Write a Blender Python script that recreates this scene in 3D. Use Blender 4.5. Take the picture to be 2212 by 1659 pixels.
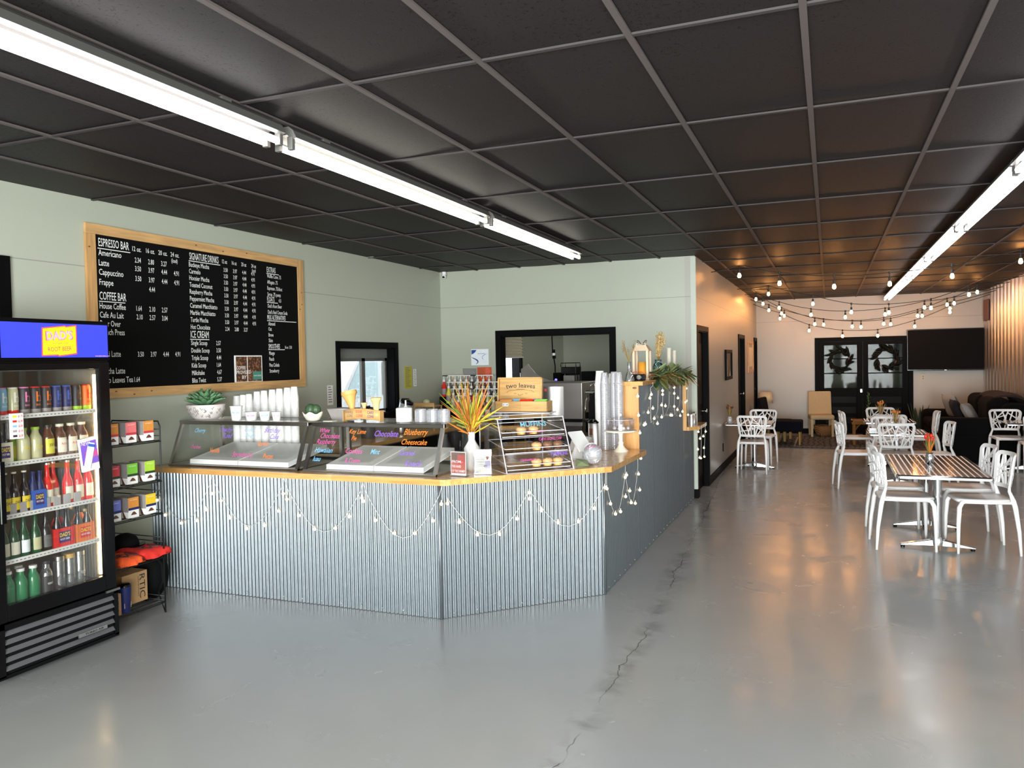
import bpy, math, random
from mathutils import Matrix, Vector
for _o in list(bpy.data.objects): bpy.data.objects.remove(_o)
SC = bpy.context.scene
COL = SC.collection
R = random.Random(7)
PI = math.pi
# ---------------------------------------------------------------- camera
cam_d = bpy.data.cameras.new('camera'); cam = bpy.data.objects.new('camera', cam_d); COL.objects.link(cam)
cam_d.sensor_width = 36; cam_d.lens = 36*1694.22/2212; cam_d.clip_start = .05; cam_d.clip_end = 200
CM = Matrix(((0.927075,0.005879,0.374829,0),(0.37441,0.035245,-0.926593,0),(-0.018658,0.999361,0.030473,0),(0,0,0,1)))
cam.matrix_world = Matrix.Translation((0,0,1.7107)) @ CM
SC.camera = cam
# ---------------------------------------------------------------- light and exposure
SC.view_settings.view_transform = 'Standard'; SC.view_settings.look = 'None'
SC.view_settings.gamma = 1; SC.view_settings.use_curve_mapping = False
SC.view_settings.exposure = 0.2
TUBE = 12.5
DAY = 800.0
BULB = 110.0
wd = bpy.data.worlds.new('sky'); SC.world = wd; wd.use_nodes = True
_n = wd.node_tree.nodes; _bg = _n['Background']; _bg.inputs[0].default_value = (.88,.94,1,1); _bg.inputs[1].default_value = 3.0
def day_light(name, loc, rot, sx, sy, power, color=(.97,.98,1)):
    ld = bpy.data.lights.new(name, 'AREA'); ld.shape = 'RECTANGLE'; ld.size = sx; ld.size_y = sy
    ld.energy = power; ld.color = color
    o = bpy.data.objects.new(name, ld); COL.objects.link(o); o.location = loc; o.rotation_euler = rot
    return o
# storefront glazing behind the camera (front wall) and on the right, just outside the glass
for _x in (-.9, 1.6):
    day_light('daylight', (_x, -2.75, 1.35), (PI/2, 0, 0), 2.1, 2.4, DAY)
day_light('daylight', (-4.907 - .35, 12.1, 1.7), (PI/2, 0, -PI/2), .7, .9, 25)
SC.cycles.use_denoising = True
SC.cycles.max_bounces = 8; SC.cycles.diffuse_bounces = 4; SC.cycles.glossy_bounces = 4
SC.cycles.transmission_bounces = 6; SC.cycles.transparent_max_bounces = 16
SC.cycles.sample_clamp_indirect = 6; SC.cycles.caustics_reflective = False; SC.cycles.caustics_refractive = False
SC.cycles.use_adaptive_sampling = True; SC.cycles.adaptive_threshold = .02
# ---------------------------------------------------------------- materials
def lin(c):
    return tuple((x/12.92 if x <= .04045 else ((x+.055)/1.055)**2.4) for x in c)
def rgb(r, g, b): return lin((r/255, g/255, b/255))
MATS = {}
def newmat(name):
    m = bpy.data.materials.new(name); m.use_nodes = True; MATS[name] = m
    return m, m.node_tree.nodes, m.node_tree.links, m.node_tree.nodes['Principled BSDF']
def mk(name, col, rough=.5, metal=0, var=.06, scale=20, bump=0, bscale=60, spec=.5, emit=None, estr=1, coat=0, sheen=0, trans=0):
    """plain procedural surface: colour broken up by noise, optional noise bump"""
    m, n, l, p = newmat(name)
    tc = n.new('ShaderNodeTexCoord'); nz = n.new('ShaderNodeTexNoise'); nz.inputs['Scale'].default_value = scale; nz.inputs['Detail'].default_value = 4
    l.new(tc.outputs['Object'], nz.inputs['Vector'])
    mx = n.new('ShaderNodeMix'); mx.data_type = 'RGBA'
    mx.inputs[6].default_value = (*[c*(1-var) for c in col], 1); mx.inputs[7].default_value = (*[min(1, c*(1+var)) for c in col], 1)
    l.new(nz.outputs['Fac'], mx.inputs[0]); l.new(mx.outputs[2], p.inputs['Base Color'])
    p.inputs['Roughness'].default_value = rough; p.inputs['Metallic'].default_value = metal
    p.inputs['Specular IOR Level'].default_value = spec; p.inputs['Coat Weight'].default_value = coat
    p.inputs['Sheen Weight'].default_value = sheen; p.inputs['Transmission Weight'].default_value = trans
    if emit:
        p.inputs['Emission Color'].default_value = (*emit, 1); p.inputs['Emission Strength'].default_value = estr
    if bump:
        n2 = n.new('ShaderNodeTexNoise'); n2.inputs['Scale'].default_value = bscale; l.new(tc.outputs['Object'], n2.inputs['Vector'])
        b = n.new('ShaderNodeBump'); b.inputs['Strength'].default_value = bump; b.inputs['Distance'].default_value = .01
        l.new(n2.outputs['Fac'], b.inputs['Height']); l.new(b.outputs[0], p.inputs['Normal'])
    return m
def glass(name, tint=(1,1,1), refl=.08, rough=.02, haze=0, hcol=(1,1,1)):
    """thin sheet glass: see-through with a fresnel-weighted mirror, optional milky part"""
    m, n, l, p = newmat(name)
    out = n['Material Output']; n.remove(p)
    t = n.new('ShaderNodeBsdfTransparent'); t.inputs[0].default_value = (*tint, 1)
    g = n.new('ShaderNodeBsdfGlossy'); g.inputs['Roughness'].default_value = rough; g.inputs['Color'].default_value = (1,1,1,1)
    lw = n.new('ShaderNodeLayerWeight'); lw.inputs[0].default_value = .35
    mr = n.new('ShaderNodeMapRange'); mr.inputs[3].default_value = refl*.6; mr.inputs[4].default_value = min(1, refl*6)
    l.new(lw.outputs['Fresnel'], mr.inputs[0])
    mx = n.new('ShaderNodeMixShader'); l.new(mr.outputs[0], mx.inputs[0]); l.new(t.outputs[0], mx.inputs[1]); l.new(g.outputs[0], mx.inputs[2])
    last = mx
    if haze:
        d = n.new('ShaderNodeBsdfDiffuse'); d.inputs[0].default_value = (*hcol, 1)
        m2 = n.new('ShaderNodeMixShader'); m2.inputs[0].default_value = haze
        l.new(mx.outputs[0], m2.inputs[1]); l.new(d.outputs[0], m2.inputs[2]); last = m2
    l.new(last.outputs[0], out.inputs[0])
    return m
def emis(name, col, strength, sample=True):
    m, n, l, p = newmat(name)
    p.inputs['Base Color'].default_value = (*[c*.5 for c in col], 1)
    p.inputs['Emission Color'].default_value = (*col, 1); p.inputs['Emission Strength'].default_value = strength
    if not sample: m.cycles.emission_sampling = 'NONE'
    return m
def wood(name, c1, c2, axis=0, plank=.06, length=.5, rough=.35, grain=18, coat=0):
    """boards: brick cells give each stave its own tone, stretched noise gives the grain"""
    m, n, l, p = newmat(name)
    tc = n.new('ShaderNodeTexCoord'); mp = n.new('ShaderNodeMapping'); l.new(tc.outputs['Object'], mp.inputs[0])
    if axis == 1: mp.inputs['Rotation'].default_value = (0, 0, PI/2)
    if axis == 2: mp.inputs['Rotation'].default_value = (0, PI/2, 0)
    br = n.new('ShaderNodeTexBrick'); br.offset = .5; br.inputs['Scale'].default_value = 1
    br.inputs['Brick Width'].default_value = length; br.inputs['Row Height'].default_value = plank; br.inputs['Mortar Size'].default_value = .0006
    br.inputs['Color1'].default_value = (*c1, 1); br.inputs['Color2'].default_value = (*c2, 1)
    br.inputs['Mortar'].default_value = (*[c*.45 for c in c1], 1); br.inputs['Bias'].default_value = 0
    l.new(mp.outputs[0], br.inputs[0])
    m2 = n.new('ShaderNodeMapping'); m2.inputs['Scale'].default_value = (1.2, grain, grain); l.new(mp.outputs[0], m2.inputs[0])
    nz = n.new('ShaderNodeTexNoise'); nz.inputs['Scale'].default_value = 3; nz.inputs['Detail'].default_value = 6; nz.inputs['Distortion'].default_value = .6; l.new(m2.outputs[0], nz.inputs[0])
    mr = n.new('ShaderNodeMapRange'); mr.inputs[1].default_value = .3; mr.inputs[2].default_value = .75; mr.inputs[3].default_value = .72; mr.inputs[4].default_value = 1.12
    l.new(nz.outputs['Fac'], mr.inputs[0])
    mx = n.new('ShaderNodeMix'); mx.data_type = 'RGBA'; mx.blend_type = 'MULTIPLY'; mx.inputs[0].default_value = 1
    l.new(br.outputs[0], mx.inputs[6]); l.new(mr.outputs[0], mx.inputs[7]); l.new(mx.outputs[2], p.inputs['Base Color'])
    p.inputs['Roughness'].default_value = rough; p.inputs['Coat Weight'].default_value = coat; p.inputs['Coat Roughness'].default_value = .15
    return m
def wallmat(name, col, seam=True):
    m, n, l, p = newmat(name)
    ge = n.new('ShaderNodeNewGeometry'); sp = n.new('ShaderNodeSeparateXYZ'); l.new(ge.outputs['Position'], sp.inputs[0])
    nz = n.new('ShaderNodeTexNoise'); nz.inputs['Scale'].default_value = .7; nz.inputs['Detail'].default_value = 5; l.new(ge.outputs['Position'], nz.inputs[0])
    mx = n.new('ShaderNodeMix'); mx.data_type = 'RGBA'; mx.inputs[6].default_value = (*[c*.95 for c in col], 1); mx.inputs[7].default_value = (*[c*1.05 for c in col], 1)
    l.new(nz.outputs['Fac'], mx.inputs[0])
    # fine joint between wall sheets at 2.44 m
    a = n.new('ShaderNodeMath'); a.operation = 'SUBTRACT'; a.inputs[1].default_value = 2.435; l.new(sp.outputs[2], a.inputs[0])
    b = n.new('ShaderNodeMath'); b.operation = 'ABSOLUTE'; l.new(a.outputs[0], b.inputs[0])
    c = n.new('ShaderNodeMath'); c.operation = 'LESS_THAN'; c.inputs[1].default_value = .0035; l.new(b.outputs[0], c.inputs[0])
    m2 = n.new('ShaderNodeMix'); m2.data_type = 'RGBA'; l.new(c.outputs[0], m2.inputs[0]); l.new(mx.outputs[2], m2.inputs[6]); m2.inputs[7].default_value = (*[x*.62 for x in col], 1)
    l.new(m2.outputs[2], p.inputs['Base Color'])
    n2 = n.new('ShaderNodeTexNoise'); n2.inputs['Scale'].default_value = 45; l.new(ge.outputs['Position'], n2.inputs[0])
    bu = n.new('ShaderNodeBump'); bu.inputs['Strength'].default_value = .12; bu.inputs['Distance'].default_value = .004; l.new(n2.outputs[0], bu.inputs['Height']); l.new(bu.outputs[0], p.inputs['Normal'])
    p.inputs['Roughness'].default_value = .38
    return m
def floormat():
    m, n, l, p = newmat('painted_concrete')
    ge = n.new('ShaderNodeNewGeometry'); P = ge.outputs['Position']
    def noise(s, d=5, dist=0, vec=P):
        z = n.new('ShaderNodeTexNoise'); z.inputs['Scale'].default_value = s; z.inputs['Detail'].default_value = d; z.inputs['Distortion'].default_value = dist; l.new(vec, z.inputs[0]); return z.outputs['Fac']
    def mr(x, a, b, c, d):
        q = n.new('ShaderNodeMapRange'); q.inputs[1].default_value = a; q.inputs[2].default_value = b; q.inputs[3].default_value = c; q.inputs[4].default_value = d; l.new(x, q.inputs[0]); return q.outputs[0]
    def math2(op, x, y):
        q = n.new('ShaderNodeMath'); q.operation = op
        for i, w in enumerate((x, y)):
            if isinstance(w, (int, float)): q.inputs[i].default_value = w
            else: l.new(w, q.inputs[i])
        return q.outputs[0]
    def mixc(f, a, b):
        q = n.new('ShaderNodeMix'); q.data_type = 'RGBA'
        if isinstance(f, (int, float)): q.inputs[0].default_value = f
        else: l.new(f, q.inputs[0])
        for i, w in ((6, a), (7, b)):
            if isinstance(w, tuple): q.inputs[i].default_value = (*w, 1)
            else: l.new(w, q.inputs[i])
        return q.outputs[2]
    big = noise(.35, 3); mid = noise(1.6, 6, .6)
    col = mixc(mr(big, .35, .65, 0, 1), rgb(160,162,164), rgb(166,166,160))
    col = mixc(mr(mid, .3, .75, 0, .22), col, rgb(146,148,145))
    # scuffs and pale worn patches
    col = mixc(mr(noise(7, 8, 1.5), .68, .84, 0, .10), col, rgb(176,178,174))
    # old slab joint running front to back with cracks and grime
    sp = n.new('ShaderNodeSeparateXYZ'); l.new(P, sp.inputs[0])
    wob = math2('MULTIPLY', math2('SUBTRACT', noise(.9, 6), .5), .5)
    fine = math2('MULTIPLY', math2('SUBTRACT', noise(6, 6), .5), .10)
    base = math2('ADD', math2('MULTIPLY', math2('MAXIMUM', math2('SUBTRACT', sp.outputs[1], 5.0), 0), .055), sp.outputs[0])
    dx = math2('ABSOLUTE', math2('ADD', math2('ADD', base, 1.07), math2('ADD', math2('MULTIPLY', wob, .25), fine)), 0)
    grime = math2('MULTIPLY', mr(dx, 0, .11, 1, 0), mr(noise(5, 8, 1), .42, .62, 0, 1))
    grime = math2('MULTIPLY', grime, mr(sp.outputs[1], 9, 12, 1, 0))
    col = mixc(math2('MULTIPLY', grime, .5), col, rgb(84,84,77))
    crack = math2('MULTIPLY', mr(dx, .0008, .0045, 1, 0), mr(noise(1.3, 2), .42, .5, 0, 1))
    col = mixc(math2('MULTIPLY', crack, .85), col, rgb(45,45,40))
    l.new(col, p.inputs['Base Color'])
    l.new(mr(noise(2.2, 6, 1), .3, .7, .16, .30), p.inputs['Roughness'])
    b1 = n.new('ShaderNodeBump'); b1.inputs['Strength'].default_value = .35; b1.inputs['Distance'].default_value = .012; l.new(noise(1.7, 3), b1.inputs['Height'])
    b2 = n.new('ShaderNodeBump'); b2.inputs['Strength'].default_value = .10; b2.inputs['Distance'].default_value = .004; l.new(noise(22, 4), b2.inputs['Height']); l.new(b1.outputs[0], b2.inputs['Normal'])
    l.new(b2.outputs[0], p.inputs['Normal'])
    return m
def ceilmat():
    m, n, l, p = newmat('ceiling_tile_black')
    ge = n.new('ShaderNodeNewGeometry')
    vo = n.new('ShaderNodeTexNoise'); vo.inputs['Scale'].default_value = 75; vo.inputs['Detail'].default_value = 2; vo.inputs['Distortion'].default_value = 1.2; l.new(ge.outputs['Position'], vo.inputs[0])
    mr = n.new('ShaderNodeMapRange'); mr.inputs[1].default_value = .60; mr.inputs[2].default_value = .66; l.new(vo.outputs['Fac'], mr.inputs[0])
    mx = n.new('ShaderNodeMix'); mx.data_type = 'RGBA'; mx.inputs[6].default_value = (*rgb(33,29,29), 1); mx.inputs[7].default_value = (*rgb(8,7,7), 1)
    l.new(mr.outputs[0], mx.inputs[0]); l.new(mx.outputs[2], p.inputs['Base Color'])
    inv = n.new('ShaderNodeMath'); inv.operation = 'SUBTRACT'; inv.inputs[0].default_value = 1; l.new(mr.outputs[0], inv.inputs[1])
    b = n.new('ShaderNodeBump'); b.inputs['Strength'].default_value = .6; b.inputs['Distance'].default_value = .003; l.new(inv.outputs[0], b.inputs['Height']); l.new(b.outputs[0], p.inputs['Normal'])
    p.inputs['Roughness'].default_value = .55; p.inputs['Specular IOR Level'].default_value = .2
    return m
def stripemat():
    """polished steel table top with brushed stripes"""
    m, n, l, p = newmat('striped_steel')
    tc = n.new('ShaderNodeTexCoord'); sp = n.new('ShaderNodeSeparateXYZ'); l.new(tc.outputs['Object'], sp.inputs[0])
    a = n.new('ShaderNodeMath'); a.operation = 'MULTIPLY'; a.inputs[1].default_value = 22; l.new(sp.outputs[0], a.inputs[0])
    f = n.new('ShaderNodeMath'); f.operation = 'FRACT'; l.new(a.outputs[0], f.inputs[0])
    g = n.new('ShaderNodeMath'); g.operation = 'GREATER_THAN'; g.inputs[1].default_value = .72; l.new(f.outputs[0], g.inputs[0])
    mr = n.new('ShaderNodeMapRange'); mr.inputs[3].default_value = .10; mr.inputs[4].default_value = .5; l.new(g.outputs[0], mr.inputs[0]); l.new(mr.outputs[0], p.inputs['Roughness'])
    mx = n.new('ShaderNodeMix'); mx.data_type = 'RGBA'; mx.inputs[6].default_value = (.34,.32,.34,1); mx.inputs[7].default_value = (.9,.9,.92,1); l.new(g.outputs[0], mx.inputs[0]); l.new(mx.outputs[2], p.inputs['Base Color'])
    p.inputs['Metallic'].default_value = 1
    return m
def rugmat():
    m, n, l, p = newmat('patterned_rug')
    tc = n.new('ShaderNodeTexCoord'); sp = n.new('ShaderNodeSeparateXYZ'); l.new(tc.outputs['Object'], sp.inputs[0])
    w = n.new('ShaderNodeTexVoronoi'); w.inputs['Scale'].default_value = 9; w.distance = 'MANHATTAN'; l.new(tc.outputs['Object'], w.inputs[0])
    w2 = n.new('ShaderNodeTexWave'); w2.inputs['Scale'].default_value = 3.2; w2.inputs['Distortion'].default_value = 7; w2.inputs['Detail'].default_value = 3; l.new(tc.outputs['Object'], w2.inputs[0])
    a = n.new('ShaderNodeMath'); a.operation = 'MULTIPLY'; l.new(w.outputs['Distance'], a.inputs[0]); l.new(w2.outputs['Fac'], a.inputs[1])
    cr = n.new('ShaderNodeValToRGB'); cr.color_ramp.interpolation = 'CONSTANT'; e = cr.color_ramp.elements
    e[0].color = (*rgb(16,16,22), 1); e[1].position = .16; e[1].color = (*rgb(120,112,104), 1)
    e2 = e.new(.27); e2.color = (*rgb(22,22,30), 1); e3 = e.new(.42); e3.color = (*rgb(84,80,78), 1)
    l.new(a.outputs[0], cr.inputs[0]); l.new(cr.outputs[0], p.inputs['Base Color']); p.inputs['Roughness'].default_value = .95
    return m
def wickermat(name, c1, c2, s=60):
    m, n, l, p = newmat(name)
    tc = n.new('ShaderNodeTexCoord'); w = n.new('ShaderNodeTexWave'); w.bands_direction = 'DIAGONAL'; w.inputs['Scale'].default_value = s/3; w.inputs['Distortion'].default_value = 2; l.new(tc.outputs['Object'], w.inputs[0])
    mx = n.new('ShaderNodeMix'); mx.data_type = 'RGBA'; mx.inputs[6].default_value = (*c1, 1); mx.inputs[7].default_value = (*c2, 1); l.new(w.outputs['Fac'], mx.inputs[0]); l.new(mx.outputs[2], p.inputs['Base Color'])
    b = n.new('ShaderNodeBump'); b.inputs['Strength'].default_value = .8; b.inputs['Distance'].default_value = .006; l.new(w.outputs['Fac'], b.inputs['Height']); l.new(b.outputs[0], p.inputs['Normal']); p.inputs['Roughness'].default_value = .7
    return m
def beansmat():
    m, n, l, p = newmat('coffee_beans')
    tc = n.new('ShaderNodeTexCoord'); w = n.new('ShaderNodeTexVoronoi'); w.inputs['Scale'].default_value = 45; l.new(tc.outputs['Object'], w.inputs[0])
    mx = n.new('ShaderNodeMix'); mx.data_type = 'RGBA'; mx.inputs[6].default_value = (*rgb(160,110,70), 1); mx.inputs[7].default_value = (*rgb(60,34,20), 1)
    mr = n.new('ShaderNodeMapRange'); mr.inputs[1].default_value = .1; mr.inputs[2].default_value = .6; l.new(w.outputs['Distance'], mr.inputs[0]); l.new(mr.outputs[0], mx.inputs[0]); l.new(mx.outputs[2], p.inputs['Base Color'])
    return m
mk('fur', rgb(40,22,18), .9, bump=1, bscale=80, var=.4)
wallmat('sage_wall', rgb(174,178,162)); wallmat('far_wall', rgb(170,166,155))
floormat(); ceilmat(); stripemat(); rugmat(); beansmat()
wickermat('wicker', rgb(165,120,70), rgb(110,74,40)); wickermat('rattan', rgb(190,140,75), rgb(140,95,45), 90)
mk('black_trim', rgb(7,7,8), .55, spec=.06); mk('black_gloss', rgb(6,6,7), .18, spec=.3); mk('black_matte', rgb(11,11,12), .8, spec=.15); mk('dark_cabinet', rgb(9,9,10), .5, spec=.1); mk('grille_grey', rgb(84,84,86), .5)
mk('tbar', rgb(84,76,74), .6, spec=.2); mk('tbar_cross', rgb(58,53,52), .6, spec=.2); mk('fixture_white', rgb(92,90,86), .4); mk('white_plastic', rgb(236,233,229), .35); mk('chair_white', rgb(244,241,238), .38, var=.02)
mk('paper_white', rgb(238,236,232), .7, var=.02); mk('corner_paint', rgb(184,190,175), .4); mk('trim_white', rgb(215,215,208), .5)
mk('galvanised', rgb(128,135,139), .31, .72, var=.10, scale=26); mk('galv_far', rgb(205,203,205), .38, 1, var=.08, scale=20)
mk('chrome', rgb(215,215,215), .12, 1, var=.02); mk('steel', rgb(170,165,160), .3, 1, var=.05, scale=8); mk('steel_dark', rgb(110,105,102), .3, 1)
mk('steel_bright', rgb(220,218,214), .35, 1)
wood('butcher', rgb(226,176,108), rgb(208,150,82), 0, .045, .42, .22, coat=.4); wood('butcher_y', rgb(226,176,108), rgb(208,150,82), 1, .045, .42, .22, coat=.4)
wood('pine_v', rgb(222,168,98), rgb(212,152,84), 2, .3, 3, .4, 10); wood('pine_y', rgb(212,168,112), rgb(200,152,96), 1, .3, 3, .45, 12); wood('pine_z', rgb(212,168,112), rgb(200,152,96), 2, .3, 3, .45, 12)
wood('bamboo', rgb(208,164,100), rgb(198,150,88), 0, 7, 9, .4, 14); wood('dark_wood', rgb(96,66,40), rgb(80,54,32), 0, .1, 1.2, .4, 14)
mk('knot', rgb(110,66,34), .5); mk('chalkboard', rgb(10,10,10), .85, var=.15, scale=6, spec=.1); mk('chalk', rgb(232,232,228), .8, emit=None)
emis('tube_cold', (1,.96,.98), TUBE); emis('tube_warm', (1,.95,.84), TUBE)
emis('edison', (1,.42,.12), BULB); emis('fairy', (1,.74,.38), 3.0, False); emis('led_warm', (1,.70,.34), 11)
mk('wire_black', rgb(14,13,13), .5); mk('wire_clear', rgb(205,200,195), .3)
glass('window_glass', (.96,.98,.98), .06); glass('case_glass', (.985,.995,.99), .045); glass('acrylic', (.96,.95,.97), .09, .03); glass('acrylic_edge', (.9,.88,.92), .5, .1, .55, rgb(245,240,245))
glass('cooler_glass', (.97,.97,.96), .05); glass('clear_cup', (.93,.93,.94), .30, .12, .25, rgb(235,235,240)); glass('blue_glass', (.55,.8,.82), .25, .05, .12, rgb(120,170,175)); glass('bottle_clear', (.9,.9,.9), .25, .05, .08, rgb(190,190,190))
glass('frost', (.9,.9,.9), .2, .2, .5, rgb(225,220,220)); glass('door_glass', (.60,.62,.58), .006, .03)
MC = {'red_soda':(225,42,34),'orange':(235,120,40),'green_bottle':(22,70,38),'green_pet':(40,120,75),'dark_brown':(24,14,12),'brown_tea':(96,60,42),'lemonade':(196,192,150),
 'yellow':(245,215,30),'yellow_label':(222,214,70),'purple':(66,36,110),'magenta':(205,80,150),'pink':(232,130,180),'violet':(130,90,200),'sky':(120,180,215),'blue':(60,100,190),'navy':(24,34,92),
 'logo_red':(225,50,50),'cream':(228,222,200),'beige':(196,178,142),'beige_fabric':(186,168,132),'navy_fabric':(12,13,22),'sofa_black':(9,8,8),'cushion':(150,146,140),'cushion_dark':(20,20,26),
 'lamp_shade':(205,192,160),'shirt_red':(225,48,38),'shirt_orange':(235,88,34),'cardboard':(190,150,105),'grey_box':(150,142,138),'tea_green':(120,190,60),'tea_lime':(170,210,60),'tea_orange':(215,140,60),'tea_yellow':(230,190,40),'tea_red':(200,60,70),'tea_pink':(235,120,120),'tea_blue':(110,120,200),
 'leaf_green':(72,104,58),'leaf_dark':(38,58,36),'leaf_olive':(112,116,62),'leaf_pale':(140,160,110),'grass_yellow':(210,180,50),'grass_orange':(205,120,45),'grass_green':(130,150,55),'dried':(200,172,120),'dried_dark':(150,120,60),'twig':(120,60,32),'wreath':(7,11,8),'van_glass':(196,222,232),
 'candle_amber':(228,158,50),'candle_ivory':(232,224,205),'lantern_wood':(214,190,160),'cone':(228,170,96),'cone_light':(240,205,140),'kraft':(205,160,100),'ink_dark':(40,38,42),'ink_grey':(110,110,108),'note_yellow':(190,182,50),'note_orange':(205,84,36),'note_grey':(128,130,126),'poster_blue':(30,70,150),
 'muffin':(205,160,110),'muffin_dark':(120,84,60),'cup_paper':(238,236,232),'money':(110,120,84),'flyer_red':(176,70,48),'flyer_green':(214,222,196),'skin':(120,80,60),'lilac':(190,180,215),'picture_dark':(60,56,52),'picture_light':(170,165,150),'succulent':(92,132,92),'cactus':(60,84,54),'pot_pattern':(226,216,210),
 'tile_grey':(90,90,88),'liner':(128,124,112),'cabinet_grey':(110,114,108),'rust_wood':(104,52,30),'outlet':(200,190,160),'car_white':(235,240,245),'brick':(150,80,66),'snake_green':(50,66,44),'vase_white':(225,222,216),'sleeve_grey':(120,126,124),'sticker_red':(200,70,70),'teal':(70,130,115),'gold':(200,160,80),'bar_black':(16,16,18)}
for _k, _v in MC.items():
    mk(_k, rgb(*_v), spec=(.12 if ('fabric' in _k or 'sofa' in _k or 'wreath' in _k) else .5), rough=.9 if ('fabric' in _k or 'shirt' in _k or 'sofa' in _k or 'cushion' in _k) else .5, var=.10, scale=30, bump=.3 if ('fabric' in _k or 'cushion' in _k or 'shirt' in _k) else 0, bscale=150)
for _k in ('magenta','violet','sky','orange','brown_tea'): mk('ink_'+_k, rgb(*MC[_k]), .6, var=.05)
def blueprint_emit():
    emis('sign_blue', rgb(48,58,225), 1.1); emis('sign_yellow', rgb(255,238,20), 1.25); emis('sign_red', rgb(255,70,60), 1.25); emis('sign_lilac', rgb(205,150,215), 1.0); emis('led_blue', (.1,.1,1), 4)
blueprint_emit()
# glossy bottle materials
for _k in ('red_soda','green_bottle','green_pet','dark_brown','brown_tea','lemonade'):
    MATS[_k].node_tree.nodes['Principled BSDF'].inputs['Roughness'].default_value = .12
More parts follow.
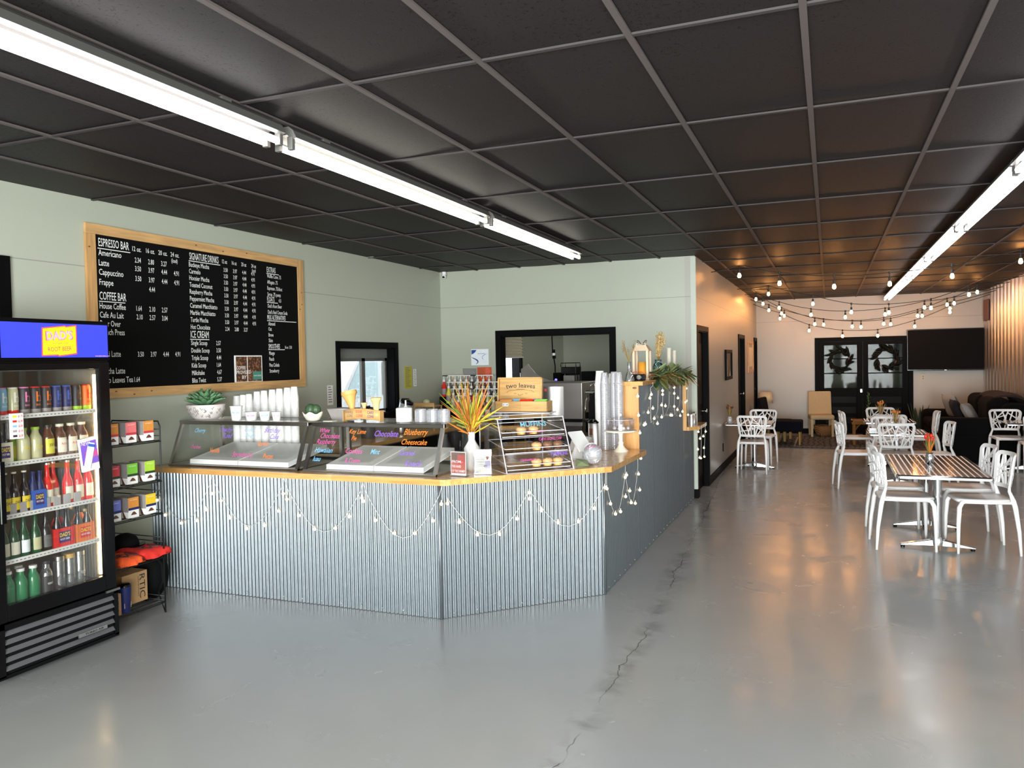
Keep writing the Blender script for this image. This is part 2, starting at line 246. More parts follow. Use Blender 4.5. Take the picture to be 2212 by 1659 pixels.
# ---------------------------------------------------------------- mesh builder
_TXT = {}
def text_geo(s, bold=.004):
    key = (s, bold)
    if key not in _TXT:
        cu = bpy.data.curves.new('t', 'FONT'); cu.body = s; cu.size = 1; cu.resolution_u = 2; cu.offset = bold
        ob = bpy.data.objects.new('t', cu); me = bpy.data.meshes.new_from_object(ob)
        vs = [tuple(v.co) for v in me.vertices]; fs = [tuple(p.vertices) for p in me.polygons]
        bpy.data.objects.remove(ob); bpy.data.meshes.remove(me); bpy.data.curves.remove(cu)
        xs = [v[0] for v in vs] or [0]
        _TXT[key] = (vs, fs, min(xs), max(xs))
    return _TXT[key]
class MB:
    def __init__(s): s.v = []; s.f = []; s.mi = []; s.sm = []; s.mats = []
    def add(s, vs, fs, m, smooth=False, M=None):
        o = len(s.v)
        if M is not None: vs = [tuple(M @ Vector(v)) for v in vs]
        s.v += [tuple(v) for v in vs]
        if m not in s.mats: s.mats.append(m)
        k = s.mats.index(m)
        for f in fs: s.f.append(tuple(i+o for i in f)); s.mi.append(k); s.sm.append(smooth)
        return s
    def box(s, x0, x1, y0, y1, z0, z1, m, M=None):
        vs = [(x,y,z) for x in (x0,x1) for y in (y0,y1) for z in (z0,z1)]
        return s.add(vs, [(0,1,3,2),(4,6,7,5),(0,4,5,1),(2,3,7,6),(0,2,6,4),(1,5,7,3)], m, False, M)
    def cbox(s, c, d, m, M=None):
        return s.box(c[0]-d[0]/2, c[0]+d[0]/2, c[1]-d[1]/2, c[1]+d[1]/2, c[2]-d[2]/2, c[2]+d[2]/2, m, M)
    def lathe(s, prof, m, c=(0,0,0), n=16, axis='z', M=None, cap=True):
        vs, fs = [], []
        for r, z in prof:
            for i in range(n):
                a = 2*PI*i/n; p = (r*math.cos(a), r*math.sin(a), z)
                if axis == 'x': p = (p[2], p[0], p[1])
                if axis == 'y': p = (p[0], p[2], -p[1])
                vs.append((p[0]+c[0], p[1]+c[1], p[2]+c[2]))
        for j in range(len(prof)-1):
            for i in range(n):
                a = j*n+i; b = j*n+(i+1)%n
                fs.append((a, b, b+n, a+n))
        s.add(vs, fs, m, True, M)
        if cap:
            for j, rev in ((0, True), (len(prof)-1, False)):
                if prof[j][0] > 1e-4:
                    ring = vs[j*n:(j+1)*n]; f = tuple(range(n))
                    s.add(ring, [f[::-1] if rev else f], m, False, M)
        return s
    def cyl(s, c, r, h, m, n=16, r2=None, axis='z', M=None):
        return s.lathe([(r, 0), (r if r2 is None else r2, h)], m, c, n, axis, M)
    def tube(s, pts, r, m, n=6, closed=False, M=None, cap=True):
        pts = [Vector(p) for p in pts]; k = len(pts); vs, fs = [], []
        rs = r if isinstance(r, (list, tuple)) else [r]*k
        up = Vector((0,0,1)); prev = None
        for i, p in enumerate(pts):
            if closed: d = pts[(i+1) % k]-pts[i-1]
            else: d = pts[min(i+1, k-1)]-pts[max(i-1, 0)]
            d = d.normalized() if d.length > 1e-9 else Vector((0,0,1))
            if prev is None:
                a = d.cross(up if abs(d.z) < .9 else Vector((1,0,0))).normalized()
            else:
                a = prev-d*prev.dot(d)
                a = a.normalized() if a.length > 1e-6 else d.cross(up if abs(d.z) < .9 else Vector((1,0,0))).normalized()
            prev = a; b = d.cross(a)
            for j in range(n):
                t = 2*PI*j/n; vs.append(p+rs[i]*(math.cos(t)*a+math.sin(t)*b))
        for i in range(k if closed else k-1):
            for j in range(n):
                a = i*n+j; b = i*n+(j+1) % n; c2 = ((i+1) % k)*n
                fs.append((a, b, c2+(j+1) % n, c2+j))
        if cap and not closed: fs += [tuple(range(n))[::-1], tuple((k-1)*n+j for j in range(n))]
        return s.add(vs, fs, m, n > 4, M)
    def bar(s, a, b, w, h, m, M=None):
        """square bar a-b, w across (horizontal), h the other way"""
        a, b = Vector(a), Vector(b); d = (b-a).normalized()
        sx = d.cross(Vector((0,0,1)) if abs(d.z) < .95 else Vector((0,1,0))).normalized(); sz = sx.cross(d)
        vs = [p+i*sx*w/2+j*sz*h/2 for p in (a, b) for i in (-1,1) for j in (-1,1)]
        return s.add(vs, [(0,1,3,2),(4,6,7,5),(0,4,5,1),(2,3,7,6),(0,2,6,4),(1,5,7,3)], m, False, M)
    def sphere(s, c, r, m, n=12, k=8, sc=(1,1,1), M=None):
        pr = [(r*math.sin(PI*j/k), -r*math.cos(PI*j/k)) for j in range(k+1)]
        vs, fs = [], []
        for q, z in pr:
            for i in range(n):
                a = 2*PI*i/n; vs.append((c[0]+q*math.cos(a)*sc[0], c[1]+q*math.sin(a)*sc[1], c[2]+z*sc[2]))
        for j in range(k):
            for i in range(n):
                a = j*n+i; b = j*n+(i+1) % n; fs.append((a, b, b+n, a+n))
        return s.add(vs, fs, m, True, M)
    def prism(s, poly, z0, z1, m, M=None, m2=None):
        k = len(poly); vs = [(x,y,z0) for x,y in poly]+[(x,y,z1) for x,y in poly]
        s.add(vs, [(i, (i+1) % k, k+(i+1) % k, k+i) for i in range(k)], m2 or m, False, M)
        return s.add(vs, [tuple(range(k))[::-1], tuple(range(k, 2*k))], m, False, M)
    def quad(s, a, b, c, d, m): return s.add([a,b,c,d], [(0,1,2,3)], m)
    def leaf(s, base, tip, w, m, up=(0,0,1), bend=0, seg=4, fold=.15):
        """pointed blade with thickness-free body but curved and folded along its rib"""
        a, b = Vector(base), Vector(tip); d = b-a; L = d.length
        if L < 1e-6: return s
        dn = d/L; side = dn.cross(Vector(up)); side = side.normalized() if side.length > 1e-3 else dn.cross(Vector((1,0,0))).normalized()
        nrm = side.cross(dn); vs, fs = [], []
        for i in range(seg+1):
            t = i/seg; ww = w/2*math.sin(PI*min(1, .12+t*.88))**.8 if i < seg else 0
            c = a+d*t+nrm*bend*L*math.sin(PI*t/2)*t
            vs += [c-side*ww+nrm*fold*ww, c, c+side*ww+nrm*fold*ww]
        for i in range(seg):
            o = i*3; fs += [(o,o+1,o+4,o+3),(o+1,o+2,o+5,o+4)]
        return s.add(vs, fs, m, True)
    def text(s, t, o, right, up, h, m, align='l', sx=1.0, fit=None, fn=None, shear=0, bold=.004):
        """lettering as flat mesh laid on a surface; h = cap height in metres"""
        vs, fs, x0, x1 = text_geo(t, bold); k = h/.69
        o, right, up = Vector(o), Vector(right), Vector(up)
        kx = k*sx
        if fit: kx = fit/max(1e-6, x1-x0)
        off = {'l': x0, 'c': (x0+x1)/2, 'r': x1}[align]
        out = []
        for v in vs:
            x, y = (v[0]-off)*kx, v[1]*k; x += shear*y
            out.append(fn(x, y) if fn else o+right*x+up*y)
        return s.add(out, fs, m)
    def build(s, name, parent=None, loc=(0,0,0), rz=0, bevel=0, seg=2, solid=0, sub=0, world=False):
        me = bpy.data.meshes.new(name); off = Vector((0,0,0))
        if world: off = Vector(parent['_w']) if parent is not None else Vector(loc)
        vs = [(v[0]-off[0], v[1]-off[1], v[2]-off[2]) for v in s.v] if world else s.v
        me.from_pydata(vs, [], s.f)
        for m in s.mats: me.materials.append(MATS[m])
        me.polygons.foreach_set('material_index', s.mi); me.polygons.foreach_set('use_smooth', s.sm); me.update()
        o = bpy.data.objects.new(name, me); COL.objects.link(o)
        if parent is not None:
            o.parent = parent; o['_w'] = list(off)
        else:
            o.location = loc; o.rotation_euler = (0,0,rz); o['_w'] = list(loc)
        if bevel:
            b = o.modifiers.new('bevel', 'BEVEL'); b.width = bevel; b.segments = seg; b.limit_method = 'ANGLE'
        if solid:
            b = o.modifiers.new('solid', 'SOLIDIFY'); b.thickness = solid; b.offset = 0
        if sub:
            b = o.modifiers.new('sub', 'SUBSURF'); b.levels = sub; b.render_levels = sub
        return o
def tag(o, label=None, cat=None, group=None, kind=None):
    if label: o['label'] = label
    if cat: o['category'] = cat
    if group: o['group'] = group
    if kind: o['kind'] = kind
    return o
def thing(name, label, cat, loc=(0,0,0), rz=0, group=None):
    o = bpy.data.objects.new(name, None); COL.objects.link(o); o.empty_display_size = .1
    o.location = loc; o.rotation_euler = (0,0,rz); o['_w'] = list(loc)
    return tag(o, label, cat, group)
def solo(name, mb, label, cat, loc=(0,0,0), rz=0, group=None, world=True, **k):
    return tag(mb.build(name, None, loc, rz, world=world, **k), label, cat, group)
def struct(name, mb, **k):
    return tag(mb.build(name, None, (0,0,0), **k), kind='structure')
KIDS = {}
def copy_thing(root, loc, rz=None, label=None, group=None, scale=None):
    def kids(o): return [c for c in bpy.data.objects if c.parent == o]
    def cp(o, par):
        c = o.copy(); COL.objects.link(c)
        if par is not None: c.parent = par
        if o.name not in KIDS: KIDS[o.name] = kids(o)
        for ch in KIDS[o.name]: cp(ch, c)
        return c
    r = cp(root, None); r.location = loc
    if rz is not None: r.rotation_euler = (0,0,rz)
    if scale is not None: r.scale = scale
    return tag(r, label, None, group)
ORD = ['first','second','third','fourth','fifth','sixth','seventh','eighth','ninth','tenth','eleventh','twelfth','thirteenth','fourteenth']
# ================================================================ the room
XL, XH, XR, YB, YF, YS, ZC = -4.907, -1.487, 2.896, 9.583, 18.15, -2.6, 2.923
YR = 14.9
mb = MB(); mb.box(XL-.12, XR+.12, YS-.12, YF+.12, -.1, 0, 'painted_concrete'); struct('floor', mb)
# suspended ceiling: every lay-in tile sags and tilts a little
GX, GY = -1.2967, 2.9266
xs = [GX+.61*k for k in range(-6, 8)]; ys = [GY+1.2168*k for k in range(-5, 14)]
mb = MB()
for i in range(len(xs)-1):
    for j in range(len(ys)-1):
        x0, x1, y0, y1 = xs[i], xs[i+1], ys[j], ys[j+1]
        x0, x1, y0, y1 = max(x0, XL-.1), min(x1, XR+.1), max(y0, YS-.1), min(y1, YF+.1)
        if x1-x0 < .02 or y1-y0 < .02: continue
        z = [ZC+R.uniform(-.0015, .003) for _ in range(4)]; sag = R.uniform(.002, .008)
        n = 6; vs, fs = [], []
        for a in range(n+1):
            for b in range(n+1):
                u, v = a/n, b/n
                zz = z[0]*(1-u)*(1-v)+z[1]*u*(1-v)+z[2]*u*v+z[3]*(1-u)*v-sag*math.sin(PI*u)*math.sin(PI*v)
                vs.append((x0+(x1-x0)*u, y0+(y1-y0)*v, zz))
        for a in range(n):
            for b in range(n):
                o = a*(n+1)+b; fs.append((o, o+1, o+n+2, o+n+1))
        mb.add(vs, fs, 'ceiling_tile_black', True)
mb.box(XL-.12, XR+.12, YS-.12, YF+.12, ZC+.05, ZC+.15, 'black_matte')
struct('ceiling', mb)
mb = MB()
for x in xs:
    if XL < x < XR: mb.box(x-.013, x+.013, YS, YF, ZC-.012, ZC-.003, 'tbar')
struct('trim_1', mb)
mb = MB()
for y in ys:
    if YS < y < YF: mb.box(XL, XR, y-.011, y+.011, ZC-.0105, ZC-.002, 'tbar_cross')
struct('trim_2', mb)
def wall(name, axis, pos, thick, lo, hi, holes, m, m_in=None):
    """wall in the plane axis=pos, thickness away from the room, rectangular openings (a0,a1,z0,z1)"""
    mb = MB(); cuts = sorted(set([lo, hi]+[h[0] for h in holes]+[h[1] for h in holes]))
    for a0, a1 in zip(cuts, cuts[1:]):
        hs = [h for h in holes if h[0] <= a0+1e-6 and h[1] >= a1-1e-6]
        segs = [(0, ZC)] if not hs else [(0, hs[0][2]), (hs[0][3], ZC)]
        for z0, z1 in segs:
            if z1-z0 < .005: continue
            p0, p1 = sorted((pos, pos+thick))
            if axis == 'x': mb.box(p0, p1, a0, a1, z0, z1, m)
            else: mb.box(a0, a1, p0, p1, z0, z1, m)
    return struct(name, mb)
W1 = (7.165, 8.33, 1.10, 1.885); W2 = (2.1, 3.42, 1.15, 2.36); W3 = (11.74, 12.5, 1.0, 2.13)
wall('wall_left', 'x', XL, -.14, YS-.12, YR, [W2, W1, W3], 'sage_wall')
PT = (-4.02, -2.54, 1.0, 2.027)
wall('wall_back', 'y', YB, .12, XL, XH-.12, [PT], 'sage_wall')
D1 = (9.70, 10.52, 0, 2.03); D2 = (14.42, 15.33, 0, 2.03); D3 = (17.50, 18.08, 0, 2.03)
wall('wall_hall', 'x', XH, -.12, YB, YF, [D1, D2, D3], 'far_wall')
DD = (-.21, 1.54, 0, 1.99)
wall('wall_far', 'y', YF, .12, XH-.12, XR+.12, [DD], 'far_wall')
wall('wall_kitchen', 'y', YR, .12, XL, XH-.12, [], 'sage_wall')
wall('wall_front', 'y', YS, -.12, XL-.12, XR+.12, [(-2.0, .2, .12, 2.55), (.5, 2.7, .12, 2.55)], 'far_wall')
wall('wall_right', 'x', XR, .12, YS-.12, YF+.12, [], 'sage_wall')
# ribbed metal cladding on the far half of the right wall
mb = MB(); vs, fs = [], []; n = int((YF-5.0)/.305*10)
for i in range(n+1):
    y = 5.0+(YF-5.0)*i/n; ph = (y-5.0)/.305 % 1
    d = .006+.026*max(0, min(1, (.30-abs(ph-.5))*7))
    vs += [(XR-d, y, 0), (XR-d, y, ZC)]
for i in range(n): fs.append((2*i, 2*i+1, 2*i+3, 2*i+2))
mb.add(vs, fs, 'galv_far', False); struct('wall_cladding', mb)
def casing(name, axis, pos, a0, a1, z0, z1, w, depth, m='black_trim', sill=True, jamb=.14):
    """flat trim boards round an opening plus the reveal"""
    mb = MB()
    def bx(p0, p1, b0, b1, c0, c1):
        p0, p1 = sorted((p0, p1))
        if axis == 'x': mb.box(p0, p1, b0, b1, c0, c1, m)
        else: mb.box(b0, b1, p0, p1, c0, c1, m)
    s = depth
    bx(pos, pos+s, a0-w, a1+w, z1, z1+w)
    bx(pos, pos+s, a0-w, a0, z0, z1); bx(pos, pos+s, a1, a1+w, z0, z1)
    if sill: bx(pos, pos+s*1.6, a0-w, a1+w, z0-w, z0)
    j = -jamb if s > 0 else jamb
    t = .012
    bx(pos, pos+j, a0, a0+t, z0, z1); bx(pos, pos+j, a1-t, a1, z0, z1); bx(pos, pos+j, a0, a1, z1-t, z1)
    if sill: bx(pos, pos+j, a0, a1, z0, z0+t)
    return mb
# window_1: the sliding serving window in the left wall
w1 = tag(casing('window_1', 'x', XL, *W1, .065, .018).build('window_1'), kind='structure')
mb = MB(); mb.box(XL-.13, XL-.10, W1[0], W1[1], 1.765, 1.885, 'cabinet_grey')
x = XL-.125
for y0, y1 in ((7.19, 7.80), (7.80, 8.31)):
    for a, b, c, d in ((y0, y0+.035, 1.12, 1.765), (y1-.035, y1, 1.12, 1.765), (y0, y1, 1.73, 1.765), (y0, y1, 1.12, 1.155)):
        mb.box(x-.012, x+.02, a, b, c, d, 'fixture_white')
mb.build('window_frame', w1)
mb = MB(); mb.box(x, x+.004, 7.22, 8.29, 1.15, 1.735, 'window_glass'); mb.build('glass', w1)
w2 = tag(casing('window_2', 'x', XL, *W2, .08, .02).build('window_2'), kind='structure')
mb = MB(); mb.box(XL-.1, XL-.095, W2[0], W2[1], W2[2], W2[3], 'window_glass'); mb.build('glass', w2)
w3 = tag(casing('window_3', 'x', XL, *W3, .09, .02).build('window_3'), kind='structure')
mb = MB(); mb.box(XL-.1, XL-.095, W3[0], W3[1], W3[2], W3[3], 'window_glass'); mb.build('glass', w3)
# pass-through opening to the kitchen
w4 = tag(casing('window_4', 'y', YB, *PT, .075, -.02, jamb=.12).build('window_4'), kind='structure')
for k, (a, b) in enumerate(((-2.0, .2), (.5, 2.7))):
    mb = casing('w', 'y', YS, a, b, .12, 2.55, .07, .02)
    o = tag(mb.build('window_%d' % (5+k)), kind='structure')
    mb = MB(); mb.box(a, b, YS-.08, YS-.075, .12, 2.55, 'window_glass'); mb.build('glass', o)
    mb = MB(); mb.box((a+b)/2-.02, (a+b)/2+.02, YS-.1, YS-.05, .12, 2.55, 'black_trim'); mb.build('mullion', o)
# hall doors: black slabs set back in black casings
for k, (a0, a1, z0, z1) in enumerate((D1, D2, D3)):
    mb = casing('d', 'x', XH, a0, a1, z0, z1, .065, .018, sill=False, jamb=.12)
    o = tag(mb.build('door_%d' % (k+1)), kind='structure')
    mb = MB(); mb.box(XH-.095, XH-.055, a0+.014, a1-.014, .01, z1-.014, 'black_trim')
    for q in ((.18, .95), (1.1, 1.88)):
        mb.box(XH-.055, XH-.049, a0+.12, a1-.12, q[0], q[1], 'dark_cabinet')
    mb.build('door_panel', o, bevel=.004)
    mb = MB(); yy = a1-.09 if k < 2 else a0+.09
    mb.cyl((XH-.055, yy, 1.0), .03, .012, 'chrome', axis='x'); mb.cyl((XH-.045, yy, 1.0), .011, .03, 'chrome', axis='x')
    mb.sphere((XH-.005, yy, 1.0), .028, 'chrome', sc=(.7,1,1)); mb.build('door_knob', o)
# double doors in the far wall
o = tag(casing('d', 'y', YF, *DD, .075, -.02, sill=False, jamb=.12).build('door_4'), kind='structure')
for side, (a, b) in enumerate(((DD[0]+.014, .66), (.67, DD[1]-.014))):
    mb = MB(); y0, y1 = YF+.03, YF+.07
    g0, g1 = a+.10, b-.11
    mb.box(a, g0, y0, y1, .01, 1.97, 'black_trim'); mb.box(g1, b, y0, y1, .01, 1.97, 'black_trim')
    mb.box(g0, g1, y0, y1, 1.90, 1.97, 'black_trim'); mb.box(g0, g1, y0, y1, .01, .98, 'black_trim')
    for q in (.22, .44, .66): mb.box(g0+.02, g1-.02, y0-.008, y0, q, q+.14, 'dark_cabinet')
    for zz in (1.285, 1.595): mb.box(g0, g1, y0+.004, y1-.004, zz, zz+.022, 'black_trim')
    dd = mb.build('door_leaf', o, bevel=.003)
    mb = MB(); mb.box(g0, g1, y0+.018, y0+.022, .98, 1.90, 'door_glass'); mb.build('glass', dd)
    if side == 0:
        mb = MB(); mb.cyl((b-.03, y0-.03, .92), .032, .03, 'chrome', axis='y'); mb.tube([(b-.055, y0-.04, .9), (b-.055, y0-.055, .96), (b-.01, y0-.055, .96), (b-.005, y0-.04, .9)], .009, 'chrome'); mb.build('door_handle', dd)
# plain room behind the glazed doors
mb = MB(); mb.box(-1.4, 2.9, YF+2.4, YF+2.5, 0, ZC, 'sage_wall'); mb.box(-1.5, -1.4, YF+.12, YF+2.5, 0, ZC, 'sage_wall'); mb.box(2.9, 3.0, YF+.12, YF+2.5, 0, ZC, 'sage_wall')
mb.box(-1.5, 3, YF+.12, YF+2.5, -.1, 0, 'painted_concrete'); mb.box(-1.5, 3, YF+.12, YF+2.5, ZC, ZC+.1, 'far_wall'); struct('wall_beyond', mb)
# baseboards
mb = MB()
for a, b in ((YB, D1[0]-.065), (D1[1]+.065, D2[0]-.065), (D2[1]+.065, D3[0]-.065)): mb.box(XH, XH+.014, a, b, 0, .11, 'black_trim')
struct('baseboard_hall', mb)
mb = MB(); mb.box(XH, DD[0]-.075, YF-.014, YF, 0, .11, 'black_trim'); mb.box(DD[1]+.075, XR-.04, YF-.014, YF, 0, .11, 'black_trim'); struct('baseboard_far', mb)
mb = MB(); mb.box(XL, XL+.014, YS, 9.58, 0, .10, 'black_trim'); struct('baseboard_left', mb)
# painted corner post where the back wall meets the hall
mb = MB(); mb.box(XH-.05, XH+.012, YB-.012, YB+.04, .11, ZC-.015, 'corner_paint'); mb.box(XH-.055, XH+.018, YB-.018, YB+.05, 0, .11, 'black_trim'); struct('trim_3', mb)
mb = MB(); mb.box(XH-.16, XH+.002, YF-.0, YF, 0, .01, 'black_trim')
# outside the serving window: pavement, brick return and a parked white van
mb = MB(); mb.box(-26, XL-.16, -8, 40, -.14, -.02, 'trim_white'); struct('ground', mb)
mb = MB(); mb.box(-26, 26, -16, YS-.14, -.14, -.02, 'trim_white'); struct('ground_front', mb)
t = thing('van', 'white van parked outside the serving window', 'van', (-8.4, 12.6, 0))
mb = MB(); prof = [(-2.2,.35),(-2.25,.95),(-1.6,1.1),(-.95,1.85),(2.4,1.9),(2.45,.35)]
mb.prism([(a, b) for a, b in prof], -.85, .85, 'car_white', M=Matrix.Translation((-8.4,12.6,0)) @ Matrix.Rotation(0,4,'Z') @ Matrix(((0,0,1,0),(1,0,0,0),(0,1,0,0),(0,0,0,1))))
mb.build('body', t, world=True, bevel=.05)
mb = MB(); mb.quad((-7.542,11.15,1.12),(-7.542,12.2,1.12),(-7.542,12.2,1.72),(-7.542,11.62,1.72),'van_glass'); mb.quad((-7.542,12.35,1.12),(-7.542,13.6,1.12),(-7.542,13.6,1.72),(-7.542,12.35,1.72),'note_grey'); mb.build('side_window', t, world=True)
for yy in (11.1, 14.3):
    mb = MB(); mb.cyl((-7.68, yy, .33), .33, .2, 'black_matte', 20, axis='x'); mb.cyl((-7.49, yy, .33), .18, .02, 'steel', 20, axis='x'); mb.build('wheel', t, world=True)
mb = MB(); mb.box(-6.4, -6.1, 10.56, 11.3, 0, 2.6, 'brick'); solo('brick_pier', mb, 'red brick pier outside, at the right of the serving window', 'pier', (-6.2, 10.9, 0))
# ================================================================ fluorescent strip fixtures
def strip(x, y0, y1, mat, z=2.80, label=''):
    t = thing('strip_light', label, 'ceiling light', (x, y0, z), 0, 'fluorescent strip lights')
    mb = MB(); L = y1-y0; prof = [(-.075,.035),(-.055,.075),(-.03,.095),(.03,.095),(.055,.075),(.075,.035),(.045,.030),(.02,.055),(-.02,.055),(-.045,.030)]
    mb.add([(a, .01, b) for a, b in prof]+[(a, L-.01, b) for a, b in prof], [(i, (i+1) % 10, 10+(i+1) % 10, 10+i) for i in range(10)]+[tuple(range(10)), tuple(range(10, 20))[::-1]], 'fixture_white')
    mb.build('housing', t)
    for s in (-1, 1):
        mb = MB(); mb.cyl((s*.038, .035, 0), .0165, L-.07, mat, 14, axis='y'); mb.build('tube', t)
        for yy in (.004, L-.03):
            mb = MB(); mb.box(s*.038-.016, s*.038+.016, yy, yy+.026, -.022, .045, 'fixture_white'); mb.build('lamp_holder', t, bevel=.004)
    for yy in (.35, L-.35): mb = MB(); mb.box(-.02, .02, yy-.03, yy+.03, .093, .111, 'fixture_white'); mb.build('ceiling_clip', t)
    return t
for k, (a, b, m, lb) in enumerate(((.78, 3.18, 'tube_cold', 'long twin-tube strip light over the drinks cooler, nearest of the left row'), (3.24, 5.68, 'tube_warm', 'long twin-tube strip light over the counter, middle of the left row'), (5.74, 8.15, 'tube_warm', 'long twin-tube strip light at the far end of the left row'))):
    strip(-2.52, a, b, m, label=lb)
lbs = ['at the right picture edge, nearest of the right row', 'second of the right row from the near end', 'third of the right row from the near end', 'fourth of the right row from the near end', 'farthest of the right row, above the black television']
for k in range(7):
    y0 = 5.62+2.42*(k-2)
    strip(1.1, y0, y0+2.40, 'tube_cold', label='twin-tube strip light '+(lbs[k-2] if k > 1 else ('overhead beyond the top right of the picture' if k else 'overhead beside the front windows')))
strip(-3.2, 11.6, 14.0, 'tube_warm', label='added unseen twin-tube strip light brightening the kitchen behind the wall opening')  # out of sight, added to brighten the dark kitchen seen through the opening
t = thing('security_camera', 'small white camera high in the corner of the two green walls', 'camera', (-4.8, 9.5, 2.86))
mb = MB(); mb.cyl((-4.8, 9.5, 2.87), .03, .045, 'white_plastic'); mb.build('mount', t, world=True)
mb = MB(); mb.sphere((-4.8, 9.49, 2.85), .032, 'white_plastic'); mb.cyl((-4.79, 9.45, 2.84), .014, .03, 'black_gloss', axis='y'); mb.build('dome', t, world=True)
# ================================================================ service counter
CT = .936
C0, C1, C2, C3 = (XL+.003, 4.601), (-2.394, 4.601), (-1.523, 5.472), (-1.523, YB-.055)
def corr(name, a, b, z0, z1, parent, out, top=None, pitch=.0318, amp=.0062):
    """fine corrugated sheet from a to b in plan, lapped every 0.66 m; top(s) may vary the upper edge"""
    ax, ay = a; bx, by = b; L = math.hypot(bx-ax, by-ay); dx, dy = (bx-ax)/L, (by-ay)/L; nx, ny = dy*out, -dx*out
    n = int(L/pitch*8); vs, fs = [], []
    for i in range(n+1):
        s = L*i/n; lap = (s % .66)/.66*.0012
        d = amp*(math.cos(2*PI*s/pitch)+1)+lap
        p = (ax+dx*s+nx*d, ay+dy*s+ny*d)
        vs += [(*p, z0), (*p, top(s) if top else z1)]
    for i in range(n): fs.append((2*i, 2*i+1, 2*i+3, 2*i+2))
    mb = MB(); mb.add(vs, fs, 'galvanised', True)
    # screw heads along the foot
    for k in range(int(L/.165)):
        s = .08+k*.165; p = (ax+dx*s+nx*(amp*2+.003), ay+dy*s+ny*(amp*2+.003), z0+.03)
        mb.sphere(p, .0045, 'steel_bright', 6, 4)
    return mb.build(name, parent, world=True)
t = thing('service_counter', 'service counter clad in corrugated metal, wrapping the serving area', 'counter', (-3, 5, 0))
mb = MB(); mb.prism([(C0[0], 4.62), (-2.402, 4.62), (-1.542, 5.48), (-1.542, 6.56), (-1.60, 6.56), (-1.60, 5.52), (-2.42, 4.68), (C0[0], 4.68)], .0, CT-.04, 'dark_wood'); mb.build('carcass', t, world=True)
corr('corrugated_panel', C0, C1, .003, CT-.042, t, 1)
corr('corrugated_panel', C1, C2, .003, CT-.042, t, 1)
corr('corrugated_panel', C2, (C2[0], 6.55), .003, CT-.042, t, 1)
mb = MB(); mb.tube([(-2.392,4.590,.0),(-2.392,4.590,CT-.042)], .012, 'galvanised', 8); mb.build('corner_bead', t, world=True)
mb = MB(); mb.tube([(-1.514,5.47,.0),(-1.514,5.47,CT-.042)], .010, 'galvanised', 8); mb.build('corner_bead', t, world=True)
mb = MB(); mb.prism([(XL+.002, 4.56), (-2.335, 4.56), (-1.445, 5.445), (-1.425, 6.50), (-1.50, 6.551), (-1.665, 6.551), (-1.665, 6.85), (-2.2, 6.85), (-2.2, 6.2), (-2.95, 5.62), (XL+.002, 5.62)], CT-.04, CT, 'butcher')
solo('countertop', mb, 'butcher block countertop with an angled corner on the corrugated counter', 'countertop', (-3, 5, CT-.04), bevel=.004)
# raised bar section
t = thing('raised_bar', 'tall corrugated bar divider with pine end boards beside the hallway', 'bar', (-1.57, 7.7, 0))
BZ = 1.475
mb = MB(); mb.box(-1.64, -1.535, 6.58, 8.80, 0, BZ, 'dark_wood'); mb.build('carcass', t, world=True)
corr('corrugated_panel', (C2[0], 6.552), (C2[0], 8.84), .003, BZ, t, 1)
corr('corrugated_panel', (C2[0], 8.84), C3, .003, .885, t, 1)
mb = MB(); mb.box(-1.655, -1.497, 6.553, 6.578, CT, BZ, 'pine_v'); mb.sphere((-1.53, 6.551, 1.455), .012, 'knot', 10, 6, (1.6,.2,.7)); mb.sphere((-1.585, 6.552, 1.10), .007, 'knot', 8, 5, (.6,.2,2)); mb.build('end_board', t, world=True)
mb = MB(); mb.box(-1.64, -1.475, 8.80, 8.84, .89, BZ, 'pine_v'); mb.build('end_board', t, world=True)
mb = MB(); mb.box(-1.70, -1.455, 6.53, 8.88, BZ, BZ+.035, 'butcher_y'); mb.build('top_board', t, world=True, bevel=.003)
mb = MB(); mb.prism([(-1.9, 8.84), (-1.455, 8.84), (-1.36, 9.0), (-1.36, YB-.03), (-1.9, YB-.03)], .885, .925, 'butcher_y'); mb.build('ledge', t, world=True, bevel=.003)
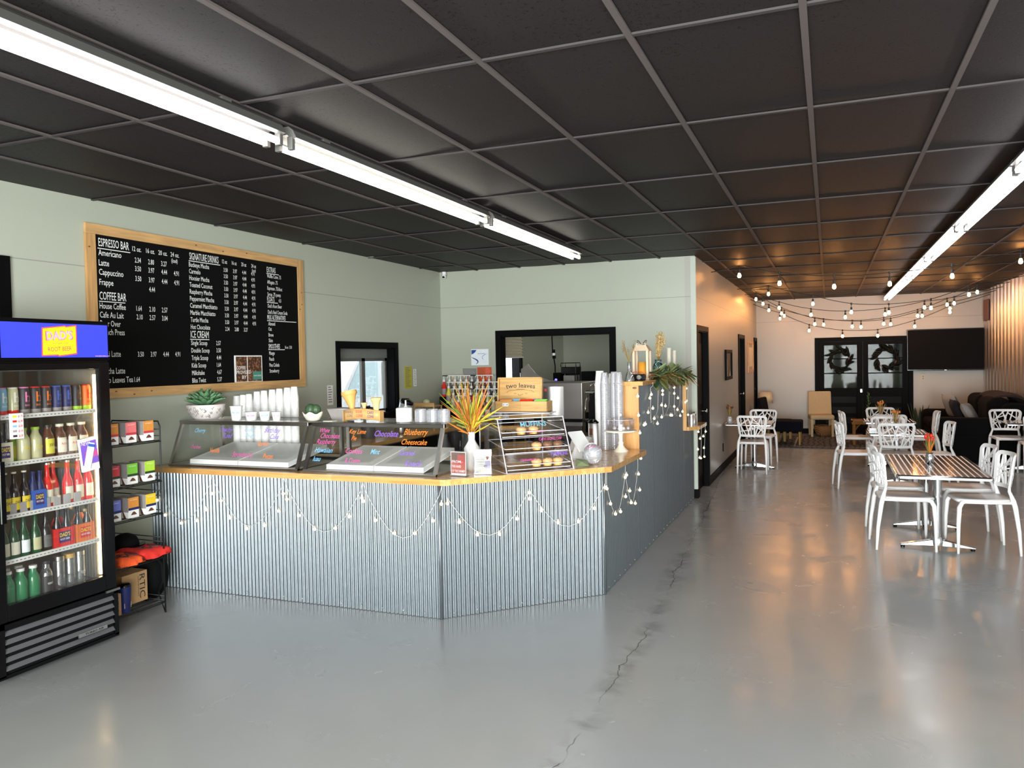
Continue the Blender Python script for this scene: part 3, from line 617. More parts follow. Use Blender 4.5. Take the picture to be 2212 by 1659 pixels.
# ---------------------------------------------------------------- glass display cases
def script_text(mb, s, x, z, h, m, rot=0, sx=.8, y0=4.66, z0=CT, sl=.14/.335):
    """marker lettering on the sloping front glass"""
    def f(a, b):
        ca, sa = math.cos(rot), math.sin(rot); px = x+a*ca-b*sa; pz = z+a*sa+b*ca
        return (px, y0+(pz-z0)*sl-.003, pz)
    mb.text(s, (0,0,0), (1,0,0), (0,0,1), h, m, 'l', sx, fn=f, shear=.25)
def display_case(x0, x1, label, words, tubm):
    t = thing('display_case', label, 'display case', ((x0+x1)/2, 5, CT), 0, None)
    yf, yt, yb, z0, z1 = 4.66, 4.80, 5.26, CT+.001, 1.272
    mb = MB(); mb.box(x0, x1, yf, yb, z0, z0+.012, 'steel'); mb.box(x0, x1, yb-.02, yb, z0, z0+.03, 'steel'); mb.build('base_frame', t, world=True)
    for xx in (x0, x1-.024):
        mb = MB(); mb.add([(xx,yf,z0),(xx+.024,yf,z0),(xx+.024,yf+.024,z0),(xx,yf+.024,z0),(xx,yt,z1),(xx+.024,yt,z1),(xx+.024,yt+.024,z1),(xx,yt+.024,z1)], [(0,1,2,3),(4,5,6,7),(0,1,5,4),(1,2,6,5),(2,3,7,6),(3,0,4,7)], 'steel_bright' if xx > -2.6 else 'steel'); mb.build('front_post', t, world=True)
        mb = MB(); mb.box(xx, xx+.024, yb-.03, yb, z0, z1, 'steel'); mb.build('rear_post', t, world=True)
        mb = MB(); xs_ = xx+.010; mb.add([(xs_,yf+.02,z0+.01),(xs_,yb-.03,z0+.01),(xs_,yb-.03,z1),(xs_,yt+.02,z1)], [(0,1,2,3)], 'case_glass'); mb.build('side_glass', t, world=True)
    mb = MB(); mb.box(x0-.005, x1+.005, yt-.008, yt+.022, z1-.022, z1+.008, 'steel_dark' if tubm else 'steel'); mb.box(x0-.005, x1+.005, yb-.02, yb+.01, z1-.022, z1+.008, 'steel')
    for xx in (x0-.005, x1-.02): mb.box(xx, xx+.025, yt, yb, z1-.018, z1+.007, 'steel')
    mb.build('top_frame', t, world=True, bevel=.003)
    mb = MB(); mb.box(x0, x1, yt+.02, yb-.02, z1+.003, z1+.009, 'case_glass'); mb.build('top_glass', t, world=True)
    mb = MB(); mb.quad((x0+.02,yf+.004,z0+.01),(x1-.02,yf+.004,z0+.01),(x1-.02,yt,z1-.02),(x0+.02,yt,z1-.02),'case_glass'); gl = mb.build('front_glass', t, world=True)
    for s, x, z, h, m, r in words:
        mb = MB(); script_text(mb, s, x, z, h, m, r); mb.build('lettering', gl, world=True)
    # white freezer tub lids under the glass
    n = 2; w = (x1-x0-.30)/n
    for k in range(n):
        a = x0+.17+k*(w+.01); mb = MB()
        mb.add([(a,yf+.05,z0+.015),(a+w,yf+.05,z0+.015),(a+w,yb-.06,z0+.10),(a,yb-.06,z0+.10),(a,yf+.05,z0+.05),(a+w,yf+.05,z0+.05),(a+w,yb-.06,z0+.135),(a,yb-.06,z0+.135)], [(0,1,2,3),(4,5,6,7),(0,1,5,4),(1,2,6,5),(2,3,7,6),(3,0,4,7)], 'white_plastic')
        mb.add([(a+.06,yf+.1,z0+.066),(a+w-.06,yf+.1,z0+.066),(a+w-.06,yb-.15,z0+.132),(a+.06,yb-.15,z0+.132)], [(0,1,2,3)], 'case_glass')
        mb.build('freezer_lid', t, world=True, bevel=.004)
    return t
display_case(-4.80, -3.575, 'sloping glass case at the wall end of the counter, under the cup stacks', [
    ('Cherry', -4.63, 1.19, .032, 'ink_sky', 0), ('Peachy', -4.37, 1.20, .034, 'ink_violet', 0), ('Road', -4.33, 1.155, .034, 'ink_violet', 0), ('Cookie', -4.14, 1.205, .026, 'ink_sky', 0), ('Dough', -4.12, 1.165, .026, 'ink_sky', 0),
    ('Birthday', -3.95, 1.20, .036, 'ink_violet', 0), ('Cake', -3.89, 1.155, .034, 'ink_violet', 0), ('Vanilla', -4.43, 1.045, .032, 'ink_orange', 0), ('Strawberry', -4.20, 1.02, .036, 'ink_magenta', 0),
    ('Butter', -3.98, 1.10, .032, 'ink_orange', .1), ('Pecan', -3.91, 1.015, .034, 'ink_orange', 0), ('Sherbet', -4.62, 1.07, .026, 'ink_magenta', 0)], False)
display_case(-3.53, -2.45, 'sloping glass case nearest the angled corner, under the waffle cones', [
    ('White', -3.46, 1.21, .030, 'ink_magenta', 0), ('Chocolate', -3.44, 1.17, .034, 'ink_magenta', 0), ('Raspberry', -3.46, 1.13, .034, 'ink_magenta', 0), ('Key Lime', -3.20, 1.205, .032, 'ink_orange', 0), ('Pie', -3.17, 1.16, .030, 'ink_orange', 0),
    ('Chocolate', -2.99, 1.19, .040, 'ink_violet', 0), ('Blueberry', -2.75, 1.205, .040, 'ink_orange', 0), ('Cheesecake', -2.76, 1.14, .036, 'ink_orange', 0), ('Hawaiian', -3.46, 1.07, .036, 'ink_sky', 0), ('luau', -3.46, 1.01, .034, 'ink_sky', 0),
    ('Cookies', -3.20, 1.07, .036, 'ink_magenta', 0), ('& Cream', -3.19, 1.01, .030, 'ink_magenta', 0), ('Mint', -2.99, 1.07, .034, 'ink_sky', 0), ('Caramel', -2.76, 1.07, .030, 'ink_violet', 0), ('Krunch', -2.70, 1.00, .036, 'ink_violet', 0)], True)
# ---------------------------------------------------------------- warm fairy lights
def fairy(name, label, runs, bulbs, out, loc):
    t = thing(name, label, 'string lights', loc, 0)
    for pts in runs:
        mb = MB(); mb.tube(pts, .0019, 'wire_clear', 4); mb.build('wire', t, world=True)
    for b in bulbs:
        mb = MB(); x, y, z = b
        mb.sphere((x, y, z), .0118, 'fairy', 10, 7); mb.cyl((x, y, z+.009), .0045, .016, 'wire_clear', 6); mb.build('bulb', t, world=True)
    return t
def sag(a, b, dip, n=9): return [tuple(a[i]+(b[i]-a[i])*k/n-(dip*math.sin(PI*k/n) if i == 2 else 0) for i in range(3)) for k in range(n+1)]
FA = [(-4.836,.676),(-4.756,.565),(-4.595,.513),(-4.439,.541),(-4.35,.63),(-4.296,.752),(-4.206,.704),(-4.128,.58),(-3.975,.51),(-3.81,.544),(-3.678,.656),(-3.637,.783),(-3.606,.744),(-3.505,.633),(-3.373,.545),(-3.198,.562),(-3.081,.651),(-2.976,.785),(-2.965,.763),(-2.873,.637),(-2.726,.558),(-2.569,.568),(-2.431,.66),(-2.366,.775)]
FB = [(-2.350,4.622,.772),(-2.294,4.68,.64),(-2.205,4.769,.543),(-2.092,4.882,.53),(-1.997,4.976,.622),(-1.931,5.043,.793),(-1.929,5.045,.751),(-1.868,5.106,.662),(-1.777,5.196,.565),(-1.663,5.31,.556),(-1.571,5.403,.639),(-1.509,5.465,.783),(-1.498,5.476,.772)]
FC = [(6.073,.784),(6.026,.772),(6.032,.619),(5.571,.644),(5.712,.542),(5.865,.531),(6.172,.642),(6.214,.539),(6.358,.508),(6.527,.592),(6.49,.732),(6.585,.853)]
yA = 4.572
runs = []; xk = [-4.88,-4.283,-3.625,-2.965,-2.36]
for a, b in zip(xk, xk[1:]):
    runs.append([(a, yA, .893)]+[(x, yA, z) for x, _, z in sag((a+.02, 0, .83), (b-.02, 0, .83), .30, 10)]+[(b, yA, .893)])
kB = [(-2.352,4.62),(-1.93,5.044),(-1.505,5.469)]
for a, b in zip(kB, kB[1:]): runs.append([(a[0]+.008, a[1]-.008, .893)]+[(p[0]+.008, p[1]-.008, p[2]) for p in sag((*a, .81), (*b, .81), .28, 10)]+[(b[0]+.008, b[1]-.008, .893)])
for y0, y1 in ((5.49, 6.05), (6.05, 6.49)): runs.append([(-1.497, y0, .893)]+sag((-1.497, y0, .79), (-1.497, y1, .79), .26, 8)+[(-1.497, y1, .893)])
fairy('fairy_lights', 'warm fairy lights swagged along the corrugated counter front', runs, [(x, yA+.0, z) for x, z in FA]+[(x+.008, y-.008, z) for x, y, z in FB]+[(-1.492, y, z) for y, z in FC], 1, (-3, 4.57, .893))
FD = [(6.442,1.39),(6.977,1.38),(6.916,1.35),(7.494,1.391),(7.492,1.355),(8.102,1.398),(8.098,1.336),(8.307,1.278),(7.037,1.251),(6.839,1.227),(6.458,1.23),(6.665,1.132),(6.721,1.135),(7.092,1.155),(7.234,1.097),(7.44,1.256),(7.622,1.237),(7.433,1.142),(8.089,1.203),(8.272,1.158),(7.88,1.128),(7.955,1.122),(8.579,1.117),(8.433,1.083),(8.841,1.219),(8.763,1.208),(8.835,1.359),(8.938,1.056),(6.501,1.079),(8.896,.87),(9.261,.784),(9.014,.782),(9.452,.821),(8.849,.678),(9.301,.644),(8.967,.57),(9.062,.553),(9.328,.537)]
xb = -1.478
runs = []
for y, z1 in ((6.93, 1.13), (7.48, 1.14), (8.09, 1.12)):
    runs.append([(-1.452, y, 1.49), (-1.452, y, 1.46)]+[(xb+.003, y+.012*math.sin(k*1.3), 1.44-(1.44-z1)*k/6) for k in range(7)]); runs.append(sag((xb, y, z1), (xb, y+.33, z1+.1), .03, 5)+[(xb, y+.36, 1.45)])
runs.append([(-1.45, 8.83, 1.48), (-1.468, 8.84, 1.2), (-1.468, 8.92, .93), (-1.34, 9.0, .93), (-1.35, 9.0, .56)]); runs.append([(-1.34, 9.3, .93), (-1.36, 9.3, .55)])
fairy('fairy_lights', 'warm fairy lights hanging like a curtain on the tall bar', runs, [(xb, y, z) if z > .9 else (-1.36, y, z) for y, z in FD], 1, (-1.48, 7.7, BZ))
# ================================================================ drinks cooler
CX0, CX1, CY0, CY1, CH = -4.88, -4.15, 2.82, 3.59, 1.995
t = thing('drinks_cooler', 'black glass-door drinks cooler with a lit blue root beer sign', 'cooler', ((CX0+CX1)/2, (CY0+CY1)/2, 0))
mb = MB(); k = 'black_gloss'
mb.box(CX0, CX1-.02, CY0, CY0+.035, .03, CH, k); mb.box(CX0, CX1-.02, CY1-.035, CY1, .03, CH, k); mb.box(CX0, CX0+.03, CY0, CY1, .03, CH, k)
mb.box(CX0, CX1-.02, CY0, CY1, CH-.03, CH, k); mb.box(CX0, CX1-.05, CY0, CY1, .03, .06, k); mb.box(CX0, CX1-.03, CY0, CY1, .33, .375, k); mb.box(CX0, CX1-.03, CY0, CY1, 1.715, 1.765, k)
for xx in (CX0+.05, CX1-.12):
    for yy in (CY0+.06, CY1-.1): mb.cyl((xx, yy, 0), .025, .03, 'black_matte')
cab = mb.build('cabinet', t, world=True)
mb = MB(); w = 'tile_grey'
mb.box(CX0+.03, CX0+.04, CY0+.035, CY1-.035, .376, 1.715, 'liner'); mb.box(CX0+.03, CX1-.07, CY0+.035, CY0+.045, .376, 1.715, 'liner'); mb.box(CX0+.03, CX1-.07, CY1-.045, CY1-.035, .376, 1.715, 'liner'); mb.box(CX0+.03, CX1-.04, CY0+.035, CY1-.035, .376, .39, 'steel'); mb.box(CX0+.03, CX1-.04, CY0+.035, CY1-.035, 1.70, 1.715, w)
mb.build('interior_liner', t, world=True)
mb = MB(); mb.box(CX1-.02, CX1, CY0, CY1, 1.755, CH, 'black_trim'); mb.build('sign_frame', t, world=True, bevel=.004)
mb = MB(); sx_ = CX1+.002; mb.box(CX1-.005, sx_, 2.90, CY1-.012, 1.775, 1.972, 'sign_blue')
sg = mb.build('sign_panel', t, world=True)
mb = MB(); F = sx_+.0015
mb.add([(F,3.14,1.945),(F,3.29,1.962),(F,3.292,1.957),(F,3.362,1.967),(F,3.362,1.795),(F,3.30,1.787),(F,3.24,1.781),(F,3.238,1.786),(F,3.135,1.783)], [tuple(range(9))[::-1]], 'sign_red')
F += .001
mb.add([(F,3.146,1.939),(F,3.285,1.955),(F,3.289,1.950),(F,3.355,1.959),(F,3.355,1.802),(F,3.30,1.794),(F,3.243,1.788),(F,3.24,1.793),(F,3.142,1.790)], [tuple(range(9))[::-1]], 'sign_yellow')
Y, Z = (0,1,0), (0,0,1)
def onx(mb, s, x, y, z, h, m, fit=None, rot=0, align='c', sx=1, shear=0, bold=.025):
    c, q = math.cos(rot), math.sin(rot); mb.text(s, (x, y, z), (0,c,q), (0,-q,c), h, m, align, sx, fit, shear=shear, bold=bold)
onx(mb, "DAD'S", F+.001, 3.25, 1.877, .052, 'sign_red', .178, .05); onx(mb, "DAD'S", F+.002, 3.25, 1.880, .046, 'sign_lilac', .168, .05)
onx(mb, 'Old Fashioned', F+.001, 3.25, 1.853, .011, 'sign_red', .12, .04); onx(mb, 'ROOT BEER', F+.001, 3.25, 1.812, .025, 'sign_red', .155, .05)
mb.build('logo', sg, world=True)
mb = MB(); onx(mb, 'www.dadsrootbeer.com', sx_+.0015, 3.535, 1.78, .007, 'sign_lilac', .1); mb.build('small_print', sg, world=True)
# door
mb = MB(); dx0, dx1 = CX1-.035, CX1
mb.box(dx0, dx1, CY0+.005, 2.885, .335, 1.745, k); mb.box(dx0, dx1, 3.512, CY1-.005, .335, 1.745, k); mb.box(dx0, dx1, 2.885, 3.512, 1.705, 1.745, k); mb.box(dx0, dx1, 2.885, 3.512, .335, .425, k)
dr = mb.build('door', t, world=True, bevel=.004)
mb = MB(); mb.box(dx0+.012, dx0+.018, 2.88, 3.515, .42, 1.71, 'cooler_glass'); mb.build('door_glass', dr, world=True)
mb = MB(); mb.box(CX1, CX1+.035, 2.845, 2.875, .88, 1.215, 'black_trim'); mb.box(CX1+.03, CX1+.037, 2.842, 2.848, .88, 1.215, 'chrome'); mb.build('door_handle', dr, world=True, bevel=.004)
mb = MB(); mb.box(CX1, CX1+.012, 3.50, 3.60, .318, .332, 'steel'); mb.build('hinge', dr, world=True)
mb = MB(); mb.cyl((CX1-.055, 3.522, .43), .011, 1.24, 'led_warm', 10); mb.build('light_tube', t, world=True)
# grille
mb = MB(); mb.box(CX1-.02, CX1-.012, CY0+.02, CY1-.03, .05, .31, 'black_matte')
mb.box(CX1-.02, CX1+.004, CY0, CY0+.04, .04, .325, k); mb.box(CX1-.02, CX1+.004, CY1-.03, CY1, .04, .325, k); mb.box(CX1-.02, CX1+.004, CY0, CY1, .30, .325, k); mb.box(CX1-.02, CX1+.004, CY0, CY1, .03, .05, k)
g = mb.build('grille', t, world=True)
for j in range(5):
    z = .068+j*.048; mb = MB()
    mb.add([(CX1-.012,CY0+.04,z+.026),(CX1-.012,CY1-.03,z+.026),(CX1+.006,CY1-.03,z+.004),(CX1+.006,CY0+.04,z+.004),(CX1-.012,CY0+.04,z+.014),(CX1-.012,CY1-.03,z+.014)], [(0,1,2,3),(3,2,5,4)], 'grille_grey'); mb.build('louvre', g, world=True)
mb = MB(); mb.box(CX1+.006, CX1+.010, 3.30, 3.50, .105, .128, 'steel_bright'); onx(mb, 'TURBO AIR', CX1+.0105, 3.41, .111, .011, 'ink_dark', .13); mb.build('badge', g, world=True)
for k_, z in enumerate((1.452, 1.192, .902, .652)):
    mb = MB(); mb.box(CX0+.05, -4.20, CY0+.045, CY1-.045, z-.006, z, 'cream'); mb.box(-4.205, -4.196, CY0+.04, CY1-.045, z-.018, z+.008, 'white_plastic')
    for q in range(26): mb.box(-4.196, -4.1952, 2.90+q*.024, 2.90+q*.024+.013, z-.008, z-.003, 'note_grey')
    mb.build('shelf', t, world=True)
mb = MB(); px = CX1+.0015; mb.box(CX1-.02, px, 2.945, 3.012, 1.328, 1.468, 'paper_white')
for q, (m, s) in enumerate((('yellow','$1.75'),('red_soda','$2.00'),('sky','$2.00'),('grey_box','$1.50'),('ink_dark','$2.00'))):
    z = 1.452-q*.027; mb.box(px, px+.0004, 2.950, 2.974, z-.006, z+.006, m); onx(mb, s, px+.0006, 2.995, z-.006, .012, 'red_soda', .026)
mb.build('price_card', dr, world=True)
mb = MB(); M_ = Matrix.Translation((px, 3.425, 1.19)) @ Matrix.Rotation(.12, 4, 'X')
mb.box(-.02, 0, -.056, .056, -.10, .10, 'paper_white', M=M_); mb.box(0, .0004, -.056, .056, -.06, .08, 'violet', M=M_); mb.box(.0004, .0008, -.03, .056, -.02, .02, 'magenta', M=M_)
mb.lathe([(.024,-.085),(.026,-.08),(.026,.06),(.02,.07)], 'car_white', n=14, M=M_ @ Matrix.Translation((.0012,0,0)) @ Matrix.Rotation(-.35,4,'X') @ Matrix.Diagonal((.02,1,1,1)))
mb.lathe([(.0255,.045),(.0255,.062)], 'blue', n=14, M=M_ @ Matrix.Translation((.0017,0,0)) @ Matrix.Rotation(-.35,4,'X') @ Matrix.Diagonal((.02,1,1,1)))
mb.text('NEW', tuple(M_ @ Vector((.001,-.052,.062))), (0,1,0), (0,.12,1), .022, 'paper_white', 'l', .8)
mb.build('can_poster', dr, world=True)
# ---------------------------------------------------------------- contents, each its own thing
def oncyl(cx, cy, r, z, ang=0):
    def f(a, b):
        th = ang+a/r; return (cx+(r+.0006)*math.cos(th), cy+(r+.0006)*math.sin(th), z+b)
    return f
def can(cx, cy, z, cols, lab):
    body, lid, mark, foot = cols; r = .029; h = .158
    t = thing('soda_can', lab, 'can', (cx, cy, z), 0, 'tall energy drink cans on the top shelf of the cooler')
    mb = MB(); mb.lathe([(r*.82,0),(r,.012),(r,.030)], foot, (cx,cy,z), 18); mb.lathe([(r,.030),(r,h-.018),(r*.86,h-.006)], body, (cx,cy,z), 18); mb.build('body', t, world=True)
    mb = MB(); mb.lathe([(r*.87,h-.008),(r*.88,h),(r*.8,h-.002),(0,h-.004)], lid, (cx,cy,z), 18); mb.build('lid', t, world=True)
    mb = MB(); mb.text('b', 0*Vector((0,0,0)), Y, Z, .06, mark, 'c', 1.0, fn=oncyl(cx, cy, r, z+.07, .25)); mb.text('BANG', (0,0,0), Y, Z, .012, mark, 'c', 1, .036, fn=oncyl(cx, cy, r, z+.048, .2)); mb.build('lettering', t, world=True)
CC = [('sky','pink','paper_white','red_soda'),('lemonade','white_plastic','paper_white','red_soda'),('ink_dark','pink','pink','grey_box'),('ink_dark','red_soda','orange','grey_box'),('ink_dark','red_soda','orange','grey_box'),('navy','blue','blue','grey_box'),('navy','blue','blue','grey_box'),('ink_dark','brown_tea','brown_tea','tea_lime'),('orange','red_soda','red_soda','tea_lime')]
CN = ['light blue can with a pink rim, leftmost on the top cooler shelf','pale yellow can with a red foot on the top cooler shelf','black can with a pink letter on the top cooler shelf','black can with orange letter beside the pink-lettered can, top cooler shelf','black can with orange letter beside the blue-rimmed cans, top cooler shelf','blue-rimmed can, left one of the blue pair on the top cooler shelf','blue-rimmed can, right one of the blue pair on the top cooler shelf','dark can next to the last can on the top cooler shelf','orange can nearest the light tube on the top cooler shelf']
for i in range(9): can(-4.245, 2.957+.0665*i, 1.4525, CC[i], CN[i])
def bottle(cx, cy, z, h, r, mat, cap, lab, group, style='long', label_m=None, word=None, wm='ink_dark', fill=None, parts=True):
    """glass or plastic bottle: body, cap and printed label"""
    t = thing('drink_bottle', lab, 'bottle', (cx, cy, z), 0, group)
    if style == 'long': pr = [(r*.9,0),(r,.01),(r,h*.45),(r*.85,h*.56),(r*.42,h*.72),(r*.38,h*.94),(r*.44,h*.96)]
    elif style == 'wide': pr = [(r*.92,0),(r,.01),(r,h*.62),(r*.9,h*.70),(r*.55,h*.82),(r*.52,h*.92)]
    else: pr = [(r,0),(r,h*.86),(r*.95,h*.88)]
    mb = MB(); mb.lathe(pr, mat, (cx,cy,z), 16); mb.build('bottle_body', t, world=True)
    rc = {'long': r*.46, 'wide': r*.62, 'tube': r*1.0}[style]
    mb = MB(); mb.cyl((cx,cy,z+pr[-1][1]), rc, h-pr[-1][1], cap, 14); mb.build('cap', t, world=True)
    if label_m:
        z0, z1 = (.10, .40) if style == 'long' else ((.12,.58) if style == 'wide' else (.2,.7))
        mb = MB(); n = 10; vs = []
        for q in range(n+1):
            th = -1.0+2.0*q/n; vs += [(cx+(r+.0006)*math.cos(th), cy+(r+.0006)*math.sin(th), z+h*z0), (cx+(r+.0006)*math.cos(th), cy+(r+.0006)*math.sin(th), z+h*z1)]
        mb.add(vs, [(2*q,2*q+2,2*q+3,2*q+1) for q in range(n)], label_m, True)
        if word: mb.text(word, (0,0,0), Y, Z, .016, wm, 'c', 1, r*1.3, fn=oncyl(cx, cy, r+.001, z+h*(z0+z1)/2, .2))
        mb.build('label', t, world=True)
    elif word:
        mb = MB(); mb.text(word, (0,0,0), Y, Z, .02, wm, 'c', 1, r*1.3, fn=oncyl(cx, cy, r+.001, z+h*.35, .2)); mb.build('label', t, world=True)
    return t
g2 = 'bottles on the second shelf of the cooler'
for i, y in enumerate((3.075, 3.15)): bottle(-4.245, y, 1.1925, .185, .035, 'lemonade', 'tea_lime', ['cloudy lemonade bottle with a lime cap, further from the brown tea bottle','cloudy lemonade bottle with a lime cap, next to the brown tea bottle'][i], g2, 'wide', None, 'Calypso', 'yellow')
bottle(-4.30, 3.045, 1.1925, .15, .033, 'tea_lime', 'sky', 'lime and blue labelled bottle behind the price card', g2, 'wide', 'yellow_label')
bottle(-4.245, 3.228, 1.1925, .19, .034, 'brown_tea', 'ink_dark', 'brown tea bottle with a yellow-green label in the cooler', g2, 'wide', 'yellow_label', "JOE TEA")
for i, y in enumerate((3.305, 3.378, 3.452)): bottle(-4.245, y, 1.1925, .19, .035, 'brown_tea', 'cream', 'white-labelled iced tea bottle with a cream cap, '+['beside the brown tea bottle','in the middle of three','nearest the light tube'][i], g2, 'wide', 'cream', 'Arizona', 'red_soda')
g3 = 'bottles on the third shelf of the cooler'
for i, y in enumerate((3.215, 3.275, 3.345, 3.415, 3.483)): bottle(-4.245+(.0 if i != 1 else -.03), y, .9025, .258, .030, 'red_soda', 'steel_bright', ORD[i]+' red soda bottle from the left on the middle cooler shelf', g3, 'long', 'cream')
for i, y in enumerate((2.952, 3.005, 3.065)): bottle(-4.235, y, .9025, .235, .029, 'dark_brown', 'cream', ['dark root beer bottle beside the cooler door handle','dark root beer bottle between two others on the middle cooler shelf','dark root beer bottle beside the blue carrier'][i], g3, 'long', 'yellow', "DAD'S", 'purple')
g4 = 'bottles on the fourth shelf of the cooler'
for i, y in enumerate((2.935, 2.995, 3.055, 3.125, 3.19)): bottle(-4.24, y, .6525, .235, .030, ['green_bottle','green_bottle','green_bottle','green_bottle','dark_brown'][i], ['tea_lime','steel_bright','steel_bright','tea_lime','cream'][i], ['green bottle nearest the hinge-less edge on the fourth cooler shelf','green glass bottle second on the fourth cooler shelf','green glass bottle with a round white label, fourth cooler shelf','green bottle with a pale square label, fourth cooler shelf','near-black bottle beside the red carrier, fourth cooler shelf'][i], g4, 'long', ['cream','cream','car_white','lemonade','tile_grey'][i])
def carrier(cy, w, z, m, m2, lab, word, neck, nm='drink_carrier', cx=-4.25):
    """cardboard bottle carrier with bottle necks standing in it"""
    t = thing(nm, lab, 'bottle carrier', (cx, cy, z))
    mb = MB(); h = .115; mb.box(cx-.06, cx+.045, cy-w/2, cy+w/2, z, z+h, m); mb.box(cx+.045, cx+.0455, cy-w*.3, cy+w*.3, z+.03, z+h-.02, m2)
    mb.add([(cx-.01,cy-w/2,z+h),(cx-.01,cy+w/2,z+h),(cx-.01,cy+w*.2,z+h+.06),(cx-.01,cy-w*.2,z+h+.06)], [(0,1,2,3)], m); mb.build('carton', t, world=True)
    mb = MB(); onx(mb, word, cx+.0462, cy, z+.065, .022, 'yellow', w*.55); onx(mb, 'ROOT BEER', cx+.0462, cy, z+.045, .010, 'paper_white', w*.5); mb.build('lettering', t, world=True)
    for yy in (-.25, .25):
        mb = MB(); mb.lathe([(.024,0),(.024,.02),(.012,.06),(.011,.10),(.013,.104),(.013,.112)], neck, (cx+.02, cy+yy*w, z+h-.005), 12); mb.build('bottle_neck', t, world=True)
carrier(3.285, .125, .6525, 'red_soda', 'purple', "red bottle carrier on the fourth cooler shelf", "DAD'S", 'dark_brown')
carrier(3.425, .125, .6525, 'orange', 'red_soda', "orange bottle carrier nearest the light tube on the fourth cooler shelf", "DAD'S", 'dark_brown')
carrier(2.945, .085, 1.1925, 'cream', 'purple', 'cream and purple bottle carrier left of the price card', "DAD'S", 'dark_brown')
carrier(3.135, .085, .9025, 'blue', 'purple', 'blue bottle carrier between the dark and the red bottles', "DAD'S", 'navy')
g5 = 'bottles on the floor of the cooler'
for i, (x, y) in enumerate(((-4.23, 2.945), (-4.30, 2.985), (-4.23, 3.02), (-4.30, 3.06), (-4.23, 3.095))): bottle(x, y, .3905, .20, .034, 'green_pet', 'white_plastic', ['green plastic bottle with white cap at the far left of the cooler floor','green plastic bottle behind the two leftmost front bottles','green plastic bottle in the middle of the front row, cooler floor','green plastic bottle behind the middle and right front bottles','green plastic bottle beside the clear water bottle'][i], g5, 'wide')
bottle(-4.23, 3.175, .3905, .205, .033, 'bottle_clear', 'ink_dark', 'clear water bottle with a black vertical label on the cooler floor', g5, 'wide', 'ink_dark', 'essentia', 'paper_white')
for i, y in enumerate((3.265, 3.335, 3.402)): bottle(-4.24, y, .3905, .21, .030, 'bottle_clear', ['steel','gold','steel'][i], ['clear cylinder water bottle, left of three','clear cylinder water bottle with a gold cap','clear cylinder water bottle nearest the light tube'][i], g5, 'tube', None, 'VOSS' if i == 2 else None, 'paper_white')
for i, y in enumerate((2.975, 3.04, 3.10, 3.18, 3.245, 3.31, 3.38)):
    mb = MB(); mb.box(-4.213, -4.207, y-.024, y+.024, .905, .965, 'frost'); solo('shelf_divider', mb, 'clear plastic bottle stop on the middle cooler shelf, '+ORD[i]+' from the left', 'divider', (-4.21, y, .905), 0, 'clear bottle stops in the cooler', bevel=.01)
# ================================================================ wire rack
RX0, RX1, RY0, RY1 = -4.74, -4.28, 3.63, 4.09
t = thing('wire_rack', 'black wire shelf rack between the drinks cooler and the counter', 'rack', ((RX0+RX1)/2, (RY0+RY1)/2, 0))
for y in (RY0, RY1):
    mb = MB(); w = .0055
    mb.tube([(RX1-.06,y,.14),(RX1,y,.006),(RX1,y,1.30),(RX1-.015,y,1.335),(RX0+.015,y,1.335),(RX0,y,1.30),(RX0,y,.006)], w, 'wire_black', 6)
    for z in (1.28, 1.235, .96, .93, .855, .82, .72, .69, .53, .50, .42, .12, .09): mb.tube([(RX0,y,z),(RX1,y,z)], w*.7, 'wire_black', 5)
    mb.build('side_frame', t, world=True)
for z in (1.205, .93, .705, .40, .088):
    mb = MB()
    for x in [RX0+.02+(RX1-RX0-.02)*i/8 for i in range(9)]: mb.tube([(x,RY0,z),(x,RY1,z)], .003, 'wire_black', 5)
    for y in (RY0+.01, (RY0+RY1)/2, RY1-.01): mb.tube([(RX0,y,z-.005),(RX1,y,z-.005)], .004, 'wire_black', 5)
    mb.tube([(RX1+.006,RY0,z-.008),(RX1+.006,RY1,z-.008)], .004, 'wire_black', 5)
    mb.build('wire_shelf', t, world=True)
rowm = [('tea_orange','tea_pink','tea_orange'),('tea_red','tea_green','tea_lime'),('tea_blue','tea_orange','tea_yellow')]
rown = [('orange','pink and white','orange with a red arch'),('red','dark green','lime green'),('blue','orange and navy','yellow and maroon')]
pos = ['nearest the cooler','in the middle','at the counter end']
for r_, z in enumerate((1.2095, .9345, .7095)):
    for c_, y in enumerate((3.725, 3.868, 4.012)):
        lab = rown[r_][c_]+' tea carton '+pos[c_]+' of the '+['top','middle','lowest tea'][r_]+' rack shelf'
        t = thing('tea_carton', lab, 'tea box', (-4.38, y, z), 0, 'tea cartons on the wire rack'); mb = MB()
        x0, x1, w, h = -4.44, -4.30, .042, .135
        mb.box(x0, x1, y-w, y+w, z, z+h, 'grey_box'); mb.box(x1-.001, x1+.0008, y-w, y+w, z, z+h*.99, 'paper_white'); mb.box(x0, x1, y-w-.0006, y-w+.0006, z, z+h*.3, 'paper_white'); mb.build('carton', t, world=True)
        mb = MB(); m = rowm[r_][c_]
        mb.box(x1+.0008, x1+.0014, y-w, y+w, z+h*.38, z+h, m); mb.box(x1+.0014, x1+.0018, y-w, y+w, z+h*.38, z+h*.50, ['tea_red','leaf_dark','navy'][r_])
        mb.add([(x1+.0018, y-.025+.05*q/8, z+h*.14+.022*math.sin(PI*q/8)) for q in range(9)], [tuple(range(9))], 'brown_tea')
        mb.text('tea leaves', (x1+.002, y, z+h*.86), Y, Z, .007, 'paper_white', 'c', 1, .055)
        mb.add([(x1-.02,y-w-.001,z),(x1-.05,y-w-.001,z+.05),(x1-.055,y-w-.001,z+.05),(x1-.045,y-w-.001,z)], [(0,1,2,3)], 'brown_tea')
        mb.build('printed_front', t, world=True)
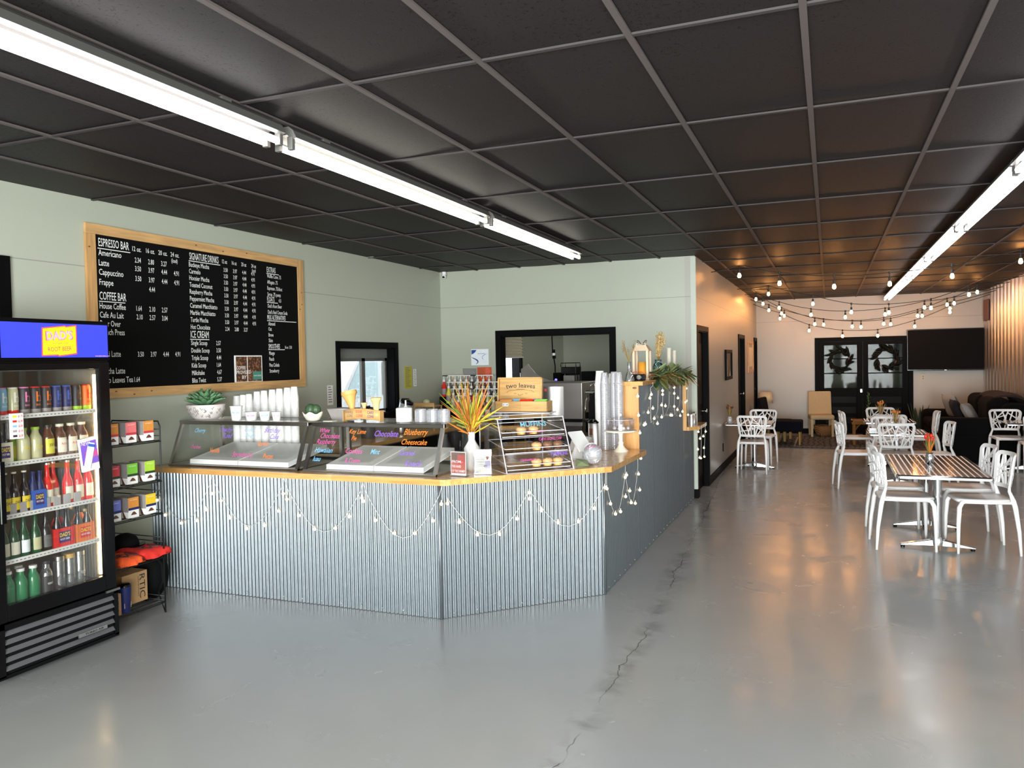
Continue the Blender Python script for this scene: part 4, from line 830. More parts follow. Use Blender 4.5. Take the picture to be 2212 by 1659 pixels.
def folded(name, cx, cy, z, sx, sy, h, m, lab, cat, ink='ink_dark', seed=1):
    rr = random.Random(seed); vs, fs = [], []; n = 14
    for i in range(n+1):
        for j in range(n+1):
            u, v = i/n*2-1, j/n*2-1; e = max(abs(u), abs(v))
            k = 1-.10*rr.random()*(e > .95)
            zz = z+h*(1-e**6*.9)+.006*math.sin(u*5+v*3)+.004*rr.random()
            vs.append((cx+u*sx/2*k, cy+v*sy/2*k, zz-.5*h*max(0, u-.7)))
    o = len(vs); vs += [(x, y, z+.001) for x, y, _ in vs]
    for i in range(n):
        for j in range(n): a = i*(n+1)+j; fs.append((a, a+n+1, a+n+2, a+1)); 
    ring = [i*(n+1) for i in range(n+1)]+[n*(n+1)+j for j in range(1, n+1)]+[i*(n+1)+n for i in range(n-1, -1, -1)]+[j for j in range(n-1, 0, -1)]
    for a, b in zip(ring, ring[1:]+ring[:1]): fs.append((a, b, b+o, a+o))
    t = thing(name, lab, cat, (cx, cy, z)); mb = MB(); mb.add(vs, fs, m, True); mb.build('cloth', t, world=True)
    mb = MB()
    for q in range(5): mb.tube([(cx+.02+.02*q+.03*math.sin(a*1.7+q), cy-.07+.018*a, z+h+.008+.002*math.cos(a)) for a in range(8)], .0016, ink, 4)
    mb.build('print', t, world=True)
folded('folded_shirt', -4.40, 4.02, .415, .30, .28, .055, 'shirt_red', 'folded red t-shirt with dark print on the wire rack', 'shirt', seed=3)
folded('folded_shirt', -4.37, 3.80, .415, .28, .20, .050, 'shirt_orange', 'folded orange t-shirt with dark print, left of the red one', 'shirt', seed=5)
t = thing('cap', 'black cap lying behind the red folded shirt', 'hat', (-4.56, 4.02, .47))
mb = MB(); mb.sphere((-4.56, 4.02, .475), .085, 'black_matte', 18, 10, (1.1,1.1,.95)); mb.build('crown', t, world=True)
mb = MB(); mb.prism([(-4.52+.09*math.cos(a), 4.03+.10*math.sin(a)) for a in [q*.35-1.4 for q in range(9)]], .47, .478, 'black_gloss'); mb.build('brim', t, world=True)
t = thing('backpack', 'black bag stuffed beside the rack under the red shirt', 'bag', (-4.6, 4.2, 0))
mb = MB(); mb.sphere((-4.62, 4.26, .20), .17, 'black_matte', 18, 10, (.9,.8,1.15)); mb.build('bag_body', t, world=True)
mb = MB(); mb.tube([(-4.5,4.2,.36),(-4.44,4.22,.30),(-4.43,4.22,.18),(-4.47,4.2,.08)], .012, 'black_matte'); mb.build('strap', t, world=True)
def carton(x0, x1, y0, y1, z0, z1, lab, words):
    t = thing('cardboard_box', lab, 'box', ((x0+x1)/2, (y0+y1)/2, z0)); mb = MB(); mb.box(x0, x1, y0, y1, z0, z1, 'cardboard'); mb.box(x0, x1+.0005, (y0+y1)/2-.02, (y0+y1)/2+.02, z1-.0005, z1+.0006, 'kraft'); mb.build('carton', t, world=True)
    mb = MB(); yy = y1-.045
    mb.text('RTIC', (x1+.001, yy-.02, z1-.02), (0,0,-1), (0,1,0), .045, 'ink_dark', 'l', 1, z1-z0-.045)
    mb.text('DRINKWARE', (x1+.001, yy-.035, z1-.03), (0,0,-1), (0,1,0), .008, 'ink_dark', 'l', 1, z1-z0-.07)
    mb.build('lettering', t, world=True)
carton(-4.66, -4.42, 3.86, 4.07, .0925, .30, 'brown cardboard box on the bottom rack shelf', 1)
carton(-4.50, -4.30, 3.67, 3.745, .0925, .235, 'smaller cardboard box by the cooler on the bottom rack shelf', 1)
t = thing('tumbler', 'navy blue lidded tumbler with a white label on the bottom rack shelf', 'tumbler', (-4.33, 3.80, .0925))
mb = MB(); mb.lathe([(.032,0),(.034,.005),(.040,.15),(.041,.17)], 'navy', (-4.33,3.80,.0925), 20); mb.build('body', t, world=True)
mb = MB(); mb.lathe([(.042,.17),(.042,.182),(.03,.19),(0,.19)], 'black_gloss', (-4.33,3.80,.0925), 20); mb.cyl((-4.33,3.80,.262), .0405, .006, 'chrome', 20); mb.build('lid', t, world=True)
mb = MB(); f = oncyl(-4.33, 3.80, .037, .0925, .0)
mb.add([f(.026*math.cos(q*PI/8), .115+.022*math.sin(q*PI/8)) for q in range(16)], [tuple(range(16))], 'paper_white'); mb.add([f(a, b) for a, b in ((-.03,.03),(.03,.03),(.03,.065),(-.03,.065))], [(0,1,2,3)], 'paper_white')
mb.text('RTIC', (0,0,0), Y, Z, .02, 'ink_dark', 'c', 1, .05, fn=lambda a, b: oncyl(-4.33, 3.80, .038, .0925, 0)(a, b+.037)); mb.build('label', t, world=True)
# ================================================================ menu board
BX = XL+.003
t = thing('menu_board', 'large black menu board in a pine frame on the left wall', 'menu board', (BX, 5.3, 1.5))
y0, y1, z0, z1 = 4.06, 6.54, 1.485, 2.745
mb = MB(); mb.box(BX, BX+.014, y0+.03, y1-.03, z0+.03, z1-.03, 'chalkboard'); bd = mb.build('board', t, world=True)
for a, b, c, d, m in ((y0, y1-.09, z1-.072, z1, 'pine_y'), (y0+.0, y1, z0, z0+.072, 'pine_y'), (y0, y0+.078, z0+.073, z1-.073, 'pine_z'), (y1-.088, y1, z0+.073, z1, 'pine_z')):
    mb = MB(); mb.box(BX, BX+.024, a, b, c, d, m)
    for q in range(3):
        ky, kz = R.uniform(a+.02, b-.02), R.uniform(c+.02, d-.02); mb.sphere((BX+.024, ky, kz), .008, 'knot', 8, 5, (.08,1.3,.7))
    mb.build('frame_board', t, world=True, bevel=.002)
FX = BX+.0152
def sec(lines, under=()):
    mb = MB()
    for s, y, z, h, al, sx in lines: mb.text(s, (FX, y, z), Y, Z, h, 'chalk', al, sx)
    for a, b, z in under: mb.box(FX-.001, FX+.0003, a, b, z-.003, z+.003, 'chalk')
    mb.build('lettering', bd, world=True)
H1, H2, H3 = .058, .043, .040
rows = [('Americano', 2.525, ('2.34','2.80','3.27','')), ('Latte', 2.452, ('3.50','3.97','4.44','4.91')), ('Cappuccino', 2.385, ('3.50','3.97','4.44','4.91')), ('Frappe', 2.312, ('','4.44','',''))]
L = [('ESPRESSO BAR', 4.168, 2.592, H1, 'l', .50), ('12 oz.', 4.465, 2.592, .036, 'l', .72), ('16 oz.', 4.595, 2.592, .036, 'l', .72), ('20 oz.', 4.715, 2.592, .036, 'l', .72), ('24 oz.', 4.838, 2.592, .036, 'l', .72), ('(Iced)', 4.845, 2.545, .032, 'l', .62)]
for s, z, ps in rows:
    L.append((s, 4.165, z, H2, 'l', .72))
    for k, p_ in enumerate(ps):
        if p_: L.append((p_, 4.485+.127*k, z-(.018 if s != 'Latte' else .01), .038, 'l', .62))
sec(L, [(4.16, 4.445, 2.575)])
L = [('COFFEE BAR', 4.162, 2.205, H1, 'l', .50)]
for s, z, ps in (('House Coffee', 2.140, ('1.64','2.10','2.57')), ('Cafe Au Lait', 2.075, ('2.10','2.57','3.04')), ('Pour Over', 2.012, ()), ('French Press', 1.950, ()), ('Chai Latte', 1.790, ('3.50','3.97','4.44','4.91')), ('Mocha Latte', 1.665, ()), ('Two Leaves Tea', 1.598, ())):
    L.append((s, 4.160, z, H2, 'l', .66))
    for k, p_ in enumerate(ps): L.append((p_, 4.485+.123*k, z, .038, 'l', .62))
L.append(('1.64', 4.445, 1.598, .038, 'l', .62))
sec(L, [(4.158, 4.385, 2.192)])
L = [('SIGNATURE DRINKS', 5.038, 2.592, H1, 'l', .44), ('12 oz', 5.415, 2.600, .034, 'l', .60), ('16 oz', 5.535, 2.600, .034, 'l', .60), ('20 oz', 5.655, 2.600, .034, 'l', .60), ('24 oz', 5.786, 2.600, .034, 'l', .60), ('(Iced)', 5.795, 2.562, .026, 'l', .6)]
for k, s in enumerate(('Buckeye Mocha','Carmelo','Hoosier Mocha','Toasted Coconut','Raspberry Mocha','Peppermint Mocha','Caramel Macchiatto','Marble Macchiatto','Turtle Mocha','Hot Chocolate')):
    z = 2.532-.0545*k-.0003*k*k; L.append((s, 5.030, z, .038, 'l', .66 if 'acch' not in s else .70))
    for q, p_ in enumerate(('3.50','3.97','4.44','4.91') if s != 'Hot Chocolate' else ('2.34','2.80','3.27')): L.append((p_, 5.43+.117*q, z-.004, .034, 'l', .62))
sec(L, [(5.03, 5.39, 2.580)])
L = [('ICE CREAM', 5.026, 1.945, H1, 'l', .5)]
for k, (s, p_) in enumerate((('Single Scoop','2.57'),('Double Scoop','3.50'),('Triple Scoop','4.44'),('Kids Scoop','1.64'),('Milkshake','4.67'),('Bliss Twist','5.37'))):
    z = 1.885-.0625*k; L += [(s, 5.028, z, .038, 'l', .66), (p_, 5.315, z+.002, .036, 'l', .62)]
sec(L, [(5.02, 5.235, 1.932)])
L = [('EXTRAS', 6.0, 2.580, .050, 'l', .5), ('FLOATS', 5.993, 2.305, .046, 'l', .46), ('4.21', 6.16, 2.305, .032, 'l', .5), ('MILK ALTERNATIVES', 5.988, 2.135, .044, 'l', .46), ('SMOOTHIES', 5.995, 1.862, .044, 'l', .48), ('16 oz  3.50', 6.235, 1.862, .028, 'l', .6)]
for s, z in (('Waffle Cone .75',2.528),('Affogato .75',2.472),('Espresso .75/shot',2.415),('Syrup .75 pump',2.358),("Dad's Root Beer",2.248),("Dad's Red Cream Soda",2.190),('Almond',2.08),('Oat',2.030),('Breve',1.975),('Skim',1.922),('Mango',1.803),('Peach',1.747),('Pina Colada',1.690),('Strawberry',1.635)): L.append((s, 6.0, z, .034, 'l', .62))
sec(L, [(5.995,6.17,2.568),(5.99,6.145,2.296),(5.985,6.42,2.124),(5.992,6.23,1.852)])
mb = MB(); mb.box(BX+.014, BX+.017, 5.528, 5.895, 1.558, 1.797, 'paper_white'); mb.box(BX+.017, BX+.0175, 5.548, 5.690, 1.562, 1.787, 'coffee_beans'); mb.box(BX+.017, BX+.0175, 5.700, 5.885, 1.562, 1.787, 'coffee_beans')
mb.lathe([(.03,0),(.03,.001)], 'teal', (BX+.0172, 5.825, 1.61), 20, 'x'); mb.box(BX+.017, BX+.0178, 5.765, 5.885, 1.575, 1.650, 'teal'); mb.text('SHORT SISTERS', (BX+.0185, 5.825, 1.606), Y, Z, .012, 'paper_white', 'c', 1, .10)
for s, z, w in (('COFFEE', 1.672, .12), ('PROVIDED', 1.632, .19), ('BY', 1.588, .06)): mb.text(s, (BX+.0185, 5.55 if s != 'BY' else 5.62, z), Y, Z, .030, 'paper_white', 'l', 1, w)
mb.build('coffee_card', t, world=True)
# notices taped on the walls
def sheet(axis, pos, a0, a1, z0, z1, m, lab, extra=None, nm='notice'):
    mb = MB()
    if axis == 'x': mb.box(pos, pos+.002, a0, a1, z0, z1, m)
    else: mb.box(a0, a1, pos-.002, pos, z0, z1, m)
    if extra: extra(mb)
    return solo(nm, mb, lab, 'notice', (pos, (a0+a1)/2, z0) if axis == 'x' else ((a0+a1)/2, pos, z0))
xl, yb = XL+.001, YB-.001
def lines_x(mb, y, z, n, w, h, m='ink_grey'):
    for k in range(n): mb.box(xl+.002, xl+.0025, y, y+w*(.7+.3*math.sin(k*2.3)**2), z-k*h, z-k*h+h*.35, m)
def lines_y(mb, x, z, n, w, h, m='ink_grey'):
    for k in range(n): mb.box(x, x+w*(.7+.3*math.sin(k*2.3)**2), yb-.0025, yb-.002, z-k*h, z-k*h+h*.35, m)
sheet('x', xl, 6.93, 7.03, 1.27, 1.48, 'paper_white', 'white paper sheet taped left of the serving window', lambda mb: lines_x(mb, 6.945, 1.455, 7, .07, .026))
sheet('x', xl, 8.56, 8.745, 1.38, 1.655, 'note_yellow', 'yellow paper list taped right of the serving window', lambda mb: lines_x(mb, 8.58, 1.635, 14, .13, .018))
sheet('x', xl, 8.79, 8.86, 1.40, 1.62, 'paper_white', 'narrow white slip beside the yellow list', lambda mb: lines_x(mb, 8.80, 1.6, 10, .045, .02))
def blue_poster(mb):
    mb.add([(-4.455,yb-.0025,1.855),(-4.38,yb-.0025,1.855),(-4.40,yb-.0025,1.825),(-4.43,yb-.0025,1.805),(-4.455,yb-.0025,1.795)], [(0,1,2,3,4)], 'poster_blue'); mb.tube([(-4.45+.09*math.sin(a*.3), yb-.002, 1.755-.011*a) for a in range(9)], [.003+.006*math.sin(PI*a/8) for a in range(9)], 'poster_blue', 5)
    mb.tube([(-4.24-.06*math.sin(a*.3), yb-.002, 1.80-.009*a) for a in range(9)], .003, 'blue', 5); mb.text('Hand washing', (-4.36,yb-.003,1.80), (1,0,0), Z, .012, 'poster_blue', 'l', 1, .1)
sheet('y', yb, -4.46, -4.205, 1.65, 1.865, 'car_white', 'white poster with blue curves on the back wall', blue_poster)
sheet('y', yb, -4.59, -4.385, 1.43, 1.61, 'note_grey', 'grey printed sheet behind the dried grass, left of the orange sheet', lambda mb: lines_y(mb, -4.57, 1.585, 9, .16, .018, 'grey_box'))
sheet('y', yb, -4.375, -4.165, 1.345, 1.622, 'note_orange', 'orange printed sheet on the back wall', lambda mb: (lines_y(mb, -4.36, 1.59, 6, .09, .02, 'muffin_dark'), lines_y(mb, -4.255, 1.6, 12, .075, .019, 'tea_pink')))
# ================================================================ things on the glass cases
TOP = 1.2815
t = thing('potted_succulent', 'large green succulent in a white patterned bowl on the glass case', 'plant', (-4.68, 4.95, TOP))
c = (-4.68, 4.95, TOP)
mb = MB(); mb.lathe([(.085,0),(.105,.012),(.140,.07),(.152,.118),(.144,.118),(.13,.09)], 'pot_pattern', c, 28)
for q in range(90):
    a = R.uniform(0, 2*PI); z = R.uniform(.02, .095); r = (.105+(z-.012)/.058*.035) if z < .07 else (.14+(z-.07)/.048*.012); mb.tube([(c[0]+(r+.003)*math.cos(a+k*.05), c[1]+(r+.003)*math.sin(a+k*.05), c[2]+z+.012*math.sin(k*1.9+q)) for k in range(4)], .0022, 'grey_box', 4)
mb.build('bowl', t, world=True)
mb = MB(); mb.cyl((c[0],c[1],c[2]+.09), .13, .012, 'leaf_dark', 20); mb.build('soil', t, world=True)
for ring, (n, r, z, w, el) in enumerate(((14,.165,.150,.055,.25),(13,.14,.185,.052,.6),(10,.105,.215,.048,.9),(7,.06,.235,.042,1.2),(4,.025,.24,.03,1.45))):
    for k in range(n):
        a = 2*PI*(k+.5*(ring % 2))/n+R.uniform(-.1,.1); b0 = (c[0]+.03*math.cos(a), c[1]+.03*math.sin(a), c[2]+.11+.012*ring)
        mb = MB(); tip = (c[0]+r*math.cos(a), c[1]+r*math.sin(a), c[2]+z+R.uniform(-.008,.008)); mb.leaf(b0, tip, w, 'succulent', bend=.12, fold=.35)
        mb.build('leaf', t, world=True, solid=.009)
# stacks of white paper cups standing behind the wall-end case
def cup_stack(x, y, z, h, r, lab, m='cup_paper', grp='paper cup stacks behind the display case', nm='cup_stack'):
    pr = [(r,0),(r*1.03,.004),(r,.008)]; k = int((h-.112)/.012); zz = .008
    for i in range(k): pr += [(r*.99, zz+.008), (r*1.02, zz+.010), (r*.99, zz+.012)]; zz += .012
    pr += [(r*.99, h-.095), (r*.74, h-.006), (r*.70, h), (r*.62, h-.004)]
    mb = MB(); mb.lathe(pr, m, (x,y,z), 18); return solo(nm, mb, lab, 'cups', (x,y,z), 0, grp)
for i, x in enumerate((-4.735,-4.665,-4.60,-4.515,-4.44,-4.355,-4.28,-4.20,-4.13)):
    cup_stack(x, 5.37+.0*(i % 2), CT+.0, .525+.008*i-(.0 if i > 2 else .012), .0355, ORD[i]+' white cup stack from the left, behind the wall-end glass case')
def cup(x, y, z, h, rt, ink, word, lab):
    t = thing('paper_cup', lab, 'cup', (x,y,z), 0, 'sample paper cups on the glass case'); mb = MB()
    mb.lathe([(rt*.70,0),(rt*.72,.003),(rt*.96,h-.006),(rt*1.05,h-.003),(rt*1.03,h),(rt*.92,h-.002),(rt*.68,.006),(0,.006)], 'cup_paper', (x,y,z), 20); mb.build('cup_body', t, world=True)
    rr = rt*.9
    mb = MB(); mb.text(word, (0,0,0), Y, Z, .016, ink, 'c', 1, rt*1.0, fn=lambda a, b: (x+(rr+.003)*math.sin(a/rr+.6), y-(rr+.003)*math.cos(a/rr+.6), z+h*.50+b)); mb.build('lettering', t, world=True)
cup(-4.30, 4.87, TOP, .112, .050, 'ink_sky', 'large', 'tall paper sample cup, leftmost in front of the cup stacks')
cup(-4.155, 4.87, TOP, .066, .052, 'pink', 'medium', 'wide low paper cup with pink writing')
cup(-4.025, 4.87, TOP, .072, .046, 'ink_sky', 'small', 'paper cup with blue writing, third of the sample cups')
cup(-3.915, 4.87, TOP, .068, .037, 'pink', 'kids', 'smallest paper cup with pink writing, rightmost sample cup')
t = thing('potted_cactus', 'round cactus in a scalloped cream bowl on the glass case', 'plant', (-3.60, 4.90, TOP)); c = (-3.60, 4.90, TOP)
mb = MB(); n = 24; vs, fs = [], []
for j, (r, z) in enumerate(((.032,0),(.05,.012),(.066,.04),(.074,.062))):
    for i in range(n): a = 2*PI*i/n; q = 1+.07*math.cos(a*5)*(j/3); vs.append((c[0]+r*q*math.cos(a), c[1]+r*q*math.sin(a), c[2]+z+(.010*math.cos(a*5) if j == 3 else 0)))
for j in range(3):
    for i in range(n): a = j*n+i; b = j*n+(i+1) % n; fs.append((a,b,b+n,a+n))
fs.append(tuple(range(n))[::-1]); mb.add(vs, fs, 'cream', True); mb.build('bowl', t, world=True, solid=.004)
for dx, r in ((-.020,.040),(.024,.036)):
    mb = MB(); n = 30; vs, fs = [], []
    for j in range(11):
        ph = PI*j/10
        for i in range(n): a = 2*PI*i/n; rr = r*math.sin(ph)*(1+.08*math.cos(a*10)); vs.append((c[0]+dx+rr*math.cos(a), c[1]+rr*math.sin(a), c[2]+.085-r*1.1*math.cos(ph)))
    for j in range(10):
        for i in range(n): a = j*n+i; b = j*n+(i+1) % n; fs.append((a,b,b+n,a+n))
    mb.add(vs, fs, 'cactus', True); mb.build('cactus_ball', t, world=True)
# kraft cone holder with sample cones
t = thing('cone_stand', 'kraft card stand with cone names, on the glass case', 'stand', (-3.17, 4.90, TOP)); c = (-3.17, 4.90, TOP)
mb = MB(); vs = []; n = 10
for i in range(n+1): u = i/n*2-1; vs += [(c[0]+u*.155, c[1]-.03+.02*u*u, c[2]+.012-.016*abs(u)+.012), (c[0]+u*.160, c[1]-.03+.02*u*u, c[2]+.098-.020*u*u)]
mb.add(vs, [(2*i,2*i+2,2*i+3,2*i+1) for i in range(n)], 'kraft', True)
for u in (-1, 1): mb.box(c[0]+u*.156-.002, c[0]+u*.156+.002, c[1]-.012, c[1]+.04, c[2], c[2]+.078, 'kraft')
mb.box(c[0]-.156, c[0]+.156, c[1]+.0, c[1]+.05, c[2]+.076, c[2]+.080, 'kraft'); mb.build('card', t, world=True, solid=.002)
mb = MB()
for s, x, z, m, w in (('WAFFLE', -.095, .060, 'ink_grey', .075), ('CONE', -.090, .034, 'ink_grey', .055), ('SUGAR', -.005, .065, 'sticker_red', .055), ('CONE', -.002, .036, 'sticker_red', .055), ('CAKE', .088, .058, 'purple', .050), ('CONE', .088, .030, 'purple', .050)): mb.text(s, (0,0,0), (1,0,0), Z, .020, m, 'c', 1, w, fn=lambda a, b, x=x, z=z: (c[0]+x+a, c[1]-.0335+.02*((x+a)/.155)**2, c[2]+z+b))
mb.build('lettering', t, world=True)
mb = MB(); M_ = Matrix.Translation((c[0]-.085, c[1]+.015, c[2]+.055)) @ Matrix.Rotation(-.22, 4, 'Y')
mb.lathe([(.004,0),(.05,.14),(.056,.155),(.050,.150)], 'cone', (0,0,0), 14, M=M_); mb.lathe([(.052,.138),(.060,.150),(.058,.172)], 'cone', (0,0,0), 9, M=M_); solo('waffle_cone', mb, 'large waffle cone leaning in the kraft stand', 'cone', (c[0]-.085, c[1]+.015, c[2]+.055))
def cake_cone(x, z, k, lab, h=.075):
    mb = MB(); mb.lathe([(.017*k,0),(.021*k,h*.5),(.024*k,h*.55),(.026*k,h*.72),(.031*k,h*.74),(.032*k,h*.82),(.036*k,h*.84),(.037*k,h),(.033*k,h-.004),(.02*k,h*.5)], 'cone_light', (c[0]+x, c[1]+.015, c[2]+z), 18); solo('cake_cone', mb, lab, 'cone', (c[0]+x, c[1]+.015, c[2]+z))
cake_cone(.010, .078, .62, 'small flat-bottomed wafer cone in the middle of the kraft stand', .06); cake_cone(.112, .070, 1.1, 'larger flat-bottomed wafer cone at the right of the kraft stand', .105)
t = thing('tub_of_lids', 'open grey plastic tub left of the kraft cone stand', 'tub', (-3.42, 5.06, TOP)); mb = MB()
mb.add([(-3.50,5.0,TOP),(-3.36,5.0,TOP),(-3.36,5.12,TOP),(-3.50,5.12,TOP),(-3.53,4.98,TOP+.085),(-3.34,4.98,TOP+.085),(-3.34,5.14,TOP+.085),(-3.53,5.14,TOP+.085)], [(3,2,1,0),(0,1,5,4),(1,2,6,5),(2,3,7,6),(3,0,4,7)], 'grey_box'); mb.build('tub', t, world=True, solid=.003)
mb = MB(); mb.tube([(-3.53,4.98,TOP+.085),(-3.34,4.98,TOP+.085),(-3.34,5.14,TOP+.085),(-3.53,5.14,TOP+.085)], .004, 'grey_box', 6, closed=True); mb.build('rim', t, world=True)
for i, x in enumerate((-2.835,)):
    mb = MB(); pr = []
    for k in range(9): pr += [(.058, .001+k*.011), (.061, .004+k*.011), (.058, .009+k*.011)]
    pr += [(.052,.102),(.0,.103)]; mb.lathe(pr, 'cup_paper', (x, 4.93, TOP), 22); solo('lid_stack', mb, 'white stack of paper tubs beside the clear lid stacks', 'lids', (x, 4.93, TOP))
for i, x in enumerate((-2.70, -2.605, -2.515)):
    mb = MB(); pr = []
    for k in range(8): pr += [(.042, .001+k*.011), (.046, .004+k*.011), (.042, .009+k*.011)]
    pr += [(.036,.094),(.0,.095)]; mb.lathe(pr, 'clear_cup', (x, 4.93, TOP), 20); solo('clear_lid_stack', mb, ['clear plastic lid stack beside the white tub stack','clear plastic lid stack between two others','clear plastic lid stack at the corner end of the glass case'][i], 'lids', (x, 4.93, TOP), 0, 'clear lid stacks')
mb = MB(); mb.lathe([(.028,0),(.028,.07),(.016,.09),(.012,.10)], 'white_plastic', (-2.93, 5.12, TOP), 14); b = mb; t = thing('pump_bottle', 'white pump bottle behind the white tub stack', 'bottle', (-2.93, 5.12, TOP)); b.build('bottle_body', t, world=True)
mb = MB(); mb.cyl((-2.93,5.12,TOP+.10), .006, .05, 'white_plastic', 8); mb.box(-2.95,-2.905,5.11,5.13,TOP+.145,TOP+.16,'black_gloss'); mb.build('pump', t, world=True)
mb = MB(); mb.box(-3.26,-3.20,4.84,4.87,TOP,TOP+.010,'ink_dark'); mb.box(-3.20,-3.14,4.84,4.87,TOP,TOP+.012,'paper_white'); solo('marker_pen', mb, 'black and white marker pen lying under the kraft stand', 'pen', (-3.2,4.85,TOP), bevel=.003)
mb = MB(); mb.box(-3.47,-3.39,4.84,4.90,TOP,TOP+.006,'flyer_green'); mb.box(-3.45,-3.42,4.85,4.88,TOP+.006,TOP+.007,'sticker_red'); solo('card_pile', mb, 'small pale printed cards in front of the grey tub', 'cards', (-3.43,4.87,TOP))
# ================================================================ things on the butcher block
t = thing('grass_vase', 'white faceted vase of orange and green grass beside the angled corner', 'vase', (-2.36, 5.05, CT)); c = (-2.36, 5.05, CT)
mb = MB(); mb.lathe([(.040,0),(.052,.02),(.060,.155),(.030,.200),(.024,.215),(.026,.262),(.030,.270),(.022,.268),(.018,.21)], 'vase_white', c, 8); mb.build('vase_body', t, world=True)
for k in range(96):
    a = R.uniform(0, 2*PI); el = R.uniform(.15, 1.5); L = R.uniform(.14, .36)+.08*math.sin(el)
    o = (c[0]+.012*math.cos(a), c[1]+.012*math.sin(a), c[2]+.24+R.uniform(0,.10))
    tip = (o[0]+L*math.cos(el)*math.cos(a)*.62, o[1]+L*math.cos(el)*math.sin(a)*.62, o[2]+L*math.sin(el)*.95)
    mb = MB(); mb.leaf(o, tip, R.uniform(.008,.014), R.choice(['grass_yellow','grass_orange','grass_green','grass_orange','grass_yellow']), bend=R.uniform(-.35,.30), seg=6, up=(math.sin(a),math.cos(a),.5)); mb.build('blade', t, world=True, solid=.0012)
def flyer(cx, cy, w, h, rz, lab, kind):
    t = thing('acrylic_flyer_stand', lab, 'flyer stand', (cx, cy, CT)); M_ = Matrix.Translation((cx, cy, CT)) @ Matrix.Rotation(rz, 4, 'Z')
    mb = MB(); mb.box(-w/2-.004, w/2+.004, -.004, -.001, .002, h+.006, 'acrylic', M=M_); mb.box(-w/2-.004, w/2+.004, -.02, .05, 0, .004, 'acrylic', M=M_); mb.build('holder', t, world=True)
    mb = MB(); mb.box(-w/2, w/2, 0, .0015, .006, h, 'paper_white', M=M_); f = -.0004
    def q(x0, x1, z0, z1, m): mb.box(x0, x1, f-.0003, f, z0, z1, m, M=M_)
    X_ = M_.to_3x3() @ Vector((1,0,0)); O_ = lambda x, z: tuple(M_ @ Vector((x, f-.0006, z)))
    if kind == 0:
        q(-w/2+.004, w/2-.004, .02, h-.004, 'flyer_red'); q(-w/2+.004, w/2-.004, h-.06, h-.004, 'muffin_dark'); q(-.005, w/2-.010, h-.085, h-.02, 'red_soda')
        for k in range(26): mb.sphere(tuple(M_ @ Vector((R.uniform(-w/2+.012,w/2-.012), 0, R.uniform(.088,h-.07)))), .007, R.choice(['flyer_red','sticker_red','brown_tea','tea_pink']), 6, 4, (1,.12,1))
        for s, z in (('FROM', h-.075), ('THE HAND', .058), ('OF THE FARMER', .026)): mb.text(s, O_(-w/2+.008, z), X_, Z, .017, 'paper_white', 'l', 1, w*(.40 if z > .1 else .6 if z > .05 else .86))
    else:
        q(-w/2+.004, w/2-.004, .02, h-.004, 'flyer_green')
        for k in range(9): q(-w/2+.01, w/2-.045, h-.02-k*.011, h-.016-k*.011, 'leaf_olive' if k in (3, 6) else 'ink_grey')
        q(.012, w/2-.003, h-.05, h-.006, 'brown_tea'); q(.015, w/2-.004, .02, .095, 'lilac'); q(.008, .03, .05, .066, 'skin'); q(-w/2+.005, -.015, .012, .035, 'ink_dark'); q(-.03, .01, .016, .036, 'yellow_label')
        mb.sphere(tuple(M_ @ Vector((.030, -.001, .118))), .013, 'skin', 8, 5, (1,.1,1.2)); mb.sphere(tuple(M_ @ Vector((.030, -.001, .132))), .014, 'paper_white', 8, 5, (1.1,.1,.5))
    mb.build('flyer', t, world=True)
flyer(-2.315, 4.735, .120, .165, -.12, 'small red coffee cherry flyer in a clear stand', 0)
flyer(-2.185, 4.845, .115, .165, .25, 'small pale green flyer showing a person in a lilac top', 1)
# acrylic muffin case turned along the angled edge
mcA = math.radians(45); MO = Matrix.Translation((-1.855, 5.09, CT)) @ Matrix.Rotation(mcA, 4, 'Z')   # local x along the edge, y away from the customer
t = thing('muffin_case', 'clear acrylic muffin case with three sloping shelves on the angled counter', 'pastry case', (-1.855, 5.09, CT))
W_, D_, H_ = .255, .51, .362
def P(x, y, z): return tuple(MO @ Vector((x, y, z)))
yt_ = .16
mb = MB()
for s in (-1, 1): mb.add([P(s*W_,0,0), P(s*W_,D_,0), P(s*W_,D_,H_), P(s*W_,yt_,H_)], [(0,1,2,3)], 'acrylic')
mb.add([P(-W_,0,0), P(W_,0,0), P(W_,D_,0), P(-W_,D_,0)], [(0,1,2,3)], 'acrylic'); mb.add([P(-W_,yt_,H_), P(W_,yt_,H_), P(W_,D_,H_), P(-W_,D_,H_)], [(0,1,2,3)], 'acrylic')
mb.build('shell', t, world=True)
mb = MB()
for s in (-1, 1):
    for a, b in (((s*W_,0,0),(s*W_,yt_,H_)), ((s*W_,yt_,H_),(s*W_,D_,H_)), ((s*W_,D_,0),(s*W_,D_,H_)), ((s*W_,0,0),(s*W_,D_,0))): mb.bar(P(*a), P(*b), .006, .006, 'acrylic_edge')
for y, z in ((0,0),(yt_,H_),(D_,H_),(D_,0)): mb.bar(P(-W_,y,z), P(W_,y,z), .006, .006, 'acrylic_edge')
mb.build('edges', t, world=True)
tr = ((.02,.055,.36),(.06,.165,.40),(.11,.275,.44))
